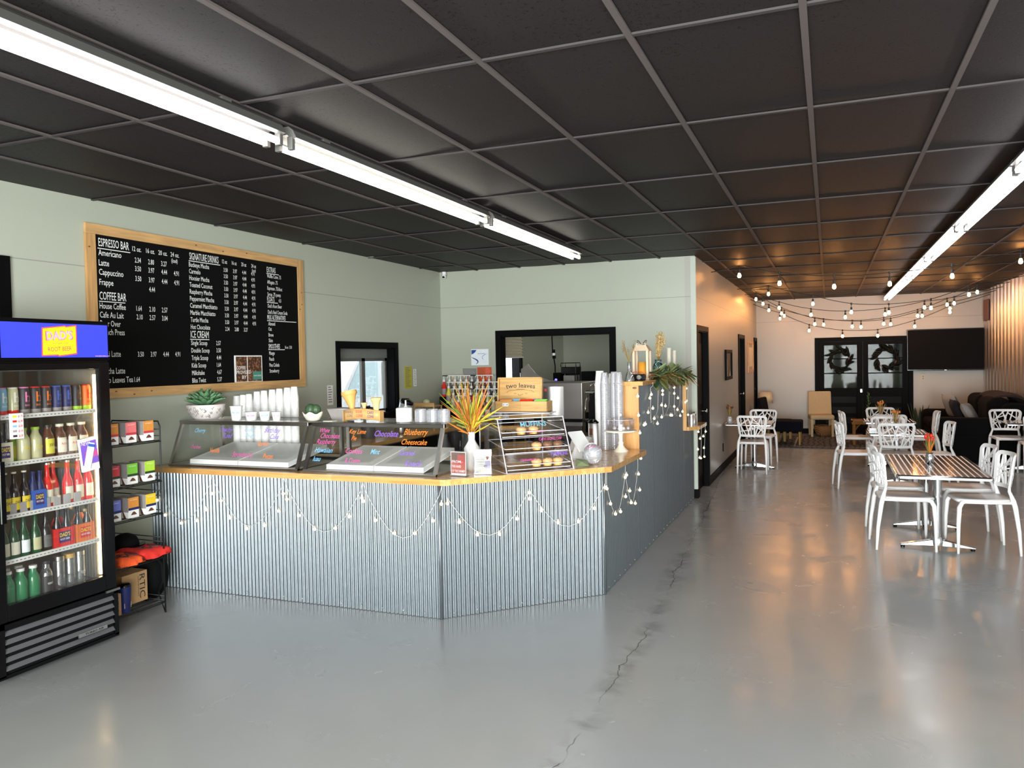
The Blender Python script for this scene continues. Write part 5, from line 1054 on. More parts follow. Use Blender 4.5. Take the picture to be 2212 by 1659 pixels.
for k, (y, z, d) in enumerate(tr):
    mb = MB(); yy = y+.0; zz = z-.035
    mb.add([P(-W_+.015,yy,zz),P(W_-.015,yy,zz),P(W_-.015,yy+d*.8,zz+.045),P(-W_+.015,yy+d*.8,zz+.045)], [(0,1,2,3)], 'acrylic')
    for a, b in (((-W_+.015,yy,zz+.03),(W_-.015,yy,zz+.03)), ((-W_+.015,yy,zz),(W_-.015,yy,zz)), ((-W_+.015,yy,zz+.03),(-W_+.015,yy+d*.8,zz+.07)), ((W_-.015,yy,zz+.03),(W_-.015,yy+d*.8,zz+.07)), ((-W_+.02,yy+d*.8,zz+.07),(W_-.02,yy+d*.8,zz+.07))): mb.bar(P(*a), P(*b), .005, .005, 'acrylic_edge')
    mb.build('tray', t, world=True)
for k in range(2):
    mb = MB(); z = .13+.11*k; y = yt_*z/H_-.004
    mb.add([P(-W_,y,z-.055),P(W_,y,z-.055),P(W_,y+.05,z+.05),P(-W_,y+.05,z+.05)], [(0,1,2,3)], 'acrylic'); mb.build('door_flap', t, world=True)
def fm(z): return yt_*z/H_-.006
for s, x, z, h, m, w in (('MUFFINS', -.09, .305, .032, 'ink_sky', .20), ('CHOCOLATE CHIP', .03, .205, .020, 'ink_magenta', .18), ('CINNAMON', -.14, .075, .016, 'ink_magenta', .12), ('PUMPKINS', .10, .10, .024, 'ink_violet', .13), ('STRAWBERRY', -.05, .262, .014, 'ink_magenta', .15)):
    mb = MB(); mb.text(s, P(x, fm(z), z), MO.to_3x3() @ Vector((1,0,0)), MO.to_3x3() @ Vector((0,.41,.91)), h, m, 'l', 1, w); mb.build('lettering', t, world=True)
mlab = []
for k, (tr_, x, m, lab) in enumerate(((2,-.075,'muffin','left muffin on the top tray of the acrylic case'),(2,.02,'muffin','right muffin on the top tray of the acrylic case'),(1,.02,'muffin','pale muffin at the left of the middle tray'),(1,.105,'muffin_dark','dark muffin in the middle of the middle tray'),(1,.185,'muffin_dark','dark muffin at the right of the middle tray'),(0,.00,'muffin','left muffin on the bottom tray of the acrylic case'),(0,.085,'muffin','middle muffin on the bottom tray of the acrylic case'),(0,.165,'muffin','right muffin on the bottom tray of the acrylic case'))):
    y, z, d = tr[tr_]; p = P(x, y+.05, z-.027); t2 = thing('muffin', lab, 'muffin', p, 0, 'muffins in the acrylic case')
    mb = MB(); n = 24; vs = []; fs = []
    for r, zz in ((.026,0),(.036,.034)):
        for i in range(n): q = 1+.04*(i % 2); vs.append((p[0]+r*q*math.cos(2*PI*i/n), p[1]+r*q*math.sin(2*PI*i/n), p[2]+zz))
    mb.add(vs, [(i,(i+1) % n,n+(i+1) % n,n+i) for i in range(n)]+[tuple(range(n))[::-1]], 'cone' if m == 'muffin' else 'brown_tea'); mb.build('paper_case', t2, world=True)
    mb = MB(); mb.sphere((p[0],p[1],p[2]+.034), .040, m, 14, 8, (1,1,.62))
    for q in range(10): a = R.uniform(0,2*PI); mb.sphere((p[0]+.024*math.cos(a), p[1]+.024*math.sin(a), p[2]+.053), .005, 'muffin_dark', 5, 3)
    mb.build('top', t2, world=True)
# wooden tea chest on a shelf-high box behind the muffin case
tc = Matrix.Translation((-2.30, 5.93, 1.2935)) @ Matrix.Rotation(math.radians(3), 4, 'Z')
t = thing('tea_chest', 'open bamboo tea chest with printed lid above the muffin case', 'tea chest', (-2.30, 5.93, 1.2935))
mb = MB(); w, d, h = .222, .075, .085
for a in ((-w,w,-d,-d+.01,0,h),(-w,w,d-.01,d,0,h),(-w,-w+.01,-d,d,0,h),(w-.01,w,-d,d,0,h),(-w,w,-d,d,0,.008)): mb.box(*a, 'bamboo', M=tc)
mb.build('box', t, world=True, bevel=.002)
tl = tc @ Matrix.Translation((-.052, d-.005, h-.012)) @ Matrix.Rotation(-.10, 4, 'X'); lw, lh = .192, .200
mb = MB()
for a in ((-lw,lw,.0,.008,0,lh),(-lw,lw,-.03,0,lh-.012,lh),(-lw,-lw+.012,-.03,0,0,lh),(lw-.012,lw,-.03,0,0,lh)): mb.box(*a, 'bamboo', M=tl)
ld = mb.build('lid', t, world=True, bevel=.002)
mb = MB(); XX = tl.to_3x3() @ Vector((1,0,0)); ZZ = tl.to_3x3() @ Vector((0,0,1)); OO = lambda x, z: tuple(tl @ Vector((x, -.001, z)))
def arc(a, b, x0=-.125): q = a-.125; z_ = .118-.55*q*q; return Vector(OO(x0+a, z_+.0))+ZZ*b+XX*(b*1.1*q)
mb.text('two leaves', (0,0,0), XX, ZZ, .036, 'ink_dark', 'l', 1, .25, fn=arc, bold=.012); mb.text('AND A BUD', OO(0,.098), XX, ZZ, .007, 'ink_dark', 'c', 1, .07)
mb.tube([OO(-.12+.024*k, .088+.012*math.sin(PI*k/10)-.010*(k in (0,10))) for k in range(11)], .0010, 'ink_dark', 4)
mb.tube([OO(.020*math.cos(a*.55), .068-.014*math.sin(a*.5)) for a in range(7)], .0012, 'ink_dark', 4); mb.text('ORG', OO(-.045,.066), XX, ZZ, .007, 'ink_dark', 'c'); mb.text('TEAS', OO(.05,.066), XX, ZZ, .007, 'ink_dark', 'c'); mb.text('in our sachets', OO(0,.026), XX, ZZ, .007, 'ink_dark', 'c', 1, .10)
mb.build('lettering', ld, world=True)
mb = MB(); XX = tc.to_3x3() @ Vector((1,0,0)); mb.box(-.155,-.105,-d-.001,-d,.045,.07,'paper_white',M=tc); mb.text('$1.64', tuple(tc @ Vector((-.13,-d-.0015,.051))), XX, Z, .014, 'ink_dark', 'c', 1, .042); mb.build('price_label', t, world=True)
for k, (x, y, m, w2, nm) in enumerate(((-.16,.03,'rust_wood',.10,'maroon'),(-.14,-.02,'tea_orange',.10,'orange'),(-.09,.035,'sky',.09,'blue'),(-.01,.035,'tea_lime',.07,'lime'),(.03,-.015,'red_soda',.11,'red'),(.12,.035,'violet',.09,'purple'),(.15,-.01,'tea_green',.10,'green'))):
    mb = MB()
    for q in range(4): mb.box(x-w2/2, x+w2/2, y-.02+q*.010, y-.014+q*.010, .012, .092+.002*q, m, M=tc)
    solo('tea_sachets', mb, nm+' row of tea sachets in the bamboo chest', 'tea', tuple(tc @ Vector((x,y,.012))), 0, 'tea sachets')
t = thing('chest_riser', 'pale riser under the bamboo tea chest', 'riser', (-2.30, 5.93, CT)); mb = MB()
for a in ((-.24,-.22,-.06,.06),(.22,.24,-.06,.06)): mb.box(a[0],a[1],a[2],a[3],0,.345,'acrylic',M=Matrix.Translation((-2.30,5.93,CT)))
mb.build('leg', t, world=True); mb = MB(); mb.box(-.25,.25,-.08,.08,.345,.3555,'acrylic_edge',M=Matrix.Translation((-2.30,5.93,CT))); mb.build('top', t, world=True)
# tip jar: round glass bowl on its side, bank note, card reader
t = thing('tip_jar', 'round clear tip jar lying tilted beside the muffin case', 'jar', (-1.59, 5.50, CT)); M_ = Matrix.Translation((-1.60, 5.50, CT+.078)) @ Matrix.Rotation(math.radians(35), 4, 'Z') @ Matrix.Rotation(-.9, 4, 'X')
mb = MB(); mb.lathe([(0,-.068),(.045,-.058),(.070,-.02),(.072,.02),(.055,.052),(.046,.06),(.049,.066)], 'clear_cup', (0,0,0), 22, M=M_); mb.build('bowl', t, world=True)
mb = MB(); mb.tube([tuple(M_ @ Vector((.048*math.cos(a*PI/10), .048*math.sin(a*PI/10), .066))) for a in range(20)], .0035, 'acrylic_edge', 6, closed=True); mb.build('rim', t, world=True)
mb = MB(); mb.text('THANK YOU', (0,0,0), Y, Z, .018, 'ink_magenta', 'c', 1, .13, fn=lambda a, b: tuple(M_ @ Vector((.0725*math.sin(a/.0725), -.0725*math.cos(a/.0725), b+.0)))); mb.build('lettering', t, world=True)
mb = MB(); mb.add([(-1.69,5.36,CT+.003),(-1.60,5.40,CT+.004),(-1.63,5.47,CT+.04),(-1.71,5.43,CT+.05),(-1.655,5.40,CT+.035)], [(0,1,4),(1,2,4),(2,3,4),(3,0,4)], 'money'); solo('bank_note', mb, 'crumpled green bank note beside the tip jar', 'bank note', (-1.66,5.41,CT), solid=.001)
t = thing('card_reader', 'white angled tablet stand behind the tip jar', 'tablet', (-1.78, 5.75, CT)); M_ = Matrix.Translation((-1.78,5.75,CT)) @ Matrix.Rotation(math.radians(60),4,'Z')
mb = MB(); mb.box(-.06,.06,-.05,.05,0,.012,'white_plastic',M=M_); mb.add([tuple(M_ @ Vector(v)) for v in ((-.05,.02,.01),(.05,.02,.01),(.05,.05,.01),(-.05,.05,.01),(-.04,-.03,.13),(.04,-.03,.13),(.04,-.01,.14),(-.04,-.01,.14))], [(0,1,5,4),(1,2,6,5),(2,3,7,6),(3,0,4,7),(4,5,6,7)], 'white_plastic'); mb.build('stand', t, world=True, bevel=.003)
M2 = M_ @ Matrix.Translation((0,-.02,.14)) @ Matrix.Rotation(-.75,4,'X'); mb = MB(); mb.box(-.07,.07,-.006,.006,-.09,.10,'paper_white',M=M2); mb.box(-.062,.062,.006,.0065,-.08,.09,'black_gloss',M=M2); mb.build('tablet', t, world=True, bevel=.003)
# tall cup stacks, cake stand
for i, (x, y, h) in enumerate(((-1.762,6.44,.655),(-1.70,6.52,.66),(-1.645,6.46,.655))):
    mb = MB(); r = .036; pr = []; z = 0
    while z < h-.11: pr += [(r,z),(r*1.12,z+.006),(r*1.0,z+.012)]; z += .016
    pr += [(r*.98,z+.01),(r*.72,h-.004),(r*.68,h)]
    mb.lathe(pr, 'clear_cup', (x,y,CT), 16); solo('clear_cup_stack', mb, ['tall clear cup stack nearest the tip jar','tall clear cup stack at the back, behind two others','tall clear cup stack beside the pine end board'][i], 'cups', (x,y,CT), 0, 'tall clear cup stacks')
for i, (x, h) in enumerate(((-1.86,.665),(-1.745,.64))):
    mb = MB(); mb.lathe([(.045,0),(.046,h*.8),(.034,h-.01),(.036,h)], 'cup_paper', (x-.02,6.72+.0*i,CT), 16); solo('cup_stack', mb, ['white cup stack behind the tall clear cups, left','white cup stack behind the tall clear cups, right'][i], 'cups', (x-.02,6.72,CT), 0, 'white cup stacks beside the bar')
t = thing('cake_stand', 'cream pedestal cake stand with a clear domed cover', 'cake stand', (-1.60, 6.33, CT)); c = (-1.60, 6.33, CT)
mb = MB(); mb.lathe([(.060,0),(.060,.012),(.034,.035),(.020,.06),(.024,.075),(.016,.09),(.018,.14),(.024,.155)], 'candle_ivory', c, 24); mb.build('pedestal', t, world=True)
mb = MB(); mb.lathe([(.02,.155),(.10,.163),(.132,.168),(.134,.178),(.128,.180),(0,.176)], 'candle_ivory', c, 32); mb.build('plate', t, world=True)
mb = MB(); mb.lathe([(.112,.181),(.113,.26),(.106,.278),(.03,.290),(.012,.292)], 'acrylic', c, 28, cap=False); mb.tube([(c[0]+.1125*math.cos(a*PI/14), c[1]+.1125*math.sin(a*PI/14), c[2]+.268) for a in range(28)], .0022, 'acrylic_edge', 5, closed=True); mb.build('dome', t, world=True)
mb = MB(); mb.sphere((c[0],c[1],c[2]+.305), .013, 'acrylic_edge', 12, 8); mb.build('knob', t, world=True)
for i, (dx, dy) in enumerate(((-.05,.0),(-.01,.03),(.03,-.02),(.06,.02),(.0,-.04))):
    mb = MB(); mb.sphere((c[0]+dx,c[1]+dy,c[2]+.195), .018, 'frost', 10, 6, (1,1,.8)); solo('wrapped_sweet', mb, 'clear-wrapped sweet under the cake dome', 'sweet', (c[0]+dx,c[1]+dy,c[2]+.18), 0, 'wrapped sweets under the dome')
# ================================================================ decorations on the tall bar
BT = BZ+.0355
t = thing('flower_bottle', 'clear glass bottle of dried white flowers at the near end of the bar', 'vase', (-1.60, 6.66, BT)); c = (-1.60, 6.66, BT)
mb = MB(); mb.lathe([(.045,0),(.046,.01),(.030,.055),(.016,.09),(.014,.16),(.017,.165)], 'bottle_clear', c, 18); mb.build('bottle', t, world=True)
for k in range(12):
    a = R.uniform(0,2*PI); tip = (c[0]+.05*math.cos(a), c[1]+.03*math.sin(a), c[2]+R.uniform(.24,.34)); mb = MB(); mb.tube([(c[0],c[1],c[2]+.02),(c[0],c[1],c[2]+.16),tip], .0015, 'dried_dark', 4)
    for q in range(7): p = (tip[0]+R.uniform(-.012,.012), tip[1]+R.uniform(-.01,.01), tip[2]+R.uniform(-.035,.012)); mb.leaf(p, (p[0]+R.uniform(-.01,.01), p[1], p[2]+.018), .010, 'dried')
    mb.build('flower_stem', t, world=True)
t = thing('candle_lantern', 'pale wooden lantern with a ribbon bow and amber candle', 'lantern', (-1.585, 7.10, BT)); c = (-1.585, 7.10, BT)
for sx in (-1,1):
    for sy in (-1,1): mb = MB(); mb.box(c[0]+sx*.062-.010, c[0]+sx*.062+.010, c[1]+sy*.062-.010, c[1]+sy*.062+.010, c[2]+.015, c[2]+.27, 'lantern_wood'); mb.build('post', t, world=True, bevel=.001)
mb = MB(); mb.box(c[0]-.078,c[0]+.078,c[1]-.078,c[1]+.078,c[2],c[2]+.015,'lantern_wood'); mb.build('base', t, world=True)
mb = MB()
mb.add([(c[0]+a*.08,c[1]+b*.08,c[2]+.262) for a,b in ((-1,-1),(1,-1),(1,1),(-1,1))]+[(c[0]+a*.045,c[1]+b*.045,c[2]+.315) for a,b in ((-1,-1),(1,-1),(1,1),(-1,1))], [(3,2,1,0),(0,1,5,4),(1,2,6,5),(2,3,7,6),(3,0,4,7),(4,5,6,7)], 'lantern_wood'); mb.build('roof', t, world=True)
mb = MB()
for s in (-1,1): mb.tube([(c[0]+s*(.005+.03*math.sin(a*PI/8)*1.3), c[1], c[2]+.318+.035*math.sin(a*PI/8)+.012*math.sin(a*PI/4)) for a in range(9)], .004, 'brown_tea', 5); mb.tube([(c[0],c[1]-.02,c[2]+.318),(c[0]+s*.04,c[1]-.04,c[2]+.33),(c[0]+s*.045,c[1]-.05,c[2]+.30)], .004, 'candle_ivory', 5)
mb.build('ribbon_bow', t, world=True)
mb = MB(); mb.lathe([(.036,0),(.036,.145),(.030,.142),(0,.138)], 'candle_amber', (c[0],c[1],c[2]+.0155), 20); solo('pillar_candle', mb, 'amber pillar candle inside the wooden lantern', 'candle', (c[0],c[1],c[2]+.0155))
t = thing('compact_camera', 'small black camera beside the lantern on the bar', 'camera', (-1.56, 6.86, BT)); mb = MB(); mb.box(-1.62,-1.50,6.82,6.86,BT,BT+.055,'black_gloss'); mb.build('body', t, world=True, bevel=.006)
mb = MB(); mb.cyl((-1.55,6.80,BT+.028), .02, .022, 'steel_dark', 16, axis='y'); mb.build('lens', t, world=True); mb = MB(); mb.tube([(-1.62,6.84,BT+.05),(-1.60,6.83,BT+.075),(-1.53,6.83,BT+.075),(-1.50,6.84,BT+.05)], .003, 'sticker_red', 5); mb.build('strap', t, world=True)
t = thing('mason_jar', 'blue glass jar holding a tall bunch of dried grass', 'jar', (-1.575, 7.78, BT)); c = (-1.575, 7.78, BT)
mb = MB(); mb.lathe([(.048,0),(.054,.01),(.055,.11),(.045,.135),(.033,.145),(.034,.175),(.037,.178)], 'blue_glass', c, 22); mb.build('jar_body', t, world=True)
for k in range(34):
    a = R.uniform(0,2*PI); q = R.uniform(.1,1); tip = (c[0]+.062*q*math.cos(a)+.03, c[1]+.06*q*math.sin(a), c[2]+R.uniform(.30,.47)); mb = MB(); mb.tube([(c[0],c[1],c[2]+.02),(c[0]+.2*(tip[0]-c[0]),c[1],c[2]+.17),tip], .0011, 'dried_dark', 4)
    for w in range(9): f_ = R.uniform(.25,1); p = (c[0]+(tip[0]-c[0])*f_+R.uniform(-.012,.012), c[1]+(tip[1]-c[1])*f_+R.uniform(-.01,.01), c[2]+.17+(tip[2]-c[2]-.17)*f_); mb.sphere(p, R.uniform(.006,.0105), 'dried', 5, 3)
    mb.build('grass_stem', t, world=True)
for i, (y, h, lab) in enumerate(((8.38,.30,'taller ivory taper candle beside the blue jar'),(8.68,.275,'shorter ivory taper candle at the hallway end of the bar'))):
    t = thing('taper_candle', lab, 'candle', (-1.58, y, BT), 0, 'ivory candles on the bar'); mb = MB(); mb.lathe([(.040,0),(.042,.008),(.018,.02),(.014,.07),(.020,.085)], 'candle_ivory', (-1.58,y,BT), 18); mb.build('holder', t, world=True)
    mb = MB(); mb.lathe([(.021,.085),(.025,h-.01),(.027,h),(.018,h-.004)], 'candle_ivory', (-1.58,y,BT), 16); mb.build('candle', t, world=True)
t = thing('leaf_garland', 'green leaf and twig garland spilling over the top of the bar', 'garland', (-1.47, 7.9, BT))
mb = MB()
for k in range(3): mb.tube([(-1.50+.03*math.sin(q*.9+k), 7.0+.155*q, BT+.03+.02*math.sin(q*1.3+k*2)) for q in range(13)], .006, 'twig', 5)
mb.build('twig_core', t, world=True)
for k in range(95):
    y = 6.95+1.95*(R.random()**.85); o = (-1.50+R.uniform(-.05,.04), y, BT+R.uniform(.005,.06)); a = R.uniform(-1.3,1.3)
    dx = .08+.09*R.random(); dz = R.uniform(-.15,.10); tip = (o[0]+dx*math.cos(a)*R.choice([1,1,1,-.6]), o[1]+.13*math.sin(a), o[2]+dz)
    if tip[2] < BT and tip[0] < -1.44: tip = (-1.42, tip[1], tip[2])
    mb = MB(); mb.leaf(o, tip, R.uniform(.05,.085), R.choice(['leaf_green','leaf_olive','leaf_olive','leaf_dark','leaf_green','leaf_pale']), bend=R.uniform(-.1,.2)); mb.build('leaf', t, world=True, solid=.0012)
for k in range(46):
    y = R.uniform(7.3,8.95); o = (-1.47, y, BT+.03); mb = MB(); mb.leaf(o, (o[0]+R.uniform(.03,.10), y+R.uniform(-.1,.30), BT+R.uniform(-.16,.05)), R.uniform(.010,.03), R.choice(['dried_dark','leaf_olive','leaf_green','grass_orange','twig','dried']), bend=.1); mb.build('grass_blade', t, world=True, solid=.001)
for k in range(9):
    y = R.uniform(7.5,8.7); mb = MB(); mb.sphere((-1.49+R.uniform(-.03,.04), y, BT+R.uniform(.06,.11)), .016, 'leaf_dark', 8, 6, (.8,.8,1.3)); mb.build('seed_pod', t, world=True)
for i, (x, y, m) in enumerate(((-1.47,9.10,'steel_bright'),(-1.47,9.26,'chrome'))):
    t = thing('shaker', ['silver shaker on the low ledge, nearer','silver shaker on the low ledge, farther'][i], 'shaker', (x,y,.9255), 0, 'shakers on the ledge'); mb = MB(); mb.lathe([(.030,0),(.030,.10),(.027,.105)], m, (x,y,.9255), 16); mb.build('body', t, world=True); mb = MB(); mb.lathe([(.031,.105),(.031,.125),(.018,.142),(0,.146)], 'steel_bright', (x,y,.9255), 16); mb.build('lid', t, world=True)
# ================================================================ serving area behind the counter
t = thing('back_counter', 'wooden-topped back counter along the two green walls', 'counter', (-4.3, 8.5, 0))
mb = MB(); mb.box(XL+.016, -4.32, 6.3, 9.56, .0, .86, 'cabinet_grey'); mb.box(-4.32, -2.2, 8.95, 9.56, .0, .86, 'cabinet_grey'); mb.build('cabinet', t, world=True)
mb = MB(); mb.box(XL+.002, -4.27, 6.25, 9.58, .86, .90, 'butcher_y'); mb.box(-4.27, -2.15, 8.90, 9.58, .86, .90, 'butcher'); mb.build('worktop', t, world=True)
for k, y in enumerate((6.35, 7.0, 7.65, 8.3)):
    mb = MB(); mb.box(-4.32, -4.30, y, y+.6, .1, .84, 'dark_cabinet'); d = mb.build('cabinet_door', t, world=True, bevel=.003); mb = MB(); mb.tube([(-4.30,y+.5,.6),(-4.275,y+.5,.6),(-4.275,y+.5,.72),(-4.30,y+.5,.72)], .005, 'chrome'); mb.build('door_handle', d, world=True)
for k, x in enumerate((-3.9, -3.3, -2.75)):
    mb = MB(); mb.box(x-.28, x+.28, 8.93, 8.95, .1, .84, 'dark_cabinet'); mb.build('cabinet_door', t, world=True, bevel=.003)
# stepped rack of syrup bottles with white pumps
t = thing('syrup_rack', 'stepped rack for syrup bottles in the corner of the back counter', 'rack', (-4.5, 9.3, .9)); SM = lambda k: (9.45-.105*k, 1.235-.085*k)
for k in range(4):
    y, z = SM(k); mb = MB(); mb.box(-4.86+.12*k, -4.05+.12*k, y-.045, y+.045, .9005, z-.001, 'dark_cabinet'); mb.build('step', t, world=True)
n = 0
proto = None
for k in range(4):
    y, z = SM(k); cnt = 9
    for i in range(cnt):
        x = -4.81+.12*k+i*.083; lab = 'pump syrup bottle, '+ORD[i]+' from the left in the '+['back','third','second','front'][k]+' row of the rack'
        m = ['red_soda','bottle_clear','brown_tea','yellow_label','bottle_clear','tile_grey','lemonade','brown_tea','bottle_clear'][(i*4+k*3) % 9]
        if True:
            t2 = thing('syrup_bottle', lab, 'syrup bottle', (x,y,z), 0, 'syrup bottles with pumps')
            mb = MB(); mb.lathe([(.034,0),(.035,.01),(.035,.13),(.016,.185),(.015,.20)], m, (0,0,0), 12); mb.build('bottle_body', t2)
            mb = MB(); mb.lathe([(.0352,.03),(.0354,.032),(.0354,.105),(.0352,.107)], 'cream' if i % 2 else 'grey_box', (0,0,0), 12, cap=False); mb.build('label', t2)
            mb = MB(); mb.cyl((0,0,.2), .018, .03, 'white_plastic', 10); mb.cyl((0,0,.23), .006, .05, 'white_plastic', 8); mb.box(-.02, .062, -.008, .008, .275, .288, 'white_plastic' if (i+k) % 5 else 'black_gloss'); mb.box(.052, .062, -.007, .007, .255, .288, 'white_plastic'); mb.build('pump', t2, bevel=.002)
t = thing('wooden_stand', 'small wooden crate stand left of the syrup bottles', 'stand', (-4.66, 8.7, .9005)); mb = MB(); mb.box(-4.80,-4.52,8.60,8.82,1.15,1.165,'bamboo'); mb.box(-4.80,-4.52,8.60,8.61,1.165,1.20,'bamboo'); mb.build('shelf', t, world=True)
for x in (-4.79,-4.53):
    for y in (8.61,8.81): mb = MB(); mb.box(x-.008,x+.008,y-.008,y+.008,.9005,1.15,'bamboo'); mb.build('leg', t, world=True)
mb = MB(); mb.sphere((-4.68,8.70,1.205), .04, 'lemonade', 12, 8, (1.2,1,.9)); solo('honey_bear', mb, 'small yellow-green jar on the wooden crate stand', 'jar', (-4.68,8.70,1.1655))
mb = MB(); mb.lathe([(.045,0),(.05,.07),(.05,.08)], 'white_plastic', (-4.47,8.78,.9005), 14); mb.cyl((-4.47,8.78,.98), .05, .03, 'red_soda', 14); solo('lidded_tub', mb, 'white tub with a red lid beside the wooden crate stand', 'tub', (-4.47,8.78,.9005))
mb = MB(); mb.box(-4.22,-4.02,9.0,9.12,.9005,1.02,'cream'); mb.box(-4.19,-4.05,8.999,9.0,.92,1.0,'kraft'); solo('supply_box', mb, 'cream carton on the back counter behind the dried grass', 'box', (-4.1,9.05,.9005))
for i, (x, m) in enumerate(((-4.36,'red_soda'),(-4.28,'leaf_olive'),(-4.45,'navy'))):
    mb = MB(); mb.lathe([(.026,0),(.026,.08),(.022,.09),(.022,.1)], m, (x,8.96-.0*i,.9005), 12); solo('small_jar', mb, ['red','olive green','navy'][i]+' small jar in front of the syrup rack', 'jar', (x,8.96,.9005))
# coffee grinder seen against the serving window
t = thing('blender_jug', 'clear tilted jug lid of the blender by the serving window', 'blender', (-4.5, 7.75, .9)); mb = MB(); mb.lathe([(.07,0),(.08,.03),(.06,.13),(.055,.15)], 'steel', (-4.5,7.75,.9005), 18); mb.build('base', t, world=True)
mb = MB(); M_ = Matrix.Translation((-4.5,7.75,1.05)) @ Matrix.Rotation(.35,4,'Y'); mb.lathe([(.05,0),(.075,.2),(.078,.21)], 'clear_cup', (0,0,0), 18, M=M_); mb.build('jug', t, world=True); mb = MB(); mb.lathe([(.08,.21),(.078,.24),(.03,.26),(0,.262)], 'black_gloss', (0,0,0), 18, M=M_); mb.build('lid', t, world=True)
t = thing('hot_cup_urn', 'grey insulated airpot at the serving window', 'airpot', (-4.62, 7.25, .9)); mb = MB(); mb.lathe([(.075,0),(.078,.02),(.078,.26),(.06,.29)], 'tile_grey', (-4.62,7.25,.9005), 20); mb.build('body', t, world=True); mb = MB(); mb.lathe([(.07,.29),(.085,.30),(.085,.325),(.03,.335),(.03,.35)], 'steel_dark', (-4.62,7.25,.9005), 20); mb.build('lid', t, world=True); mb = MB(); mb.box(-4.55,-4.50,7.23,7.27,1.12,1.15,'steel_dark'); mb.build('spout', t, world=True)
# soft serve machine and ice bin: stainless
t = thing('soft_serve_machine', 'tall stainless soft serve machine with a red sticker behind the tea chest', 'machine', (-2.75, 8.2, 0)); mb = MB(); mb.box(-2.96,-2.42,7.95,8.55,.08,1.46,'steel'); mb.build('cabinet', t, world=True, bevel=.006)
mb = MB(); n = 12; vs = []
for q in range(n+1): x = -2.945+.32*q/n; yb_ = 7.948-.05*math.sin(PI*q/n); vs += [(x,yb_,1.10),(x,yb_-.012*math.sin(PI*q/n),1.42)]
mb.add(vs, [(2*q,2*q+2,2*q+3,2*q+1) for q in range(n)], 'steel', True); mb.build('curved_door', t, world=True)
mb = MB(); mb.box(-2.82,-2.79,7.885,7.89,1.37,1.40,'sticker_red'); mb.build('sticker', t, world=True)
mb = MB(); mb.box(-2.96,-2.42,7.93,7.949,1.04,1.075,'black_matte')
mb.build('vent', t, world=True); mb = MB(); mb.box(-2.96,-2.42,7.93,7.949,.10,1.0,'steel_dark'); mb.build('lower_panel', t, world=True)
t = thing('sheet_metal_guard', 'stainless splash guard with a curved cut-out', 'guard', (-3.3, 8.7, .9)); mb = MB(); pr = [(-3.42,.9),(-2.98,.9),(-2.98,1.46),(-3.05,1.465),(-3.14,1.49),(-3.24,1.55),(-3.30,1.62),(-3.33,1.66),(-3.42,1.60)]
mb.add([(x,8.75,z) for x,z in pr]+[(x,8.77,z) for x,z in pr], [tuple(range(9)),tuple(range(9,18))[::-1]]+[(i,(i+1) % 9,9+(i+1) % 9,9+i) for i in range(9)], 'steel'); mb.build('panel', t, world=True)
for y in (8.72,8.85): mb = MB(); mb.box(-3.38,-3.36,y,y+.02,0,.9,'steel'); mb.build('leg', t, world=True)
t = thing('espresso_machine', 'espresso machine in chrome and black beside the tall cup stacks', 'espresso machine', (-2.1, 7.85, .9)); mb = MB(); mb.box(-2.33,-1.93,7.75,8.15,.95,1.16,'black_gloss'); mb.box(-2.33,-1.93,7.9,8.15,1.16,1.36,'black_gloss'); mb.box(-2.34,-1.92,7.78,8.15,1.345,1.385,'chrome'); mb.build('body', t, world=True, bevel=.012)
for x in (-2.25,-2.05):
    mb = MB(); mb.cyl((x,7.84,1.20), .035, .07, 'chrome', 16); g = mb.build('group_head', t, world=True); mb = MB(); mb.cyl((x,7.84,1.17), .038, .03, 'chrome', 16); mb.tube([(x,7.81,1.185),(x,7.68,1.175)], .012, 'black_gloss', 8); mb.build('portafilter', g, world=True)
for x in (-2.31,-1.95): mb = MB(); mb.tube([(x,7.8,1.33),(x,7.72,1.28),(x-.01,7.70,1.08)], .006, 'chrome', 8); mb.build('steam_wand', t, world=True)
mb = MB()
for q in range(5): mb.tube([(-2.30+.045*q,7.86,1.385),(-2.29+.045*q,7.82,1.43+.03*math.sin(q*2)),(-2.27+.04*q,7.85,1.46-.01*q)], .006, 'chrome', 6)
mb.build('pipework', t, world=True)
for x in (-2.30,-1.96): mb = MB(); mb.box(x-.02,x+.02,7.8,8.1,.9005,.95,'steel_dark'); mb.build('foot', t, world=True)
mb = MB(); mb.box(-2.40,-1.70,7.60,8.60,0,.86,'dark_cabinet'); mb.box(-2.41,-1.68,7.56,8.62,.86,.90,'dark_wood'); solo('machine_cabinet', mb, 'dark cabinet that carries the espresso machine', 'cabinet', (-2.06,8.1,0))
t = thing('coffee_grinder', 'dark rounded coffee grinder with a clear hopper left of the tall cup stacks', 'grinder', (-1.98, 7.05, .9)); mb = MB(); mb.lathe([(.085,0),(.09,.02),(.105,.20),(.105,.33),(.085,.40),(.05,.43)], 'black_matte', (-1.99,7.1,CT+.03), 20); mb.build('body', t, world=True)
mb = MB(); mb.lathe([(.03,.43),(.07,.52),(.075,.56)], 'clear_cup', (-1.90,7.1,CT+.03), 18); mb.build('hopper', t, world=True); mb = MB(); mb.lathe([(.08,.56),(.08,.575),(0,.58)], 'black_gloss', (-1.90,7.1,CT+.03), 18); mb.build('hopper_lid', t, world=True)
mb = MB(); mb.box(-2.10,-1.88,6.92,7.05,CT+.19,CT+.215,'black_gloss'); mb.build('fork', t, world=True, bevel=.004); mb = MB(); mb.box(-2.1,-1.88,6.95,7.25,CT-.03,CT+.03,'black_gloss'); mb.build('base', t, world=True)
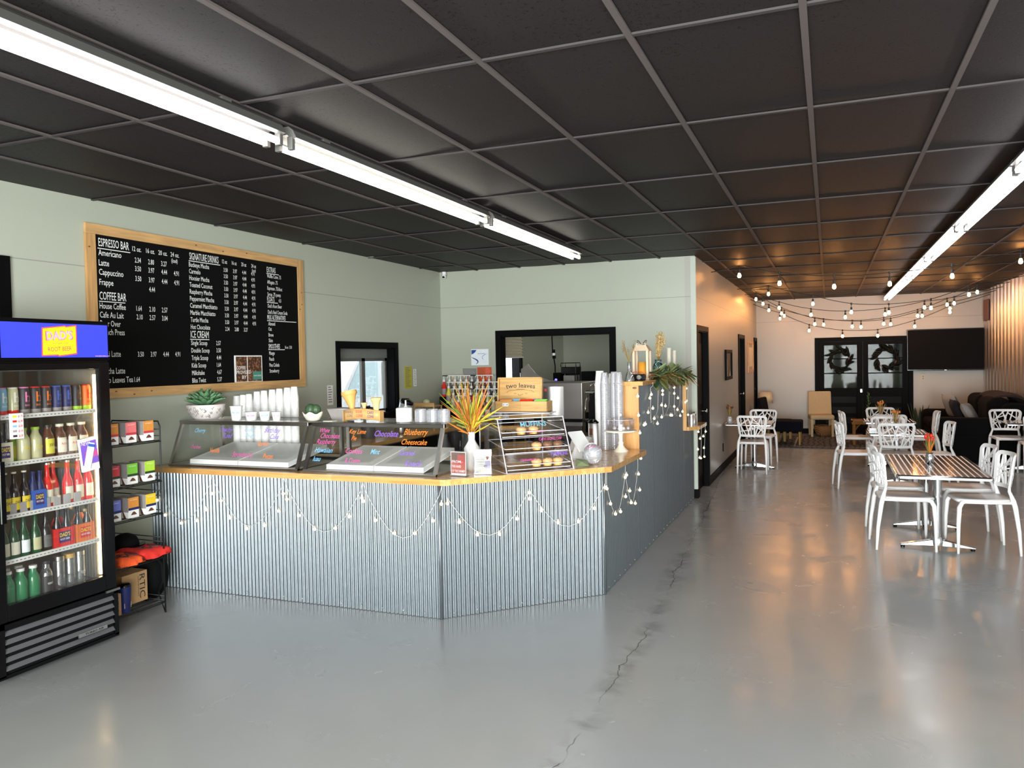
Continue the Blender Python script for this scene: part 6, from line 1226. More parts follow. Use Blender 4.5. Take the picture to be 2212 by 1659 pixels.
t = thing('milk_pitcher', 'stainless round canister below the coffee grinder', 'canister', (-1.90, 6.75, CT)); mb = MB(); mb.lathe([(.062,0),(.062,.20),(.058,.205)], 'steel_bright', (-1.93,6.72,CT+.0), 22); mb.build('body', t, world=True); mb = MB(); mb.lathe([(.064,.205),(.066,.215),(.04,.235),(0,.24)], 'black_gloss', (-1.93,6.72,CT), 22); mb.build('lid', t, world=True)
mb = MB(); mb.box(-1.965,-1.935,6.655,6.66,CT+.10,CT+.16,'brown_tea'); mb.build('label', t, world=True)
t = thing('receipt_printer', 'white receipt printer behind the tablet stand', 'printer', (-1.95, 6.35, CT)); mb = MB(); mb.add([(-2.04,6.28,CT),(-1.88,6.28,CT),(-1.88,6.50,CT),(-2.04,6.50,CT),(-2.02,6.30,CT+.09),(-1.89,6.30,CT+.06),(-1.89,6.48,CT+.10),(-2.04,6.48,CT+.13)], [(3,2,1,0),(0,1,5,4),(1,2,6,5),(2,3,7,6),(3,0,4,7),(4,5,6,7)], 'white_plastic'); mb.build('body', t, world=True, bevel=.006)
mb = MB(); mb.quad((-2.0,6.33,CT+.105),(-1.92,6.33,CT+.09),(-1.92,6.40,CT+.115),(-2.0,6.40,CT+.125),'black_gloss'); mb.build('paper_slot', t, world=True)
# kitchen seen through the opening
t = thing('kitchen_bench', 'stainless kitchen bench through the wall opening', 'bench', (-3.2, 10.7, 0)); mb = MB(); mb.box(-4.2,-2.2,10.35,11.0,1.11,1.15,'steel'); mb.build('worktop', t, world=True)
for x in (-4.15,-2.25):
    for y in (10.4,10.95): mb = MB(); mb.cyl((x,y,0), .02, 1.11, 'steel', 10); mb.build('leg', t, world=True)
t = thing('coffee_brewer', 'black coffee brewer with a small blue light, seen through the opening', 'coffee maker', (-3.4, 10.6, 1.15)); mb = MB(); mb.box(-3.50,-3.28,10.5,10.75,1.5,1.60,'black_gloss'); mb.box(-3.50,-3.28,10.68,10.75,1.1505,1.5,'black_gloss'); mb.box(-3.62,-3.51,10.5,10.7,1.1505,1.52,'black_matte'); mb.build('body', t, world=True, bevel=.006)
mb = MB(); mb.box(-3.47,-3.31,10.52,10.66,1.36,1.48,'steel'); mb.build('brew_panel', t, world=True); mb = MB(); mb.lathe([(.06,0),(.075,.06),(.05,.16)], 'steel_dark', (-3.39,10.6,1.1515), 16); mb.build('carafe', t, world=True)
mb = MB(); mb.cyl((-3.575,10.492,1.42), .018, .008, 'led_blue', 14, axis='y'); mb.build('display', t, world=True); mb = MB()
for a in ((-3.50,-3.28),): mb.tube([(-3.50,10.5,1.60),(-3.50,10.5,1.655),(-3.28,10.5,1.655),(-3.28,10.5,1.60)], .006, 'black_trim', 6); mb.tube([(-3.50,10.7,1.60),(-3.50,10.7,1.655),(-3.28,10.7,1.655),(-3.28,10.7,1.60)], .006, 'black_trim', 6)
mb.build('cup_rail', t, world=True)
mb = MB(); mb.box(-3.19,-3.0,10.45,10.65,1.1505,1.535,'black_matte'); solo('black_cabinet_speaker', mb, 'plain black upright box beside the brewer through the opening', 'box', (-3.1,10.55,1.1505), bevel=.004)
t = thing('hanging_cable', 'black hanging cord with a striped connector in the kitchen', 'cable', (-3.75, 10.6, 1.6)); mb = MB(); mb.tube([(-3.66,10.6,2.9),(-3.66,10.6,2.0),(-3.655,10.6,1.85),(-3.635,10.6,1.72),(-3.62,10.6,1.62),(-3.62,10.6,1.50)], .009, 'black_matte', 8); mb.build('cord', t, world=True)
mb = MB(); mb.cyl((-3.640,10.6,1.80), .024, .05, 'black_matte', 12); mb.cyl((-3.636,10.6,1.765), .023, .035, 'white_plastic', 12); mb.cyl((-3.632,10.6,1.72), .026, .045, 'black_matte', 12); mb.build('connector', t, world=True)
t = thing('roman_blind', 'pale pleated blind half lowered over the kitchen window', 'blind', (XL+.03, 12.12, 2.1))
mb = MB(); vs = []; n = 15
for q in range(n+1): z = 2.14-.025*q; x = XL+.02+.022*(q % 2); vs += [(x,11.66,z),(x,12.56,z)]
mb.add(vs, [(2*q,2*q+1,2*q+3,2*q+2) for q in range(n)], 'cream'); mb.build('pleats', t, world=True, solid=.002); mb = MB(); mb.box(XL+.012,XL+.05,11.66,12.56,1.745,1.765,'paper_white'); mb.build('bottom_rail', t, world=True)
mb = MB(); mb.lathe([(.05,0),(.06,.03),(.02,.2),(.03,.5)], 'tile_grey', (-4.6,11.8,1.0), 12); solo('window_ornament', mb, 'dark slim ornament on the kitchen window sill', 'ornament', (-4.6,11.8,1.0))
t = thing('kitchen_shelf', 'white shelf below the kitchen window', 'shelf', (-4.65, 12, 0)); mb = MB(); mb.box(XL+.001,-4.45,11.4,12.7,.97,1.0,'white_plastic'); mb.build('board', t, world=True)
for y in (11.45,12.6): mb = MB(); mb.box(-4.5,-4.46,y,y+.04,0,.97,'white_plastic'); mb.build('leg', t, world=True)
# ================================================================ cafe chairs
def rear(s):
    mb = MB(); mb.tube([(-.235,s*.202,0),(-.222,s*.198,.20),(-.195,s*.192,.40),(-.180,s*.187,.46),(-.168,s*.178,.50),(-.156,s*.168,.535),(-.158,s*.168,.575)], [.0115,.016,.021,.021,.015,.0135,.010], 'chair_white', 8); return mb
def front(s):
    mb = MB(); mb.tube([(.235,s*.195,0),(.232,s*.190,.25),(.222,s*.183,.39),(.200,s*.176,.434),(.15,s*.172,.442)], [.0115,.017,.020,.020,.012], 'chair_white', 8); return mb
def PB(u, z):
    """point on the curved back panel, u -1..1 across, z height"""
    w = .170+.022*min(1, (z-.53)/.12)+.006*(z-.53)/.31
    return Vector((-.197-.13*(z-.53)+.048*u*u, u*w, z))
def strap(mb, a, b, h, n=5, th=.0085):
    vs, fs = [], []; du, dz = (b[0]-a[0])*.19, b[1]-a[1]; L = math.hypot(du, dz); px, pz = -dz/L*h/.19, du/L*h
    for i in range(n+1):
        t = i/n; u, z = a[0]+(b[0]-a[0])*t, a[1]+dz*t
        for su in (-1, 1):
            p = PB(u+su*px, z+su*pz)
            for sx in (-1, 1): vs.append((p.x+sx*th, p.y, p.z))
    for i in range(n):
        o = 4*i; q = o+4; fs += [(o,o+2,q+2,q),(o+1,q+1,q+3,o+3),(o,q,q+1,o+1),(o+2,o+3,q+3,q+2)]
    e = 4*n; fs += [(0,1,3,2),(e,e+2,e+3,e+1)]
    mb.add(vs, fs, 'chair_white')
def ribbon(mb, pts, h, th=.0085):
    """closed band of half width h following pts on the back panel"""
    k = len(pts); vs, fs = [], []
    for i in range(k):
        (ua, za), (ub, zb) = pts[i-1], pts[(i+1) % k]; du, dz = (ub-ua)*.19, zb-za; L = math.hypot(du, dz) or 1; px, pz = -dz/L*h/.19, du/L*h
        for su in (-1, 1):
            p = PB(pts[i][0]+su*px, pts[i][1]+su*pz)
            for sx in (-1, 1): vs.append((p.x+sx*th, p.y, p.z))
    for i in range(k):
        o = 4*i; q = 4*((i+1) % k); fs += [(o,o+2,q+2,q),(o+1,q+1,q+3,o+3),(o,q,q+1,o+1),(o+2,o+3,q+3,q+2)]
    mb.add(vs, fs, 'chair_white')
def make_chair(lab):
    t = thing('cafe_chair', lab, 'chair', (0,0,0), 0, 'white cafe chairs')
    mb = MB(); out = []
    for q in range(40):
        a = 2*PI*q/40; ca, sa = math.cos(a), math.sin(a); r = (abs(ca)**5+abs(sa)**5)**(-1/5); out.append((.018+.222*r*ca, (.192 if ca > -.3 else .188)*r*sa))
    n = len(out); vs = []
    for k, z in ((.90,.424),(1,.438),(1,.452),(.95,.462),(.6,.457),(.3,.452)): vs += [(.018+(x-.018)*k, y*k, z) for x, y in out]
    fs = [(j*n+i, j*n+(i+1) % n, (j+1)*n+(i+1) % n, (j+1)*n+i) for j in range(5) for i in range(n)]
    fs += [tuple(range(n))[::-1], tuple(range(5*n, 6*n))]; mb.add(vs, fs, 'chair_white', True); mb.build('seat', t)
    mb = MB(); Z0, Z1 = .535, .845
    loop = []
    for cu_, cz, a0, rr in ((.79,Z1-.056,0,.040),(-.79,Z1-.056,PI/2,.040),(-.80,Z0+.044,PI,.028),(.80,Z0+.044,1.5*PI,.028)):
        for q in range(6): a = a0+q*PI/10; loop.append((cu_+rr*math.cos(a)/.19, cz+rr*math.sin(a)))
        if a0 in (0, PI):
            s_ = -1 if a0 == PI else 1
            for q in range(1, 8): loop.append((s_*(.79-.197*q), loop[-q][1]))
    ribbon(mb, loop, .0165)
    zz = lambda q: Z0+.02+(Z1-Z0-.04)*q
    for a, b, h in (((-.98,.72),(-.42,.02),.007),((-.95,.30),(.02,.98),.007),((-.62,.98),(-.28,.02),.008),((-.80,.02),(-.66,.98),.006),((-.98,.52),(.25,.36),.006),((-.12,.98),(.30,.02),.008),((.02,.02),(.12,.66),.006),((.28,.98),(-.10,.30),.007),((.56,.98),(.18,.02),.007),((.20,.90),(.98,.46),.007),((.98,.80),(.46,.02),.008),((.78,.98),(.72,.02),.006),((.10,.30),(.98,.20),.006),((-.5,.60),(.1,.75),.006),((-.98,.15),(-.45,.40),.006)): strap(mb, (a[0], zz(a[1])), (b[0], zz(b[1])), h)
    mb.build('backrest', t, bevel=.002, seg=1)
    for s in (-1, 1): rear(s).build('leg', t); front(s).build('leg', t)
    mb = MB()
    for s in (-1, 1): mb.tube([(.19,s*.176,.437),(0,s*.182,.436),(-.185,s*.188,.44)], .013, 'chair_white', 8)
    mb.tube([(.20,-.17,.432),(.20,.17,.432)], .012, 'chair_white', 8); mb.tube([(-.18,-.18,.438),(-.18,.18,.438)], .012, 'chair_white', 8); mb.build('seat_rim', t)
    return t
chairs = [
 (.59, 7.70, .10, 'white openwork chair at the near left of the large front table'), (.575, 8.27, .06, 'white openwork chair at the far left of the large front table'),
 (1.215, 7.75, PI+.13, 'white openwork chair at the near right of the large front table'), (1.18, 8.32, PI+.10, 'white openwork chair at the far right of the large front table'),
 (.765, 10.90, PI/2, 'white chair with its back to the camera at the near side of the second table'), (.30, 10.95, .16, 'white chair left of the second table, nearer the counter'),
 (1.20, 11.0, PI+.12, 'white chair right of the second table, in front of the sofa'), (.745, 11.62, -PI/2+.05, 'white chair at the far side of the second table'),
 (.80, 12.42, PI/2, 'white chair with its back to the camera at the near side of the third table'), (.365, 12.95, .12, 'white chair left of the third table'),
 (1.27, 13.0, PI, 'white chair right of the third table, its side against the black sofa'), (.755, 13.62, -PI/2, 'farthest white chair, at the back of the third table'),
 (-1.04, 11.98, PI/2, 'white chair with its back to the camera at the wall table'), (-1.00, 12.93, -PI/2-.12, 'white chair at the far side of the wall table'),
 (2.42, 13.30, -PI/2+.05, 'white chair behind the half-hidden table at the right edge of the picture'),
 (2.635, 12.55, PI/2, 'white chair cut off by the right edge of the picture, nearer side of its table')]
c0 = make_chair(chairs[0][3]); c0.location = (chairs[0][0], chairs[0][1], 0); c0.rotation_euler = (0,0,chairs[0][2])
for x, y, rz, lab in chairs[1:]: copy_thing(c0, (x, y, 0), rz, lab)
mb = None
# ---------------------------------------------------------------- steel tables
def steel_table(x, y, sx, sy, bases, lab):
    t = thing('cafe_table', lab, 'table', (x, y, 0), 0, 'steel cafe tables'); H = .70; r = .035
    def ring(k, z): 
        o = []
        for cx, cy, a0 in ((1,1,0),(-1,1,PI/2),(-1,-1,PI),(1,-1,1.5*PI)):
            for q in range(5): a = a0+q*PI/8; o.append((cx*(sx/2-r)+(r+k)*math.cos(a), cy*(sy/2-r)+(r+k)*math.sin(a), z))
        return o
    A, B, C_, D = ring(-.012,H), ring(-.004,H-.003), ring(0,H-.010), ring(0,H-.030); n = len(A)
    mb = MB(); mb.add(A, [tuple(range(n))], 'striped_steel'); mb.build('table_top', t)
    mb = MB(); mb.add(A+B+C_+D, [(j*n+i, (j+1)*n+i, (j+1)*n+(i+1) % n, j*n+(i+1) % n) for j in range(3) for i in range(n)], 'chrome', True); mb.add(D, [tuple(range(n))[::-1]], 'steel_dark'); mb.build('rim', t)
    for bx_, by_, arms in bases:
        mb = MB(); mb.cyl((bx_,by_,.06), .037, H-.10, 'chrome', 20); mb.lathe([(.05,.04),(.05,.075),(.038,.11)], 'chrome', (bx_,by_,0), 20); mb.build('pedestal', t)
        for a, L in arms:
            mb = MB(); ca, sa = math.cos(a), math.sin(a); M_ = Matrix.Translation((bx_,by_,0)) @ Matrix.Rotation(a,4,'Z')
            mb.add([(.03,-.034,.03),(.03,.034,.03),(.03,.03,.085),(.03,-.03,.085),(L,-.022,.018),(L,.022,.018),(L,.018,.032),(L,-.018,.032)], [(0,1,2,3),(4,7,6,5),(0,4,5,1),(1,5,6,2),(2,6,7,3),(3,7,4,0)], 'chrome', M=M_); lg = mb.build('leg', t, bevel=.004)
            mb = MB(); mb.cyl((bx_+ca*(L-.02), by_+sa*(L-.02), 0), .018, .02, 'black_gloss', 12); mb.build('foot', lg)
        mb = MB(); mb.box(bx_-.2, bx_+.2, by_-.02, by_+.02, H-.045, H-.0305, 'steel_dark'); mb.box(bx_-.02, bx_+.02, by_-.17, by_+.17, H-.045, H-.0305, 'steel_dark'); mb.build('top_bracket', t)
ar = ((0,.29),(PI,.29),(PI/2,.24))
steel_table(.865, 7.93, .71, 1.46, ((0,-.27,((0,.29),(PI,.29))), (0,.60-.0,((0,.29),(PI,.29),(PI/2,.10)))), 'long striped steel table nearest the camera')
steel_table(.80, 11.20, .70, .66, ((0,0,ar),), 'square striped steel table, second from the camera in the right row')
steel_table(.825, 13.05, .70, .66, ((0,0,ar),), 'square striped steel table farthest back in the right row')
steel_table(-1.125, 12.42, .69, .72, ((.07,-.05,ar),), 'square steel table against the hall wall')
steel_table(2.58, 12.98, .60, .56, ((0,0,ar),), 'steel table half out of view at the right edge of the picture')
def bouquet(x, y, kind, lab, s=1):
    t = thing('table_vase', lab, 'vase', (x, y, .7005)); z = .7005
    mb = MB(); mb.lathe([(.030,0),(.036,.008),(.038,.055),(.030,.075),(.028,.09),(.033,.095)], 'chrome' if kind < 2 else 'frost', (x,y,z), 18); mb.build('jar', t, world=True)
    cols = [('red_soda','leaf_olive','grass_orange'), ('grass_orange','dried_dark','dried'), ('brown_tea','leaf_olive','grass_orange')][kind]
    for k in range(26):
        a = R.uniform(0,2*PI); q = R.uniform(.2,1)*.085*s; h = R.uniform(.18,.285)*s; m = R.choice(cols[1:]); mb = MB(); mb.leaf((x,y,z+.07), (x+q*math.cos(a), y+q*math.sin(a), z+h), .012, m, bend=.05)
        mb.build('blade', t, world=True, solid=.001)
    for k in range(9):
        a = 2*PI*k/9+.3; q = R.uniform(.02,.05); p = (x+q*math.cos(a), y+q*math.sin(a), z+R.uniform(.21,.26)*s); mb = MB(); mb.sphere(p, .014, cols[0], 8, 5, (1,1,1.3)); mb.build('flower', t, world=True)
bouquet(.845, 8.03, 0, 'silver jar of red and orange dried flowers on the front table')
bouquet(.80, 11.33, 1, 'silver jar of orange dried flowers on the second table')
bouquet(.72, 13.05, 1, 'silver jar of dried flowers on the table farthest back', 1.1)
bouquet(-1.40, 12.25, 2, 'small jar with a brown dried flower on the wall table')
mb = MB(); mb.box(.47,.56,10.92,11.02,.7005,.76,'clear_cup'); mb.box(.485,.545,10.93,11.01,.702,.745,'dark_brown'); solo('napkin_caddy', mb, 'small clear napkin caddy on the corner of the second table', 'caddy', (.515,10.97,.7005))
# ================================================================ pictures, television, vents
def picture(y0, y1, z0, z1, fm_, lab, dark):
    t = thing('framed_picture', lab, 'picture', (XH, (y0+y1)/2, z0)); x = XH+.001; mb = MB(); w = .05
    for a in ((y0,y1,z1-w,z1),(y0,y1,z0,z0+w),(y0,y0+w,z0+w,z1-w),(y1-w,y1,z0+w,z1-w)): mb.box(x, x+.03, *a, fm_)
    mb.build('frame', t, world=True, bevel=.003); mb = MB(); mb.box(x, x+.008, y0+w, y1-w, z0+w, z1-w, 'picture_dark' if dark else 'picture_light')
    if dark: mb.add([(x+.009,y0+.12,z0+w),(x+.009,y0+.30,z0+w),(x+.009,y0+.27,z1-.16),(x+.009,y0+.17,z1-.11)], [(0,1,2,3)], 'picture_light'); mb.add([(x+.0095,y1-.26,z0+w),(x+.0095,y1-.12,z0+w),(x+.0095,y1-.15,z0+.16)], [(0,1,2)], 'cream')
    else: mb.box(x+.008, x+.009, y0+w+.05, y1-w-.05, z0+.12, z1-.12, 'cream')
    mb.build('print', t, world=True)
picture(12.40, 13.20, 1.34, 1.81, 'black_trim', 'dark framed picture between the first two hall doors', True)
picture(16.03, 17.10, 1.37, 2.0, 'pine_v', 'wood framed picture between the far two hall doors', False)
t = thing('television', 'large black flat television on the far wall', 'television', (2.24, YF-.09, 1.33)); mb = MB(); mb.box(1.49, 2.885, YF-.115, YF-.07, 1.335, 2.185, 'black_gloss'); mb.build('casing', t, world=True, bevel=.006)
mb = MB(); mb.box(1.505, 2.87, YF-.117, YF-.1155, 1.36, 2.17, 'black_matte'); mb.build('screen', t, world=True); mb = MB(); mb.box(1.9, 2.5, YF-.07, YF-.001, 1.5, 2.0, 'black_trim'); mb.build('wall_mount', t, world=True); mb = MB(); mb.box(2.17, 2.21, YF-.119, YF-.1155, 1.342, 1.350, 'steel_bright'); mb.build('maker_mark', t, world=True)
mb = MB(); mb.box(XR-.055, XR-.034, 17.47, 17.95, 2.31, 2.72, 'rust_wood'); solo('wall_panel_box', mb, 'small rust-brown wooden panel high on the ribbed metal wall', 'panel', (XR-.04, 17.7, 2.31), bevel=.004)
mb = MB(); mb.box(1.76,1.83,YF-.008,YF-.001,1.13,1.26,'outlet'); mb.box(1.785,1.805,YF-.010,YF-.008,1.16,1.185,'ink_grey'); mb.box(1.785,1.805,YF-.010,YF-.008,1.205,1.23,'ink_grey'); solo('wall_outlet', mb, 'beige outlet plate below the television', 'outlet', (1.8,YF-.005,1.13))
mb = MB(); mb.box(XH+.001,XH+.008,12.05,12.12,.28,.40,'black_trim'); solo('wall_outlet', mb, 'black outlet plate low on the hall wall under the wall table', 'outlet', (XH+.004,12.08,.28))
def wreath(cx, cz, lab, sd):
    rr = random.Random(sd); y = YF-.03; t = thing('leaf_wreath', lab, 'wreath', (cx, y, cz)); mb = MB(); mb.tube([(cx+.19*math.cos(a*PI/10), y, cz+.19*math.sin(a*PI/10)) for a in range(20)], .012, 'twig', 6, closed=True); mb.build('hoop', t, world=True)
    for k in range(46):
        a = 2*PI*k/46+rr.uniform(-.05,.05); r = .19+rr.uniform(-.03,.04); o = (cx+r*math.cos(a), y-.01, cz+r*math.sin(a)); b = a+PI/2+rr.uniform(-1.0,.5); L = rr.uniform(.11,.16); mb = MB(); mb.leaf(o, (o[0]+L*math.cos(b), y-.02-rr.uniform(0,.04), o[2]+L*math.sin(b)), rr.uniform(.05,.07), 'wreath', up=(0,1,0), bend=.08); mb.build('leaf', t, world=True, solid=.002)
wreath(.21, 1.585, 'dark leaf wreath on the left glazed door', 3); wreath(1.115, 1.60, 'dark leaf wreath on the right glazed door', 4)
# ================================================================ lounge corner
mb = MB(); mb.box(-.90, 2.05, 15.2, 17.45, .001, .012, 'patterned_rug'); t = thing('area_rug', 'black and grey patterned rug in the lounge corner', 'rug', (.6,16.3,0)); mb.build('pile', t, world=True)
mb = MB()
for a in ((-.90,2.05,15.17,15.2),(-.90,2.05,17.45,17.48),(-.93,-.90,15.17,17.48),(2.05,2.08,15.17,17.48)): mb.box(*a, .001, .011, 'ink_dark')
mb.box(-.62,1.75,15.40,15.43,.0122,.013,'grey_box'); mb.box(-.62,-.59,15.40,17.2,.0122,.013,'grey_box'); mb.build('border', t, world=True)
def parson(x, y, rz, m, lab, legm, w=.50, zb=.93, zs=.46):
    t = thing('upholstered_chair', lab, 'chair', (x,y,0), rz); mb = MB()
    mb.box(-.25,.25,-w/2,w/2,zs-.10,zs,m); mb.build('seat', t, bevel=.035, seg=4)
    mb = MB(); mb.add([(-.25,-w/2,zs-.1),(-.25,w/2,zs-.1),(-.17,w/2,zs-.1),(-.17,-w/2,zs-.1),(-.33,-w/2*.97,zb),(-.33,w/2*.97,zb),(-.26,w/2*.97,zb),(-.26,-w/2*.97,zb)], [(3,2,1,0),(0,1,5,4),(1,2,6,5),(2,3,7,6),(3,0,4,7),(4,5,6,7)], m); mb.build('backrest', t, bevel=.025, seg=4)
    for s in (-1,1):
        for xx in (-.22,.21): mb = MB(); mb.add([(xx+a*.028,s*(w/2-.035)+b*.028,zs-.09) for a,b in ((-1,-1),(1,-1),(1,1),(-1,1))]+[(xx+a*.020,s*(w/2-.035)+b*.020,.013) for a,b in ((-1,-1),(1,-1),(1,1),(-1,1))], [(0,1,2,3),(7,6,5,4),(0,4,5,1),(1,5,6,2),(2,6,7,3),(3,7,4,0)], legm); mb.build('leg', t)
    return t
parson(-.16, 17.55, -PI/2+.12, 'beige_fabric', 'beige upholstered chair beside the glazed double doors', 'beige_fabric', .47)
parson(-.98, 16.55, -.15, 'navy_fabric', 'navy upholstered chair beside the table lamp', 'dried_dark', .62, .86, .42)
t = thing('ottoman', 'navy ottoman with wooden legs at the edge of the rug', 'ottoman', (-.72,15.9,0), 0); mb = MB(); mb.box(-.25,.25,-.30,.30,.26,.46,'navy_fabric'); mb.build('cushion', t, bevel=.03, seg=3)
for a in (-.2,.2):
    for b in (-.25,.25): mb = MB(); mb.cyl((a,b,.013), .018, .26, 'dried_dark', 8, .024); mb.build('leg', t)
t = thing('side_table', 'small dark side table carrying the lamp', 'table', (-1.24,17.2,0)); mb = MB(); mb.box(-.2,.2,-.2,.2,.50,.53,'black_trim'); mb.build('top', t)
for a in (-.17,.17):
    for b in (-.17,.17): mb = MB(); mb.box(a-.015,a+.015,b-.015,b+.015,0,.50,'black_trim'); mb.build('leg', t)
t = thing('table_lamp', 'table lamp with a beige drum shade in the far corner', 'lamp', (-1.24,17.2,.5305)); mb = MB(); mb.lathe([(.07,0),(.07,.015),(.03,.04),(.045,.10),(.02,.17),(.012,.22)], 'tile_grey', (0,0,0), 18); mb.build('base', t)
mb = MB(); mb.lathe([(.155,.18),(.122,.41)], 'lamp_shade', (0,0,0), 24, cap=False); mb.build('lamp_shade', t, solid=.003); mb = MB(); mb.cyl((0,0,.2), .008, .19, 'chrome', 8); mb.build('stem', t)
t = thing('wicker_basket', 'round wicker basket under the beige chair', 'basket', (-.10,17.62,.0125)); mb = MB(); mb.lathe([(.12,0),(.17,.05),(.20,.14),(.205,.20),(.195,.205),(.18,.13),(.10,.03)], 'wicker', (0,0,0), 24); mb.build('basket_body', t); mb = MB(); mb.tube([(.202*math.cos(a*PI/12), .202*math.sin(a*PI/12), .205) for a in range(24)], .012, 'wicker', 6, closed=True); mb.build('rim', t)
t = thing('rattan_table', 'low rattan coffee table on the rug', 'table', (.66,16.1,.0125)); mb = MB(); mb.box(-.27,.27,-.22,.22,.38,.43,'rattan'); mb.build('top', t, bevel=.008)
mb = MB()
for a in ((-.28,.28,-.23,-.205),(-.28,.28,.205,.23),(-.28,-.255,-.23,.23),(.255,.28,-.23,.23)): mb.box(*a,.43,.455,'rattan')
mb.build('gallery_rim', t)
for a in (-.23,.23):
    for b in (-.19,.19):
        mb = MB(); mb.cyl((a,b,0), .026, .38, 'rattan', 10); mb.tube([(a,b,.24),(a-.06*(1 if a>0 else -1),b,.34),(a-.10*(1 if a>0 else -1),b,.38)], .012, 'rattan', 6); mb.build('leg', t)
def pot_plant(x, y, lab, kind):
    t = thing('potted_plant', lab, 'plant', (x,y,0)); z0 = .013 if kind else .0; mb = MB(); mb.lathe([(.10,0),(.14,.22),(.145,.24),(.13,.235)], 'sleeve_grey' if kind else 'black_matte', (0,0,z0), 20); mb.build('pot', t); mb = MB(); mb.cyl((0,0,z0+.20), .125, .01, 'leaf_dark', 16); mb.build('soil', t)
    if kind:
        for k in range(11): a = 2.4*k; q = .03+.012*k; h = .36+.035*(k % 5)+.03; mb = MB(); mb.leaf((.06*math.cos(a),.06*math.sin(a),z0+.2), ((q+.05)*math.cos(a),(q+.05)*math.sin(a),z0+.2+h), .062, 'snake_green', up=(math.cos(a),math.sin(a),.1), bend=.04, seg=5); mb.build('leaf', t, solid=.004)
    else:
        mb = MB(); mb.tube([(0,0,.2),(.01,0,.5),(-.01,0,.92)], .008, 'leaf_green', 6); mb.build('stem', t)
        for k in range(26): a = 2.4*k; z = .28+.024*k; L = .13*(1-k/34); mb = MB(); mb.leaf((0,0,z), (L*math.cos(a),L*math.sin(a),z+.05), .035, 'leaf_green', bend=.1); mb.build('leaf', t, solid=.001)
pot_plant(1.60, 16.9, 'snake plant in a pale pot right of the double doors', 1); pot_plant(.74, 17.45, 'slim green plant in front of the double doors', 0)
# black sofa with cushions and a throw
t = thing('sofa', 'large black fabric sofa under the television', 'sofa', (2.25, 15.0, 0)); m = 'sofa_black'; M_ = Matrix.Translation((2.2,15.0,0))
mb = MB(); mb.box(1.62,2.75,14.0,16.4,.05,.42,m); mb.build('base', t, world=True, bevel=.05, seg=4)
mb = MB(); mb.box(2.46,2.84,14.0,16.4,.05,.90,m); mb.build('backrest', t, world=True, bevel=.12, seg=5)
for a, b in ((13.85,14.12),(16.25,16.6)): mb = MB(); mb.box(1.60,2.80,a,b,.05,.66,m); mb.build('armrest', t, world=True, bevel=.10, seg=5)
for a in (14.14,15.2): mb = MB(); mb.box(1.60,2.5,a,a+1.03,.40,.54,m); mb.build('seat_cushion', t, world=True, bevel=.05, seg=4); mb = MB(); mb.box(2.30,2.62,a+.02,a+1.0,.50,.98,m); mb.build('back_cushion', t, world=True, bevel=.12, seg=5)
t = thing('armchair', 'black armchair at the near end of the sofa', 'armchair', (2.02,13.95,0)); mb = MB(); mb.box(1.58,2.38,13.62,13.84,.02,.70,m); mb.box(1.66,2.38,13.60,13.84,.02,.45,m); mb.build('seat', t, world=True, bevel=.05, seg=4)
def cushion(x, y, z, s, rz, tilt, mt, lab):
    n = 10; vs = []; fs = []; M_ = Matrix.Translation((x,y,z)) @ Matrix.Rotation(rz,4,'Z') @ Matrix.Rotation(tilt,4,'Y')
    for side in (1,-1):
        for i in range(n+1):
            for j in range(n+1):
                u, v = i/n*2-1, j/n*2-1; th = .07*max(0,(1-u**4)*(1-v**4))**.6; vs.append((side*th, u*s/2*(1-.05*(1-v*v)), s/2+v*s/2*(1-.05*(1-u*u))))
    for sd in (0,1):
        o = sd*(n+1)**2
        for i in range(n):
            for j in range(n): a = o+i*(n+1)+j; f = (a, a+n+1, a+n+2, a+1); fs.append(f if sd == 0 else f[::-1])
    mb = MB(); mb.add(vs, fs, mt, True, M_); solo('cushion', mb, lab, 'cushion', (x,y,z))
cushion(2.08,15.75,.545,.44,.35,-.35,'cushion','light grey cushion at the far end of the sofa'); cushion(2.10,15.28,.545,.38,.1,-.4,'cushion_dark','dark cushion between the two grey ones'); cushion(2.22,14.75,.545,.36,-.4,-.5,'cushion','light grey cushion nearest the front of the sofa')
t = thing('fur_throw', 'dark brown fur throw over the back of the sofa', 'throw', (2.65,14.9,.9)); mb = MB(); n = 20; vs = []
for i in range(n+1):
    for j in range(n+1): u, v = i/n, j/n; a = (v-.5)*3.0; vs.append((2.62+.27*math.sin(a)+.015*math.sin(u*19+v*7)-.02, 14.3+1.3*u, .80+.22*math.cos(a)+.02*math.sin(u*13+v*9)))
mb.add(vs, [(i*(n+1)+j, (i+1)*(n+1)+j, (i+1)*(n+1)+j+1, i*(n+1)+j+1) for i in range(n) for j in range(n)], 'fur', True); mb.build('fur', t, world=True, solid=.03)
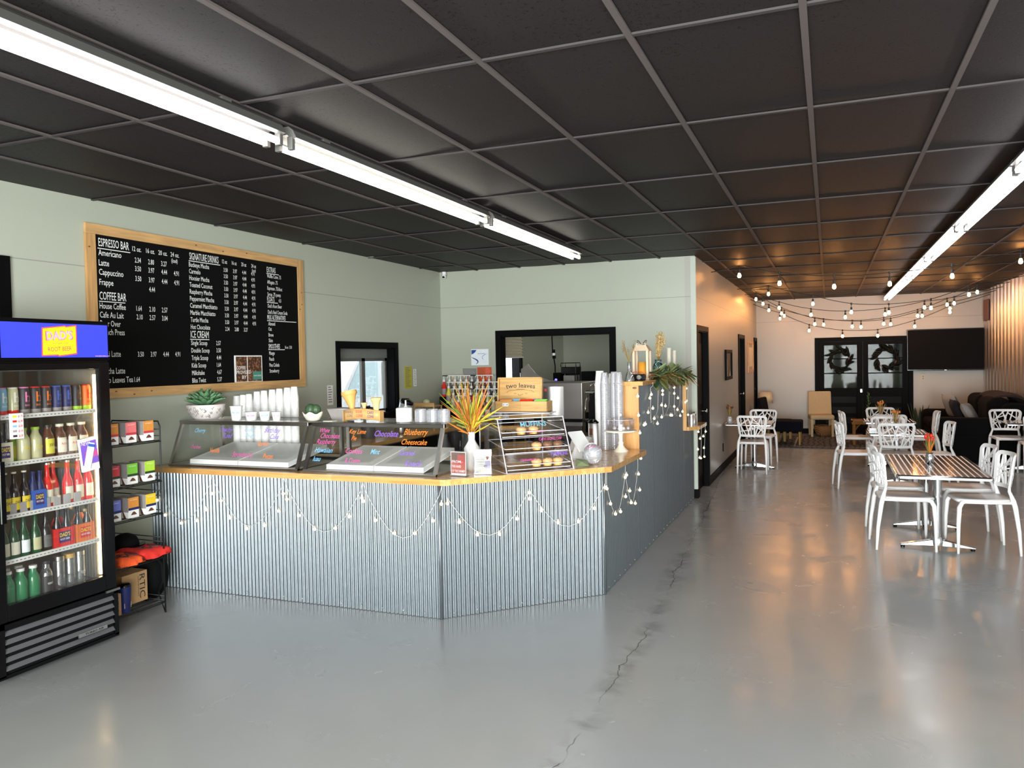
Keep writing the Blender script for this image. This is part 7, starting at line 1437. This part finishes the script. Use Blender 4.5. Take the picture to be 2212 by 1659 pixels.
# ================================================================ hanging string lights
def hang(name, y, L, R_, bulbs, drop, lab):
    t = thing('bulb_string', lab, 'string lights', (L[0], y, L[1]), 0, 'strings of pendant bulbs'); pts = [(L[0], y, L[1])]+[(x, y, z+drop) for x, z in bulbs]+[(R_[0], y, R_[1])]
    sm = []
    for a, b in zip(pts, pts[1:]):
        for k in range(4): f_ = k/4; sm.append(tuple(a[i]+(b[i]-a[i])*f_-(.012*math.sin(PI*f_) if i == 2 else 0) for i in range(3)))
    sm.append(pts[-1]); mb = MB(); mb.tube(sm, .0055, 'wire_black', 5); mb.build('wire', t, world=True)
    for x, z in bulbs:
        mb = MB(); mb.cyl((x,y,z+drop-.02), .014, .035, 'wire_black', 8); mb.tube([(x,y,z+drop),(x,y,z+.06)], .005, 'wire_black', 5); mb.cyl((x,y,z+.03), .016, .05, 'wire_black', 10); mb.build('socket', t, world=True)
        mb = MB(); mb.lathe([(.012,.032),(.020,.010),(.024,-.008),(.018,-.026),(.0,-.034)], 'edison', (x,y,z), 12); mb.build('bulb', t, world=True)
S = [(11.0,(XH+.0,2.86),(XR,2.86),[(-1.114,2.794),(-.6,2.661),(.068,2.583),(.717,2.584),(1.41,2.643),(2.129,2.778)],.14,'nearest string of pendant bulbs, high across the hall'),
 (14.3,(XH,2.88),(XR-.03,2.88),[(-.964,2.772),(-.247,2.572),(.351,2.407),(.917,2.377),(1.531,2.427),(2.066,2.617)],.14,'second string of pendant bulbs from the camera'),
 (15.6,(XH,2.88),(XR-.03,2.88),[(-1.279,2.78),(-.863,2.599),(-.303,2.447),(.282,2.382),(.94,2.407),(1.568,2.504),(2.028,2.557),(2.379,2.733)],.11,'third string of pendant bulbs from the camera, above the rug edge'),
 (16.2,(XH,2.88),(XR-.03,2.85),[(-1.198,2.727),(-.855,2.523),(-.249,2.295),(.412,2.228),(.952,2.262),(1.515,2.387),(1.995,2.57)],.11,'fourth string of pendant bulbs from the camera, above the rug'),
 (16.8,(XH,2.86),(XR-.03,2.83),[(-1.127,2.628),(-.833,2.504),(-.095,2.302),(.585,2.233),(1.108,2.269),(1.649,2.409),(2.115,2.53)],.11,'fifth string of pendant bulbs from the camera'),
 (17.4,(XH,2.80),(XR-.03,2.80),[(-.946,2.478),(-.376,2.208),(.26,2.074),(.912,2.065),(1.577,2.229),(2.19,2.487)],.12,'lowest string of pendant bulbs, just above the double doors')]
for s in S: hang('s', *s)
for _o in bpy.data.objects:
    if '_w' in _o: del _o['_w']
